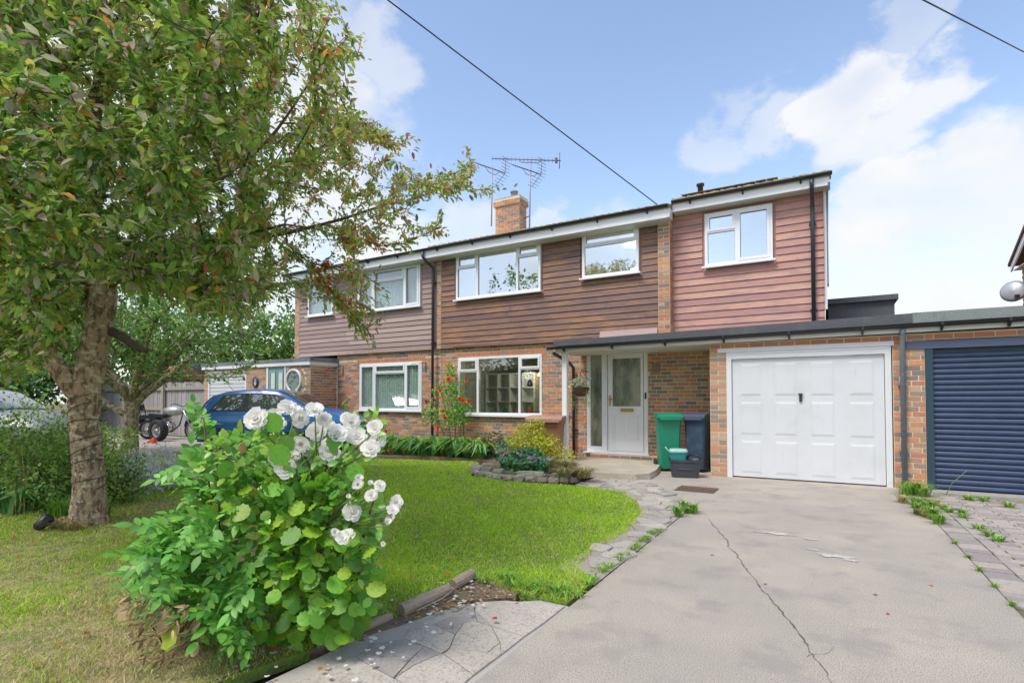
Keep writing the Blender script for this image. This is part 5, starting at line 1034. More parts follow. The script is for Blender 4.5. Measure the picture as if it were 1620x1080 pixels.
MB().tube([(.22, -.11, .72), (.02, -.11, 1.16), (-.06, -.05, 1.22), (-.06, .05, 1.22), (.02, .11, 1.16), (.22, .11, .72)], .014, 6).put('sissy_bar', MT['black'], mb, world=False) if False else MB().tube([(-.2, -.11, .75), (-.28, -.11, 1.1), (-.30, -.05, 1.17), (-.30, .05, 1.17), (-.28, .11, 1.1), (-.2, .11, .75)], .014, 6).put('sissy_bar', MT['black'], mb, world=False)
MB().box(-.29, -.26, -.09, .09, .92, 1.1).put('back_pad', MT['black'], mb, world=False)
MB().prism([(.05, .72), (.1, .82), (.35, .80), (.6, .78), (.62, .70), (.3, .68)], 'y', -.13, .13).put('seat', MT['black'], mb, world=False)
MB().lathe([(0, -.36), (.10, -.30), (.155, -.1), (.165, .08), (.12, .26), (0, .34)], 16, 'x', (.86, 0, .90), sx=1.05, sy=.95).put('fuel_tank', MT['tank'], mb, world=False)
MB().tube([(1.55, -.09, .31), (1.22, -.09, .98)], .024, 8).tube([(1.55, .09, .31), (1.22, .09, .98)], .024, 8).put('fork', MT['chrome'], mb, world=False)
MB().tube([(1.0, -.36, 1.10), (1.10, -.28, 1.13), (1.2, -.08, 1.05), (1.2, .08, 1.05), (1.10, .28, 1.13), (1.0, .36, 1.10)], .013, 6).put('handlebar', MT['steel'], mb, world=False)
MB().lathe([(0, -.05), (.08, -.03), (.09, .05), (0, .06)], 14, 'x', (1.36, 0, .92)).put('headlight', MT['chrome'], mb, world=False)
MB().tube([(.3, 0, .62), (.75, 0, .74), (1.2, 0, .88), (1.05, 0, .45), (.8, 0, .24), (.35, 0, .26), (.3, 0, .62)], .022, 6).put('frame', MT['black'], mb, world=False)
e = MB().lathe([(.0, .28), (.15, .30), (.15, .46), (0, .46)], 14, 'y', (0, 0, 0)) if False else MB().lathe([(0, -.12), (.15, -.12), (.16, 0), (.15, .12), (0, .12)], 18, 'y', (.70, 0, .40))
for k in range(7): e.box(.60 + .02 * 0, .76, -.08, .08, .50 + k * .028, .515 + k * .028)
e.box(.63, .73, -.06, .06, .5, .71); e.put('engine', MT['chrome'], mb, world=False)
MB().tube([(.72, -.13, .55), (.85, -.17, .35), (.5, -.18, .22), (-.35, -.18, .26)], .03, 8).put('exhaust', MT['chrome'], mb, world=False)
MB().prism([(1.25, .42), (1.3, .58), (1.45, .66), (1.65, .65), (1.8, .55), (1.78, .52), (1.64, .61), (1.46, .62), (1.33, .56), (1.29, .42)], 'y', -.06, .06).put('front_fender', MT['black'], mb, world=False)
_q = at(245, 634, 15.6); rb = MB().lathe([(0, 0), (.07, .0), (.09, .05), (.04, .12), (.05, .15), (0, .16)], 10, c=(_q[0], _q[1], .06)).tube([(_q[0], _q[1], .2), (_q[0] - .15, _q[1] - .1, .08)], .03, 6).put('wheel_chock', MT['redp']); tag(rb, 'small orange red plastic piece on the drive by the loose wheel', 'plastic piece')
# ================================================================== FENCE ON THE LEFT
fc = root('plank_fence', (-20.5, 10.6, 0), 'weathered grey vertical plank fence behind the motorcycle', 'fence')
x = -25.5; k = 0
while x < -17.75:
    w_ = random.uniform(.115, .15); tp = 1.92 + random.uniform(-.03, .03) - (.28 if 33 < k < 35 else 0); MB().box(x, x + w_ - .008, 10.42 + random.uniform(-.006, .006), 10.445, .08, tp).put('plank', MT['timber'], fc); x += w_; k += 1
for z in (.55, 1.12, 1.68) if False else (.95, 1.66): MB().box(-25.5, -17.75, 10.36, 10.415, z, z + .09).put('rail', MT['fencepost'], fc)
for x in (-17.74, -20.4, -23.1): MB().box(x, x + .13, 10.30, 10.43 if x > -18 else 10.355, 0, 2.0).put('post', MT['fencepost'], fc)
sf = root('slatted_panel', (-17.4, 10.5, 0), 'dark horizontal slatted timber panel between the fence post and the white garage door', 'fence panel')
for k in range(14): MB().box(-17.60, -17.215, 10.40, 10.43, .1 + k * .125, .1 + k * .125 + .11).put('slat', MT['timber'], sf)
sh = root('distant_shed', (-28, 15, 0), 'low grey outbuilding behind the plank fence', 'shed'); MB().box(-30.5, -26.6, 14, 17, 0, 2.45).put('wall', MT['greyroof'], sh); MB().prism([(13.7, 2.45), (15.5, 3.3), (17.3, 2.45)], 'x', -30.7, -26.4).put('roof', MT['greyroof'], sh)
sh = root('distant_shed', (-25.3, 13.3, 0), 'red tiled roof showing above the fence beside the white garage', 'shed'); MB().box(-26.2, -24.6, 12.5, 14.2, 0, 2.3).put('wall', MT['brick'], sh); MB().prism([(12.2, 2.25), (13.3, 2.85), (14.5, 2.25)], 'x', -26.4, -24.4).put('roof', MT['tilered'], sh)
flush_bricks()
# ================================================================== TREES
def grow(nodes, parents, targets, step=.22, wlen=.35):
    """attach targets one by one to the nearest node, biased to short paths"""
    P = list(map(np.array, nodes)); par = list(parents); plen = [0.0] * len(P)
    for i in range(len(P)):
        if par[i] >= 0: plen[i] = plen[par[i]] + np.linalg.norm(P[i] - P[par[i]])
    arr = np.zeros((60000, 3)); pl = np.zeros(60000); m = len(P); arr[:m] = P; pl[:m] = plen; par_a = np.full(60000, -1); par_a[:m] = par; tips = []
    c = np.array(P[0]); order = np.argsort(np.linalg.norm(targets - arr[m // 2], axis=1))
    for ti in order:
        t = targets[ti]; d = np.linalg.norm(arr[:m] - t, axis=1); j = int(np.argmin(d + wlen * pl[:m])); D_ = d[j]; k = max(1, int(D_ / step)); a = arr[j].copy(); prev_ = j
        sag = np.array([RNG.normal(0, .06), RNG.normal(0, .06), .10]) * D_
        for q in range(1, k + 1):
            f = q / k; p = a + (t - a) * f + sag * (4 * f * (1 - f)) * .6
            if m >= 59990: break
            arr[m] = p; par_a[m] = prev_; pl[m] = pl[prev_] + D_ / k; prev_ = m; m += 1
        tips.append(prev_)
    return arr[:m], par_a[:m], np.array(tips), order
def skeleton_mesh(P, par, rfix, mat_root, name, mats, r0=.0035, power=.5, n=5, skip=0):
    cnt = np.ones(len(P)) * .0
    has = np.zeros(len(P), bool); has[par[par >= 0]] = True; cnt[~has] = 1
    for i in range(len(P) - 1, -1, -1):
        if par[i] >= 0: cnt[par[i]] += cnt[i]
    r = r0 * np.maximum(cnt, 1) ** power; r = np.minimum(r, .09); 
    idx = np.array([i for i in range(len(P)) if par[i] >= skip and i > skip]); A_, B2 = P[par[idx]], P[idx]; d = B2 - A_; l = np.linalg.norm(d, axis=1, keepdims=True); l[l < 1e-6] = 1; d = d / l
    u = np.cross(d, np.array([.3, .5, .81])); u /= np.maximum(np.linalg.norm(u, axis=1, keepdims=True), 1e-6); w_ = np.cross(d, u); an = 2 * np.pi * np.arange(n) / n
    ring = u[:, None] * np.cos(an)[None, :, None] + w_[:, None] * np.sin(an)[None, :, None]; ra = np.minimum(r[par[idx]], r[idx] * 1.6)
    V = np.concatenate([A_[:, None] + ring * ra[:, None, None], B2[:, None] + ring * r[idx][:, None, None]], 1).reshape(-1, 3)
    base = (np.arange(len(idx)) * 2 * n)[:, None, None]; q = np.array([(j, (j + 1) % n, n + (j + 1) % n, n + j) for j in range(n)])[None] + base
    return put(name, npmesh(name, V, q.reshape(-1, 4), mats, smooth=True), None, mat_root)
def sprays(P, par, tips, per, size, length, droop=.15, jitter=.06):
    """leaves alternating along the last stretch of each twig"""
    pos, dr, nr, sz = [], [], [], []
    up = np.array([0, 0, 1.0])
    for t in tips:
        path = [P[t]]; i = t; L_ = 0
        while par[i] >= 0 and L_ < length: L_ += np.linalg.norm(P[par[i]] - path[-1]); i = par[i]; path.append(P[i])
        path = path[::-1]; path = np.array(path)
        if len(path) < 2: continue
        seg = path[1:] - path[:-1]; sl = np.linalg.norm(seg, axis=1); T = max(sl.sum(), .05); end = seg[-1] / max(sl[-1], 1e-6)
        ext = end * .25 * length + np.array([0, 0, -.25 * droop]); k = per; f = RNG.uniform(0, 1, k)
        cum = np.concatenate([[0], np.cumsum(sl)]) / T
        pt = np.stack([np.interp(f, cum, path[:, c]) for c in range(3)], 1) + RNG.uniform(0, 1, (k, 1)) ** 2 * ext
        d = end[None] * .8 + unit(k) * .8 + np.array([0, 0, -droop]); pos.append(pt + unit(k) * jitter * RNG.random((k, 1))); dr.append(d); nr.append(up + unit(k) * .75); sz.append(size * RNG.uniform(.6, 1.25, k))
    return np.concatenate(pos), np.concatenate(dr), np.concatenate(nr), np.concatenate(sz)
# ---------------------------------------------------------------- the big tree in front
tree = root('garden_tree', (-6.59, 2.62, 0), 'large nearest tree with flaking bark trunk and wide crown turning orange', 'tree')
TRK = [(-6.60, 2.66, -.05), (-6.59, 2.65, .08), (-6.58, 2.64, .35), (-6.60, 2.62, .75), (-6.61, 2.60, 1.15), (-6.57, 2.60, 1.42), (-6.53, 2.62, 1.62), (-6.48, 2.64, 1.95), (-6.42, 2.66, 2.35), (-6.44, 2.63, 2.55)]
TR = [.20, .165, .138, .130, .130, .142, .125, .122, .125, .12]
LIMBS = [([(-6.60, 2.58, 1.25), (-6.62, 2.45, 1.48), (-6.72, 2.33, 1.74), (-6.85, 2.18, 1.98), (-7.0, 2.0, 2.25), (-7.2, 1.8, 2.7), (-7.5, 1.5, 3.4)], [.08, .09, .078, .066, .055, .045, .03]),
         ([(-6.45, 2.60, 2.38), (-6.60, 2.52, 2.62), (-6.64, 2.48, 2.95), (-6.6, 2.5, 3.4), (-6.55, 2.6, 4.1), (-6.6, 2.7, 5.2)], [.12, .105, .09, .08, .065, .035]),
         ([(-6.42, 2.64, 2.40), (-6.30, 2.78, 2.66), (-6.15, 2.95, 2.95), (-5.8, 3.3, 3.5), (-5.4, 3.8, 4.2), (-5.1, 4.1, 4.9)], [.09, .065, .045, .03, .018, .010]),
         ([(-6.62, 2.48, 2.62), (-6.75, 2.33, 2.66), (-6.95, 2.2, 2.60), (-7.2, 2.05, 2.6), (-7.6, 1.8, 2.8)], [.06, .055, .05, .045, .03]),
         ([(-6.42, 2.70, 2.02), (-6.30, 2.80, 1.94), (-6.20, 2.88, 1.84), (-6.12, 2.95, 1.80)], [.05, .042, .040, .028]),
         ([(-6.42, 2.66, 2.42), (-6.0, 2.75, 2.66), (-5.4, 2.8, 2.75), (-4.9, 3.0, 2.8), (-4.4, 3.3, 2.95)], [.05, .035, .027, .02, .012]),
         ([(-6.64, 2.5, 2.95), (-6.3, 2.2, 3.3), (-5.9, 1.9, 3.8), (-5.6, 1.7, 4.4)], [.05, .038, .028, .018]),
         ([(-6.15, 2.95, 2.95), (-5.5, 3.6, 3.05), (-4.8, 4.1, 3.25), (-4.2, 4.5, 3.5)], [.04, .028, .018, .010])]
tb_ = MB(); 
def densify(path, rad, k=4):
    path = np.array(path, float); n = len(path); t = np.arange(n); tt = np.linspace(0, n - 1, (n - 1) * k + 1); out_ = []
    for c in range(3):
        y = path[:, c]; m = np.gradient(y); i = np.clip(tt.astype(int), 0, n - 2); f = tt - i
        out_.append((2 * f**3 - 3 * f**2 + 1) * y[i] + (f**3 - 2 * f**2 + f) * m[i] + (-2 * f**3 + 3 * f**2) * y[i + 1] + (f**3 - f**2) * m[i + 1])
    return np.stack(out_, 1), np.interp(tt, t, rad)
def knobbly(path, rad, n=22, k=6, amp=.07, name='trunk', mat='bark', parent=None, seed=0):
    P, r = densify(path, rad, k); b = MB(); b.tube(P, r, n, cap=True); N_ = len(P)
    for i in range(N_):
        c = Vector(P[i])
        for j in range(n):
            v = Vector(b.v[i * n + j]); a = 2 * math.pi * j / n
            f = 1 + amp * (math.sin(3 * a + P[i][2] * 4 + seed) * .6 + math.sin(7 * a + P[i][2] * 9 + seed * 2) * .35 + random.gauss(0, .28)); b.v[i * n + j] = tuple(c + (v - c) * f)
    return b.put(name, MT[mat], parent)
knobbly(TRK, TR, 30, 9, .075, parent=tree)
for i, (p, r) in enumerate(LIMBS): knobbly(p, r, 12, 5, .06, 'limb', 'bark' if i in (0,) else 'barkdark', tree, i)
# little burr and wound on the trunk
nodes, pars = [np.array(TRK[-1])], [-1]
for p, r in LIMBS:
    pp, _ = densify(p, r, 3); prev_ = 0
    for q in pp: nodes.append(q); pars.append(prev_); prev_ = len(nodes) - 1
SIL = [(-400, -900), (470, -900), (520, -50), (572, 55), (560, 100), (545, 150), (600, 190), (652, 212), (640, 245), (620, 255), (690, 280), (722, 268), (742, 240), (752, 252), (745, 285), (792, 296), (770, 318), (712, 320), (700, 345), (700, 372), (645, 380), (655, 400), (602, 412), (600, 470), (590, 545), (560, 520), (520, 470), (480, 480), (450, 458), (420, 470), (380, 505), (330, 500), (280, 470), (230, 462), (190, 440), (150, 420), (112, 455), (110, 520), (60, 585), (-60, 600), (-400, 640)]
tg = []
while len(tg) < 3600:
    q = RNG.uniform([-11.5, -1.5, 1.5], [-2.4, 7.5, 8.2], (4000, 3)); e = ((q[:, 0] + 6.5) / 4.3) ** 2 + ((q[:, 1] - 2.9) / 3.7) ** 2 + ((q[:, 2] - 3.75) / 2.55) ** 2
    x, y, a = pj(q); ok = (e < 1) & (e > .12) & inpoly(x, y, SIL) & (a > 2.7) & (np.linalg.norm(q - np.array([0, 0, H]), axis=1) > 3.1)
    dens = np.where(x > 430, np.where(y > 300, .17, .42), np.where(x > 330, .62, 1.0)) * np.where((x > -60) & (y > -60), 1, .33) * np.where(e > .45, 1, .55); tg += list(q[ok & (RNG.random(len(q)) < dens)])
tg = np.array(tg[:3600])
extra = [at(789, 293, 5.3), at(770, 300, 5.3), at(752, 300, 5.2), at(745, 262, 5.3), at(741, 243, 5.3), at(725, 290, 5.2), at(700, 300, 5.2), at(650, 215, 5.4), at(640, 228, 5.4), at(592, 540, 4.8), at(580, 520, 4.8), at(560, 500, 4.8), at(600, 452, 4.8), at(598, 505, 4.8), at(640, 385, 5), at(690, 362, 5.1), at(700, 335, 5.1), at(572, 60, 5.4), at(566, 88, 5.4), at(540, 475, 4.9), at(520, 455, 4.9), at(550, 430, 5), at(575, 420, 5), at(560, 395, 5), at(600, 390, 5)]
tg = np.concatenate([tg, np.array(extra)])
P, par, tips, order = grow(nodes, pars, tg)
skeleton_mesh(P, par, None, tree, 'branches', [MT['barkdark']], r0=.003, power=.42, skip=1)
lp, ld, ln, ls = sprays(P, par, tips, 42, .084, .5, droop=.25)
x, y, a = pj(lp); ok = (np.linalg.norm(lp - np.array([0, 0, H]), axis=1) > 2.6); lp, ld, ln, ls, x, y = [q[ok] for q in (lp, ld, ln, ls, x, y)]
out_f = np.clip((x - 260) / 330, 0, 1) * .75 + np.clip((lp[:, 2] - 3.6) / 3, 0, .5); mi = np.where(RNG.random(len(lp)) < np.clip(out_f, .05, .85), 1, 0)
orc = at(560, 425, 5); mi = np.where((np.linalg.norm(lp - orc, axis=1) < .38) & (RNG.random(len(lp)) < .6), 2, mi); ls = ls * np.where(x > 430, .82, 1.0)
place_leaves('leaf', tree, T_mid(.21, .06, -.14), lp, ld, ln, ls * .96, [LF['tree'], LF['tree_aut'], LF['orange']], mi, indiv=300, kind='stuff', joined_name='crown')
# string of wire lights round the trunk
wl = MB(); pts = []
for k in range(150):
    a = k * .33; z = .35 + k * .0075 + .035 * math.sin(a * .7); pp, rr_ = densify(TRK, TR, 6); j = int(np.argmin(np.abs(pp[:, 2] - z))); pts.append((pp[j][0] + math.cos(a) * rr_[j] * 1.08, pp[j][1] + math.sin(a) * rr_[j] * 1.08, z + .03 * math.cos(a)))
tag(wl.tube(pts, .0045, 4).put('wire_lights', MT['wire']), 'dark wire wound round the flaking trunk of the large tree', 'wire')
# ---------------------------------------------------------------- other trees
def tree2(name, base, lab, h, r, n, leaf, mat, trunk_r=.16, seed=0, spray=14, zc=.6, flat=.75, rr=1.0, clipf=None, grp=None, trunk_mat='barkdark', limbs=5, length=.5, smat=None):
    t = root(name, base, lab, 'tree', grp); bx, by, bz = base
    th = h * .28; T_ = [(bx, by, bz - .05), (bx + .03, by, bz + th * .5), (bx + .06, by + .02, bz + th)]; knobbly(T_, [trunk_r * 1.2, trunk_r, trunk_r * .9], 12, 5, .06, parent=t, mat=trunk_mat, seed=seed)
    nodes, pars = [np.array(T_[-1])], [-1]
    for k in range(limbs):
        a = 2 * math.pi * k / limbs + seed; p = [np.array(T_[-1]) - np.array([0, 0, .1])]; 
        for q in range(1, 5): p.append(np.array([bx + math.cos(a) * r * .17 * q, by + math.sin(a) * r * .17 * q, bz + th + (h - th) * .13 * q * (1 + .4 * math.sin(a * 2))]))
        knobbly(p, [trunk_r * .6 * (1 - .2 * q) for q in range(5)], 7, 2, .05, 'limb', trunk_mat, t, seed); prev_ = 0
        for q in p[1:]: nodes.append(q); pars.append(prev_); prev_ = len(nodes) - 1
    tg = []
    c = np.array([bx, by, bz + h * zc]); R3 = np.array([r, r, h * (1 - zc) * 1.0])
    lob = unit(9) * .55
    while len(tg) < n:
        v = unit(2000) * RNG.random((2000, 1)) ** (1 / 2.2); k = v * (1 + .16 * np.sin(v[:, [0]] * 7 + seed) * np.cos(v[:, [1]] * 6 + seed * 2) + .12 * np.sin(v[:, [2]] * 9)); q = c + k * R3; q[:, 2] = np.where(v[:, 2] < 0, c[2] + k[:, 2] * h * (zc - .25) * rr, q[:, 2])
        q = q[q[:, 2] > bz + h * .16]
        if clipf is not None: q = q[clipf(q)]
        tg += list(q)
    P, par, tips, _ = grow(nodes, pars, np.array(tg[:n]), step=.45); skeleton_mesh(P, par, None, t, 'branches', [MT[trunk_mat]], r0=.006, power=.46, n=4, skip=1)
    lp, ld, ln, ls = sprays(P, par, tips, spray, leaf, length, jitter=leaf * 1.8)
    place_leaves('leaf', t, T_leaf(.3, .06, -.1), lp, ld, ln, ls, [LF[mat]] + ([LF[smat]] if smat else []), (RNG.random(len(lp)) < .3).astype(int) if smat else None, kind='stuff', joined_name='crown'); return t
tree2('small_tree', (-13.45, 6.15, 0), 'smaller forked tree standing beyond the large tree in front of the plank fence', 4.9, 3.1, 620, .10, 'back', .15, 1.0, 20, .62, trunk_mat='bark', smat='backlight', rr=.9, length=.6)
sec = [([(-13.42, 6.15, 1.1), (-13.1, 6.3, 1.45), (-12.6, 6.55, 1.85), (-12.2, 6.8, 2.3)], [.10, .085, .07, .05]), ([(-13.5, 6.1, .95), (-13.9, 5.85, 1.25), (-14.3, 5.6, 1.7)], [.07, .06, .05])]
for p, r in sec: knobbly(p, r, 9, 4, .06, 'limb', 'bark', bpy.data.objects['small_tree'])
BT = [((-24, 17.5, 0), 7.6, 3.6, 'tall bushy tree behind the neighbouring porch, left of the boarded wall', 'backlight'), ((-19.5, 20, 0), 7.2, 3.2, 'bright green tree just left of the corner of the faded boarded house', 'backlight'), ((-29, 14.5, 0), 8.5, 4.2, 'dense green tree rising behind the plank fence', 'back'),
      ((-34, 11, 0), 9, 4.6, 'broad dark tree behind the fence at the far left', 'dark'), ((-26.5, 8.2, 0), 6.5, 3.4, 'dark green tree behind the silver car at the left edge', 'dark'), ((-31, 5.0, 0), 8, 4.2, 'tallest dark tree beyond the left edge of the garden', 'dark')]
for i, (bp, h, r, lab, m_) in enumerate(BT): tree2('background_tree', bp, lab, h, r, 420, .26, m_, .2, i * 1.3, 20, .52, grp='trees behind the houses on the left', length=.9, rr=1.5)
# trees across the road, seen in the window glass
for i, (bx, by, h, r) in enumerate([(-26, -13, 8.8, 4.0), (-20.5, -15, 11.4, 3.6), (-14, -16, 5.4, 2.6), (-32, -10, 9, 4), (-8.5, -17, 5.4, 2.6), (4, -18, 8.5, 4.0), (14, -17, 8, 4)]):
    tree2('roadside_tree', (bx, by, 0), ['tree across the road mirrored at the left of the large upstairs window', 'tallest tree across the road, mirrored in the middle of the large upstairs window', 'tree across the road mirrored low in the small upstairs window'][i] if i < 3 else ['tree across the road, second from the right behind the camera', 'low tree across the road, between the small mirrored one and the drive', 'broad tree across the road opposite the concrete drive', 'farthest right tree across the road'][i - 3], h, r, 300, .34, 'back', .2, i, 16, .55, grp='trees across the road', length=.9, rr=1.4)
hd = root('roadside_hedge', (-22, -9.6, 0), 'tall hedge across the road mirrored in the ground floor windows', 'hedge')
MB().box(-37, -9, -10.2, -9.6, 0, 3.4).put('branches', MT['barkdark'], hd)
for k in range(10):
    n = 620; p = RNG.uniform([-37 + 2.8 * k, -10.4, .1], [-34.2 + 2.8 * k, -8.9, 3.6 + .5 * math.sin(k * 2.1)], (n, 3)); place_leaves('leaf', hd, T_leaf(.36), p, unit(n), np.array([0, 1, .6]) + unit(n) * .6, RNG.uniform(.16, .34, n), [LF['dark'], LF['back']], RNG.integers(0, 2, n), kind='stuff', joined_name='foliage')
# ---------------------------------------------------------------- shrubs
def blobfol(t, c, R3, n, leaf, mats, tpl, indiv=0, up=.8, shell=.5, mi=None, joined='foliage', name='leaf', clipz=.02, seed=0, outd=.7, lump=.2):
    v = unit(n); rad = RNG.random((n, 1)) ** (1 / (2 + 6 * shell)); l = 1 + lump * np.sin(v[:, [0]] * 6 + seed) * np.cos(v[:, [1]] * 5 + seed) + lump * .7 * np.sin(v[:, [2]] * 8 + seed) ; p = np.array(c) + v * rad * l * np.array(R3)
    k = p[:, 2] > clipz; p, v = p[k], v[k]; m = len(p); d = v * outd + unit(m) * .8 + np.array([0, 0, .05]); nn = np.array([0, 0, 1.]) * up + v * .6 + unit(m) * .5
    return place_leaves(name, t, tpl, p, d, nn, leaf * RNG.uniform(.6, 1.3, m), mats, None if len(mats) == 1 else (mi[:m] if mi is not None else RNG.integers(0, len(mats), m)), indiv=indiv, kind='stuff', joined_name=joined)
def stems(t, c, n, h, spread, r=.008, mat='twig', name='stem', z0=0.0):
    b = MB()
    for k in range(n):
        a = random.uniform(0, 6.28); q = random.uniform(.2, 1) * spread; x0, y0 = c[0] + math.cos(a) * .15 * spread, c[1] + math.sin(a) * .15 * spread
        b.tube([(x0, y0, z0), (x0 + math.cos(a) * q * .4, y0 + math.sin(a) * q * .4, z0 + h * .5), (x0 + math.cos(a) * q, y0 + math.sin(a) * q, z0 + h * random.uniform(.8, 1.05))], [r, r * .8, r * .4], 5)
    b.put(name, MT[mat], t)
for (c, R3, n, lab, ms, seed, lf) in [((*at(55, 634, 8.0)[:2], .45), (1.1, 1.0, .72), 8500, 'loose green shrub left of the large tree trunk, below the silver car', ['hedgel'], 1, .055), ((*at(82, 634, 6.4)[:2], .40), (.5, .5, .52), 4200, 'tangled shrub immediately left of the large tree trunk', ['hedgel', 'back'], 2, .05),
                                      ((*at(186, 634, 6.7)[:2], .26), (.30, .34, .34), 2400, 'low green shrub just right of the large tree trunk', ['back', 'hedgel'], 3, .045), ((*at(140, 634, 9.5)[:2], .35), (.7, .7, .60), 4200, 'rounded shrub standing farther back behind the large trunk', ['hedgel'], 4, .06), ((*at(-30, 634, 6.6)[:2], .45), (.9, .8, .7), 4500, 'mounded shrub cut by the left edge of the photograph', ['hedgel', 'back'], 5, .06)]:
    t = root('garden_shrub', (c[0], c[1], 0), lab, 'shrub', 'shrubs on the left of the garden'); stems(t, c, 16, R3[2] * 1.3, R3[0] * .8); blobfol(t, c, R3, n, lf, [LF[m_] for m_ in ms], T_leaf(.28), shell=.25, seed=seed, lump=.28)
t = root('dark_hedge', (-24, 6.4, 0), 'tall dark laurel hedge behind the silver car', 'hedge'); MB().box(-31, -21.5, 6.2, 6.6, 0, 1.9).put('branches', MT['barkdark'], t)
for k in range(5): blobfol(t, (-22 - k * 2.1, 6.3, 1.3), (1.5, 1.1, 1.75), 1700, .16, [LF['dark'], LF['back']], T_leaf(.34), shell=.6, seed=k, joined='foliage')
# long grass blades and strap leaves
def tuft(t, c, n, h, spread, mat, w=.012, droopy=.5, name='blades', indiv=0, z=0.0):
    a = RNG.uniform(0, 2 * np.pi, n); r = RNG.random(n) ** .5 * spread * .35; p = np.stack([c[0] + np.cos(a) * r, c[1] + np.sin(a) * r, np.full(n, z)], 1)
    d = np.stack([np.cos(a) * spread * RNG.uniform(.2, 1.1, n), np.sin(a) * spread * RNG.uniform(.2, 1.1, n), np.full(n, h) * RNG.uniform(.7, 1.1, n)], 1); L_ = np.linalg.norm(d, axis=1)
    return place_leaves('blade', t, T_blade(w / max(h, .1), droopy), p, d, np.stack([-np.cos(a), -np.sin(a), np.full(n, .6)], 1) * 1.0, L_, [LF[mat]], indiv=indiv, kind='stuff', joined_name=name)
t = root('wild_grass_clump', (-8.4, 2.9, 0), 'tall thin wild grass stalks among the shrubs left of the large trunk', 'grass clump')
for k in range(10): tuft(t, (-9.4 + .17 * k, 2.6 + random.uniform(-.3, .5)), 22, random.uniform(.7, 1.15), .35, 'strap' if k % 3 else 'strawl', .006, .5, 'blades')
t = root('iris_clump', (-8.3, 2.45, 0), 'dark broad strap leaved clump at the foot of the left shrubs', 'plant')
for k in range(3): tuft(t, (at(15 + 14 * k, 634, 6.2)[0], at(15 + 14 * k, 634, 6.2)[1]), 16, .30, .5, 'gera', .02, 1.1)
t = root('tall_weed_grass', (-6.9, 2.75, 0), 'long uncut green grass at the left side of the trunk foot', 'grass clump')
for k in range(7): tuft(t, (-7.25 + .11 * k, 2.62 + random.uniform(-.08, .25)), 60, .26, .16, 'strap', .006, .6)
for k in range(5): tuft(t, (-6.75 + .1 * k, 2.38 + random.uniform(-.05, .08)), 40, .11, .16, 'strawl', .005, .9)
t = root('silver_bush', (-8.5, 4.15, 0), 'silvery white leaved bush beyond the large trunk', 'shrub'); stems(t, (-8.5, 4.2), 14, .35, .45, .006); blobfol(t, (-8.5, 4.2, .2), (.55, .5, .33), 6500, .052, [LF['silverl']], T_leaf(.16), shell=.3, lump=.3)
t2 = root('silver_bush', (-7.9, 4.7, 0), 'smaller silvery bush right of the large silvery one', 'shrub'); blobfol(t2, (-7.85, 4.75, .1), (.38, .35, .22), 3000, .05, [LF['silverl']], T_leaf(.16), shell=.3, lump=.3); stems(t2, (-7.85, 4.75), 8, .2, .3, .005)
# ---- bed in front of the house
for i, (x, y, h, m_, lab) in enumerate([(-8.95, 9.75, .42, 'strap', 'leafy strap clump at the left end of the border, nearest the blue car'), (-8.3, 9.85, .48, 'strap', 'strap leaved clump left of the black downpipe'), (-7.75, 9.95, .42, 'strap', 'strap leaved clump right at the foot of the black downpipe'), (-7.25, 10.0, .46, 'strap', 'strap leaved clump below the left half of the big window'), (-6.75, 10.1, .42, 'strap', 'arching strap leaved clump below the middle of the big window'), (-9.5, 9.9, .36, 'gera', 'low dark leaved plant at the corner of the border by the blue car')]):
    t = root('border_plant', (x, y, .03), lab, 'plant', 'strap leaved plants in the house border')
    for k in range(5): tuft(t, (x + random.uniform(-.28, .28), y + random.uniform(-.2, .1)), 60, h * random.uniform(.5, 1.0), .55, m_ if k % 3 else 'gera', .016, 1.2, z=.03)
for (x, y, r, h, m_, n, lab, lf) in [(-6.35, 10.15, .30, .34, 'bronze', 900, 'bronze leaved clump between the strap leaves and the blue green mound', .07), (-5.95, 10.2, .30, .26, 'bluegreen', 1500, 'blue green leafy mound left of the brown bin', .05), (-5.7, 9.7, .24, .24, 'bluegreen', 900, 'smaller blue green mound nearer the lawn', .045)]:
    t = root('border_plant', (x, y, .03), lab, 'plant', 'leafy mounds in the house border'); blobfol(t, (x, y, .1 + h * .4), (r * 1.2, r, h * .9), n, lf, [LF[m_]], T_leaf(.36), shell=.4, lump=.25); stems(t, (x, y), 8, h, r, .005)
# ---- climbing orange rose
cr = root('climbing_rose', (-7.75, 10.7, 0), 'climbing rose with orange blooms on the brick wall between the two windows', 'rose')
def stemline(pts, r, mat, parent, name='stem'): return MB().tube(pts, r, 6).put(name, MT[mat], parent)
for (x0, pts) in enumerate([[(-7.75, 10.6, .02), (-7.8, 10.7, .6), (-7.95, 10.75, 1.2), (-7.98, 10.72, 1.75), (-7.93, 10.7, 2.2)], [(-7.7, 10.6, .02), (-7.6, 10.65, .6), (-7.65, 10.6, 1.1)], [(-7.85, 10.55, .02), (-8.1, 10.6, .5), (-8.4, 10.6, 1.1), (-8.65, 10.55, 1.45)], [(-7.8, 10.6, .02), (-8.0, 10.65, .9), (-8.2, 10.6, 1.6), (-8.3, 10.6, 1.75)], [(-7.65, 10.6, .02), (-7.45, 10.55, .5), (-7.4, 10.5, 1.35)], [(-7.72, 10.5, .02), (-7.55, 10.45, .5), (-7.5, 10.4, .9)]]): stemline(pts, [.012, .010, .008, .006, .004][:len(pts)], 'stem' if x0 % 2 else 'twig', cr)
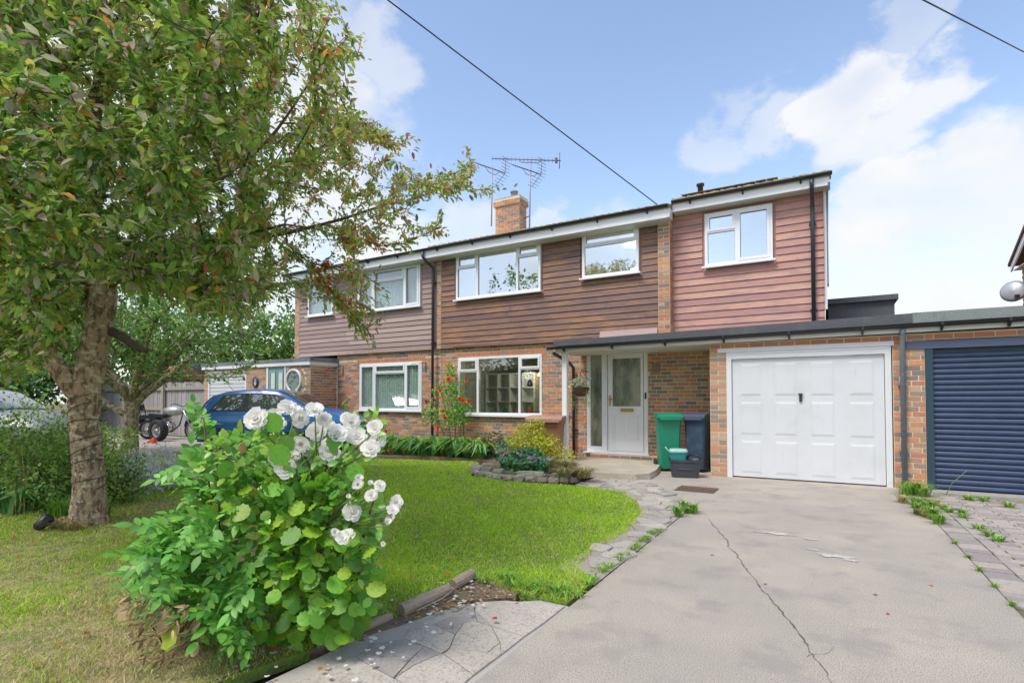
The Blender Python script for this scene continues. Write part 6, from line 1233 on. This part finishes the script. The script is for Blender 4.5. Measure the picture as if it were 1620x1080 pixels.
for (c, R3, n) in [((-7.72, 10.55, .95), (.42, .22, .30), 620), ((-7.9, 10.65, 1.6), (.24, .14, .42), 420), ((-7.95, 10.68, 2.05), (.10, .08, .22), 90), ((-8.45, 10.55, .95), (.28, .15, .30), 260), ((-8.25, 10.6, 1.5), (.16, .1, .2), 110), ((-7.45, 10.5, 1.2), (.22, .12, .25), 220)]:
    blobfol(cr, c, R3, n, .065, [LF['rose']], T_leaf(.34), shell=.15, up=.3, lump=.3)
def rose_template(seed=0, open_=1.0):
    rs = random.Random(seed); V, Fc = [], []
    for ring_, (cnt, rad, tilt, sz) in enumerate([(7, .20, 62, .42), (7, .15, 44, .38), (6, .10, 26, .33), (5, .06, 12, .27), (4, .03, 3, .20)]):
        for k in range(cnt):
            a = 2 * math.pi * (k + .5 * (ring_ % 2)) / cnt + rs.uniform(-.2, .2); tl = R(tilt * open_ + rs.uniform(-9, 9)); s = sz * rs.uniform(.88, 1.12)
            b = len(V)
            for iu, u in enumerate((0, .35, .7, 1.0)):
                for iv, v in enumerate((-1, 0, 1)):
                    w_ = (.25 + .75 * math.sin(min(u, .85) / .85 * math.pi * .55)) * .62; lx = v * w_ * s * (1 if u < .9 else .72); lz = u * s; ly = -.16 * s * (v * v) + .22 * s * u * u * (1 if ring_ < 3 else -.4) + rs.uniform(-.015, .015)
                    y2 = ly * math.cos(tl) + lz * math.sin(tl); z2 = -ly * math.sin(tl) + lz * math.cos(tl); rr2 = rad + y2
                    V.append((math.cos(a) * rr2 - math.sin(a) * lx, math.sin(a) * rr2 + math.cos(a) * lx, z2 - .12))
            for iu in range(3):
                for iv in range(2):
                    p = b + iu * 3 + iv; Fc += [(p, p + 1, p + 4), (p, p + 4, p + 3)]
    return np.array(V), np.array(Fc)
def rosemesh(seed, mat, op=1.0): v, f = rose_template(seed, op); return npmesh('rose_flower', v, f, [LF[mat]], smooth=True)
def putrose(name, me, parent, p, dirv, s):
    q = Vector(dirv).to_track_quat('Z', 'Y'); o = bpy.data.objects.new(name, me); COL.objects.link(o); o.parent = parent; o.matrix_parent_inverse = effective(parent).inverted()
    o.matrix_basis = Matrix.Translation(Vector([float(v) for v in p])) @ q.to_matrix().to_4x4() @ Matrix.Rotation(random.uniform(0, 6.28), 4, 'Z') @ Matrix.Diagonal((float(s) * random.uniform(.88, 1.1), float(s) * random.uniform(.88, 1.1), float(s) * random.uniform(.8, 1.15), 1)); return o
ORM = [rosemesh(s, 'petalor') for s in (1, 2)]; ORB = rosemesh(3, 'petalpk', .35)
for (x, y, d, s) in [(709.5, 600.5, 11.1, .095), (722, 600, 11.1, .085), (696, 618, 12.2, .08), (692, 630, 12.2, .08), (741, 634, 10.8, .10), (727, 630.5, 11, .08), (733, 634, 11, .075), (703.5, 660, 11.4, .09), (692, 676, 11.6, .09), (737, 601, 11, .06)]: putrose('bloom', random.choice(ORM), cr, at(x, y, d * .985), (random.uniform(-.3, .3), -1, .3), s)
for (x, y, d, s) in [(675, 635.5, 11.9, .12), (701, 651, 11.4, .09)]: putrose('bud', ORB, cr, at(x, y, d), (0, -1, .5), s)
rb2 = root('rose_bush_small', (-9.2, 9.5, 0), 'small rose with a few coral buds behind the white rose bush', 'rose'); stems(rb2, (-9.2, 9.6), 6, .8, .3, .008, 'stem'); blobfol(rb2, (-9.2, 9.6, .45), (.3, .25, .4), 260, .06, [LF['rose']], T_leaf(.3), shell=.1)
for (x, y, d) in [(611, 683, 12.6), (606, 700, 12), (617, 712, 11.5), (567, 703, 12)]: putrose('bud', ORB, rb2, at(x, y, d), (0, -1, .5), .11)
# ---- rockery
rk = root('rockery', (-4.4, 8.4, 0), 'raised rockery bed edged with rough stones at the end of the lawn', 'rockery')
def rock(c, sx, sy, sz, rz, parent, mat='stone', name='edging_stone'):
    b = MB(); n = 10; vs = []
    for z, s in ((0, .96), (.25, 1.03), (.75, 1.0), (1.0, .86)):
        for k in range(n):
            a = 2 * math.pi * k / n; x = math.copysign(abs(math.cos(a)) ** .5, math.cos(a)); y = math.copysign(abs(math.sin(a)) ** .5, math.sin(a)); j = random.uniform(.9, 1.08); vs.append((x * sx / 2 * s * j, y * sy / 2 * s * j, z * sz + random.uniform(-.006, .006)))
    b.add(vs, [(i * n + j, i * n + (j + 1) % n, (i + 1) * n + (j + 1) % n, (i + 1) * n + j) for i in range(3) for j in range(n)] + [tuple(range(n))[::-1], tuple(range(3 * n, 4 * n))]); b.xf(Matrix.Translation(c) @ Matrix.Rotation(rz, 4, 'Z') @ Matrix.Rotation(random.uniform(-.05, .05), 4, 'X')).put(name, MT[mat], parent)
edge = [(-5.75, 8.55), (-5.45, 8.0), (-5.1, 7.72), (-4.75, 7.60), (-4.35, 7.56), (-3.95, 7.60), (-3.6, 7.70), (-3.38, 7.88)]
for i in range(len(edge) - 1):
    (x0, y0), (x1, y1) = edge[i], edge[i + 1]; a = math.atan2(y1 - y0, x1 - x0)
    for j, f in enumerate((.25, .75)): L_ = math.hypot(x1 - x0, y1 - y0) / 2; rock((x0 + (x1 - x0) * f, y0 + (y1 - y0) * f, .0), L_ * .97, .15, .075 if i % 2 else .085, a, rk)
for (x, y, s, z, zz) in [(-5.35, 7.98, .2, .055, .07), (-5.0, 7.78, .2, .06, .08), (-4.72, 7.69, .18, .065, .08), (-4.1, 7.68, .5, .07, .075), (-3.62, 7.82, .34, .06, .075), (-5.0, 8.35, .32, .12, .08), (-5.45, 8.5, .25, .05, .06), (-4.7, 8.6, .36, .2, .08)]: rock((x, y, zz), s, .16, z, random.uniform(0, .3), rk, name='top_stone')
gs = root('golden_shrub', (-4.65, 8.95, .1), 'golden yellow green shrub in the middle of the rockery', 'shrub'); stems(gs, (-4.6, 8.95), 14, .5, .4, .006, z0=.1)
blobfol(gs, (-4.72, 8.85, .44), (.46, .36, .40), 6500, .042, [LF['gold']], T_leaf(.32), shell=.35, lump=.25); blobfol(gs, (-4.15, 8.9, .26), (.26, .24, .20), 1100, .035, [LF['gold']], T_leaf(.32), shell=.35, lump=.25)
gm = root('geranium_mound', (-4.45, 8.05, .1), 'green mound of geranium with purple flowers at the front of the rockery', 'plant'); blobfol(gm, (-4.42, 8.08, .22), (.50, .26, .21), 2600, .045, [LF['gera'], LF['bluegreen']], T_round(5, .5, .03), shell=.5, lump=.18); stems(gm, (-4.42, 8.08), 14, .24, .4, .004, 'stem', z0=.08)
n = 34; v = unit(n); v[:, 2] = np.abs(v[:, 2]); v[:, 1] = -np.abs(v[:, 1]) * .8; P_ = np.array([-4.42, 8.08, .23]) + v * np.array([.50, .27, .23]); place_leaves('flower', gm, flower5(), P_, unit(n), v + np.array([0, -.6, .3]), RNG.uniform(.04, .065, n), [LF['petalpu']], indiv=34, joined_name='flowers', kind='stuff')
for (lab, c, n, h, s, m_) in [('pale straw coloured grass clump right of the purple geranium', (-3.72, 8.1), 240, .26, .30, 'strawl'), ('dry straw tuft spilling over the right end of the rockery stones', (-3.42, 7.85), 260, .17, .3, 'strawl'), ('dry twiggy grass behind the left rockery stones', (-5.15, 8.75), 200, .34, .26, 'strawl')]:
    t = root('straw_grass', (c[0], c[1], .1), lab, 'grass clump', 'straw clumps in the rockery'); 
    for k in range(3): tuft(t, (c[0] + random.uniform(-.15, .15), c[1] + random.uniform(-.08, .08)), n // 2, h, s, m_, .005, .8, z=.08)
t = root('moss_cushion', (-4.95, 8.3, .1), 'yellow green moss cushion on the rockery stone', 'moss'); blobfol(t, (-4.95, 8.38, .18), (.20, .14, .08), 900, .02, [LF['gold'], LF['strap']], T_leaf(.3), shell=.8, lump=.1); MB().lathe([(0, .24), (.1, .22), (.17, .16), (.18, .08)], 14, c=(-4.95, 8.38, 0)).put('moss_body', MT['turf'], t)
# ---- edging timbers
for i, (p0, p1, r, lab) in enumerate([((-2.20, 2.47, .03), (-2.17, 2.90, .03), .042, 'longer weathered edging timber at the lawn corner'), ((-2.19, 2.98, .035), (-2.20, 3.22, .045), .038, 'short edging timber farthest along the lawn corner'), ((-2.26, 2.12, .01), (-2.215, 2.40, .02), .025, 'thin half buried edging timber nearest the rose bush')]):
    P_, r_ = densify([p0, tuple((np.array(p0) + np.array(p1)) / 2 + np.array([.01, 0, .006])), p1], [r, r * 1.05, r * .95], 4); b = MB().tube(P_, r_, 12, smooth=False); tag(b.put('edging_timber', MT['log']), lab, 'edging', 'edging timbers')
tag(MB().tube([(-2.12, 2.52, .03), (-2.10, 2.75, .035), (-2.14, 3.0, .05)], .006, 5).put('dry_stick', MT['log']), 'thin dry stick lying against the edging timber', 'stick')
sp = root('spotlight', (-6.35, 2.02, .0), 'small black garden spotlight on the grass at the foot of the large tree', 'garden light'); q = MB().lathe([(0, -.07), (.045, -.065), (.055, .05), (.06, .07), (.045, .07), (0, .05)], 16, 'y'); q.xf(Matrix.Translation((-6.62, 2.28, .09)) @ Matrix.Rotation(R(35), 4, 'Z') @ Matrix.Rotation(R(25), 4, 'X')).put('lamp_head', MT['black'], sp); MB().tube([(-6.62, 2.28, -.02), (-6.62, 2.28, .06)], .01, 6).put('spike', MT['black'], sp)
# ================================================================== FOREGROUND BUSH
rbush = root('white_rose_bush', (-2.45, 2.05, 0), 'rose bush crowded with large white blooms in the foreground', 'rose')
pts_ = [((-2.62, 2.0), (-2.75, 2.15, 1.22)), ((-2.55, 2.0), (-2.45, 2.1, 1.25)), ((-2.5, 2.05), (-2.2, 2.25, 1.15)), ((-2.5, 1.95), (-2.35, 1.9, 1.05)), ((-2.6, 2.1), (-2.6, 2.3, 1.2)), ((-2.55, 2.05), (-2.9, 1.9, .95)), ((-2.45, 2.0), (-2.15, 2.0, .55)), ((-2.5, 2.0), (-2.3, 2.3, 1.1))]
for (b0, e) in pts_:
    m_ = (np.array([b0[0], b0[1], 0]) + np.array(e)) / 2 + np.array([random.uniform(-.08, .08), random.uniform(-.08, .08), .12]); P_, r_ = densify([(b0[0], b0[1], 0), tuple(m_), e], [.011, .008, .005], 5); MB().tube(P_, r_, 6).put('stem', MT['stem'], rbush)
ROSES = [(404, 661, 27), (455, 643, 20), (440, 668, 19), (476, 662, 22), (498, 647, 23), (512, 662, 21), (500, 682, 20), (535, 684, 26), (556, 668, 20), (564, 691, 27), (593, 676, 22), (598, 694, 20), (586, 708, 22), (440, 727, 23), (461, 721, 22), (452, 741, 25), (483, 734, 25), (496, 725, 16), (476, 703, 20), (486, 713, 15), (521, 710, 23), (519, 722, 20), (568, 756, 13), (566, 766, 15), (586, 764, 10), (601, 768, 15), (587, 783, 14), (558, 809, 25), (627, 794, 17), (621, 806, 15), (618, 818, 13), (551, 785, 8), (530, 842, 13), (541, 850, 16), (549, 846, 16), (345, 740, 9), (360, 716, 9), (347, 832, 9) , (433, 656, 18), (520, 672, 16), (548, 660, 16), (468, 650, 16), (613, 825, 10), (606, 860, 8)]
WM = [rosemesh(s, 'petal', o) for s, o in ((11, 1.1), (12, 1.0), (13, .85), (14, 1.15))]; BUDM = rosemesh(15, 'petal', .45)
for (x, y, dia) in ROSES:
    d = random.uniform(2.55, 2.85)
    if x > 525 and y > 740: d = random.uniform(2.46, 2.56)
    p = at(x, y, d); s = dia * random.uniform(1.05, 1.25) * d / 851.66; c = np.array([0, 0, H]) - p; c = c / np.linalg.norm(c); dv = c * .75 + np.array([random.uniform(-.5, .5), random.uniform(-.4, .2), random.uniform(.15, .8)])
    putrose('rose_bloom', random.choice(WM) if dia > 13 else BUDM, rbush, p, dv, s)
    q = p - np.array([0, 0, .02]); base = np.array([-2.5 + random.uniform(-.1, .1), 2.05, .45 if y > 740 else .7]); m_ = (q + base) / 2 + np.array([0, 0, .04]); P_, r_ = densify([tuple(base), tuple(m_), tuple(q)], [.006, .004, .003], 4); MB().tube(P_, r_, 5).put('stem', MT['stem'], rbush)
def fol(t, regions, tpl, mats, mi=None, indiv=0, name='leaf', joined='foliage', up=.7, face=.5):
    PP, DD, NN, SS = [], [], [], []
    for (poly, n, d0, d1, s) in regions:
        xs = [q[0] for q in poly]; ys = [q[1] for q in poly]; x = RNG.uniform(min(xs), max(xs), n * 3); y = RNG.uniform(min(ys), max(ys), n * 3); k = inpoly(x, y, poly); x, y = x[k][:n], y[k][:n]; d = RNG.uniform(d0, d1, len(x)); p = np.array([at(a, b2, c) for a, b2, c in zip(x, y, d)]); 
        k = p[:, 2] > .03; p = p[k]; m = len(p); tc_ = np.array([0, 0, H]) - p; tc_ /= np.linalg.norm(tc_, axis=1, keepdims=True); out__ = p - np.array([-2.55, 2.1, .5]); out__ /= np.linalg.norm(out__, axis=1, keepdims=True)
        PP.append(p); DD.append(out__ * .8 + unit(m) * .7 + np.array([0, 0, -.2])); NN.append(np.array([0, 0, 1.]) * up + tc_ * face + unit(m) * .45); SS.append(s * RNG.uniform(.6, 1.25, m))
    PP, DD, NN, SS = map(np.concatenate, (PP, DD, NN, SS)); mi_ = RNG.integers(0, len(mats), len(PP)) if mi is None else np.full(len(PP), mi)
    place_leaves(name, t, tpl, PP, DD, NN, SS, mats, mi_ if len(mats) > 1 else None, indiv=indiv, kind='stuff', joined_name=joined)
RP = [(330, 690), (400, 680), (450, 700), (500, 710), (560, 700), (600, 715), (590, 735), (550, 745), (580, 765), (605, 800), (600, 850), (590, 870), (560, 930), (500, 960), (400, 950), (330, 900), (290, 800), (310, 730)]
fol(rbush, [(RP, 1500, 2.6, 3.5, .060), ([(340, 690), (470, 690), (560, 740), (520, 830), (400, 820), (330, 760)], 900, 2.7, 3.3, .058), ([(540, 640), (620, 650), (600, 720), (550, 720)], 60, 2.8, 3.1, .05)], T_fine(.30, .05, -.12), [LF['rose']], indiv=300)
hz = root('round_leaved_shrub', (-2.3, 2.0, 0), 'bright green shrub with large round pleated leaves below the white roses', 'shrub')
fol(hz, [([(420, 770), (520, 760), (570, 800), (590, 880), (585, 960), (545, 1000), (480, 1000), (430, 960), (400, 880)], 300, 2.55, 3.0, .082), ([(350, 740), (470, 750), (540, 800), (470, 860), (380, 840), (330, 790)], 90, 2.6, 3.0, .078), ([(520, 930), (600, 960), (560, 1010), (380, 1020), (380, 990)], 30, 2.6, 2.85, .08)], T_round(10, .46, .045), [LF['hazel']], indiv=300, up=.6, face=.6)
for (x, y, d, s) in [(432, 705, 2.55, .105), (422, 655, 2.6, .10), (446, 690, 2.6, .08), (520, 690, 2.6, .07), (553, 735, 2.6, .09), (440, 770, 2.6, .1)]:
    p = at(x, y, d); place_leaves('leaf', hz, T_round(11, .46, .045), p[None], np.array([[.3, .2, -.5]]), np.array([[.3, -.8, .5]]), np.array([s]), [LF['hazel']], indiv=1)
for k in range(9): a = random.uniform(-.25, .25); MB().tube([(-2.35 + a * .4, 2.0, 0), (-2.35 + a, 2.02, .35), (-2.3 + a * 1.4, 2.05, .75 + random.uniform(-.1, .1))], [.009, .007, .004], 6).put('stem', MT['twig'], hz)
pn = root('feather_leaved_shrub', (-2.95, 1.75, 0), 'leafy sapling with long feathered leaves on the left side of the rose bush', 'shrub')
fol(pn, [([(235, 860), (280, 815), (340, 810), (400, 860), (420, 930), (380, 990), (300, 950), (250, 950), (230, 920)], 210, 2.5, 3.1, .20), ([(290, 740), (360, 700), (400, 760), (380, 830), (300, 830)], 24, 2.6, 3.0, .18), ([(360, 990), (420, 980), (430, 1010), (370, 1030)], 8, 2.5, 2.6, .14), ([(300, 660), (345, 650), (350, 700), (300, 700)], 5, 2.7, 2.9, .15)], T_pinnate(), [LF['pinn']], indiv=300, up=.9, face=.35)
for (xa, ya, xb, yb) in [(322, 660, 345, 990), (342, 700, 350, 1000), (350, 905, 215, 830), (345, 930, 250, 870)]: MB().tube([tuple(at(xb, yb, 2.75)), tuple((at(xa, ya, 2.75) + at(xb, yb, 2.75)) / 2 + np.array([.01, 0, .01])), tuple(at(xa, ya, 2.75))], [.007, .006, .004], 6).put('stem', MT['redstem'], pn)
wp = root('withered_plant', (-3.1, 1.55, 0), 'brown withered leaves hanging at the foot of the sapling', 'dead plant')
fol(wp, [([(200, 935), (300, 950), (330, 1000), (300, 1055), (240, 1050), (205, 1000)], 250, 2.35, 2.75, .048), ([(300, 830), (340, 800), (350, 880), (310, 900)], 40, 2.7, 2.9, .06), ([(330, 960), (420, 950), (400, 1010), (330, 1000)], 90, 2.6, 2.9, .05)], T_fine(.13, .12, -.3), [LF['brown']], indiv=300, up=.1, face=.7); stems(wp, (-3.0, 1.6), 14, .32, .3, .004)
for (x, y, s) in [(196, 955, .07), (272, 985, .11), (262, 965, .1), (310, 1015, .06)]: place_leaves('leaf', wp, T_round(6, .42, .05), at(x, y, 2.45)[None], np.array([[.1, -.3, -1.]]), np.array([[.2, -1, .3]]), np.array([s]), [LF['brown'], LF['gold']], np.array([1 if s > .1 else 0]), indiv=1)
lt = MB(); c = at(346, 1052, 2.2); c[2] = .03; lt.tube([tuple(c + np.array([-.02, -.05, -.01])), tuple(c + np.array([0, 0, .0])), tuple(c + np.array([.03, .08, .005]))], [.004, .018, .006], 8); tag(lt.put('plastic_litter', MT['plastic']), 'small crumpled piece of clear plastic litter on the grass below the bush', 'litter')
# weeds and grass along joints
def weed(lab, pts, h, s, n, mat='strap', name='weed_tuft', grp='weeds in the paving joints'):
    x, y = pts[0]; t = root(name, (x, y, 0), lab, 'weed', grp)
    for (x, y) in pts: tuft(t, (x, y), n, h * random.uniform(.7, 1.2), s, mat, .006, .9)
kerb = [(-1.43 + random.uniform(-.02, .02), 3.3 + .11 * k) for k in range(20)]; weed('line of green weeds along the edge between concrete and stone path', [q for i_, q in enumerate(kerb) if i_ % 3 != 1], .05, .08, 26)
weed('green weed clump at the far end of the path edge', [(-1.42, 6.1), (-1.36, 6.35), (-1.44, 6.5), (-1.3, 6.4)], .12, .13, 46)
weed('weedy grass corner between lawn and flagstones', [(-1.48 - .075 * k, 3.20 + random.uniform(-.03, .16)) for k in range(9)], .055, .10, 30)
weed('tallest green weed clump at the foot of the brick pier by the navy door', [(1.0, 9.3), (1.08, 9.15), (.95, 9.05), (1.12, 9.0)], .20, .22, 50)
weed('grass tuft on the concrete edge left of the paving blocks', [(.93, 8.0), (1.0, 7.8), (.9, 7.6), (1.05, 7.9), (1.0, 7.35), (1.02, 7.1)], .13, .14, 50)
weed('dry straw weeds around the tufts at the paving corner', [(.85, 8.35), (1.0, 8.3), (1.15, 8.35), (.95, 7.5)], .09, .15, 50, 'strawl')
weed('weeds in the joint of the first row of paving blocks', [(1.2, 8.1), (1.22, 7.9), (1.3, 7.6), (1.33, 7.8), (1.31, 7.0), (1.34, 6.7), (1.36, 6.5)], .07, .10, 40)
weed('low green weeds before the navy roller door', [(1.6, 9.0), (1.75, 9.0), (2.2, 8.95), (2.35, 9.0), (1.9, 8.6), (2.3, 8.2)], .06, .12, 40)
weed('small weeds along the concrete and block joint nearest the camera', [(.99, 6.2), (1.0, 5.7), (.99, 5.3), (1.0, 4.9), (1.0, 4.5)], .035, .05, 30)
t = root('seed_stalk', (1.45, 9.3, 0), 'single pale seed stalk leaning before the navy roller door', 'weed'); MB().tube([(1.42, 9.35, 0), (1.5, 9.4, .16), (1.66, 9.42, .34)], .005, 5).put('stalk', MT['stem'], t)
# fallen petals and leaves
def scatter(name, lab, P_, n, s, mat, tpl, cat, z=.012):
    xs = [q[0] for q in P_]; ys = [q[1] for q in P_]; x = RNG.uniform(min(xs), max(xs), n * 3); y = RNG.uniform(min(ys), max(ys), n * 3); k = inpoly(x, y, P_); x, y = x[k][:n], y[k][:n]; m = len(x); p = np.stack([x, y, np.full(m, z)], 1)
    V = place_leaves(name, None, tpl, p, np.concatenate([unit(m)[:, :2], np.zeros((m, 1))], 1) + 1e-3, np.array([0, 0, 1.]) + unit(m) * .35, s * RNG.uniform(.6, 1.3, m), [LF[mat]], kind='stuff', joined_name=name); tag(V, lab, cat)
scatter('fallen_petals', 'white rose petals scattered on the flagstones and soil below the rose bush', [(-2.45, 1.5), (-1.75, 1.7), (-1.72, 2.7), (-2.0, 3.2), (-2.3, 3.1), (-2.5, 2.2)], 95, .028, 'petal', T_round(4, .36, .06), 'petals', .03)
scatter('fallen_leaves', 'small orange leaves scattered over the dry grass and paving', [(-6.5, .8), (-2.3, .8), (-1.4, 3.2), (-2.3, 3.6), (-6.5, 4.2)], 150, .045, 'orange', T_leaf(.3), 'fallen leaves', .04)
scatter('corner_litter', 'brown leaf litter at the lawn corner by the edging timbers', [(-2.17, 2.3), (-2.0, 2.6), (-1.75, 3.1), (-1.5, 3.15), (-1.5, 3.3), (-2.15, 3.3)], 260, .03, 'brown', T_leaf(.3), 'leaf litter', .012)
scatter('drive_leaves', 'few orange leaves lying on the concrete drive', [(-1.2, 2), (.9, 2), (.9, 5), (-1.2, 5)], 7, .035, 'orange', T_leaf(.35), 'fallen leaves', .006)
sheet('corner_soil', [(-2.30, 1.9), (-2.12, 2.35), (-2.0, 2.85), (-1.75, 3.06), (-1.8, 3.2), (-2.18, 3.3), (-2.2, 2.4)], .008, MT['soil'], .05)
for o in list(COL.objects):
    if 'world_parts' in o: del o['world_parts']
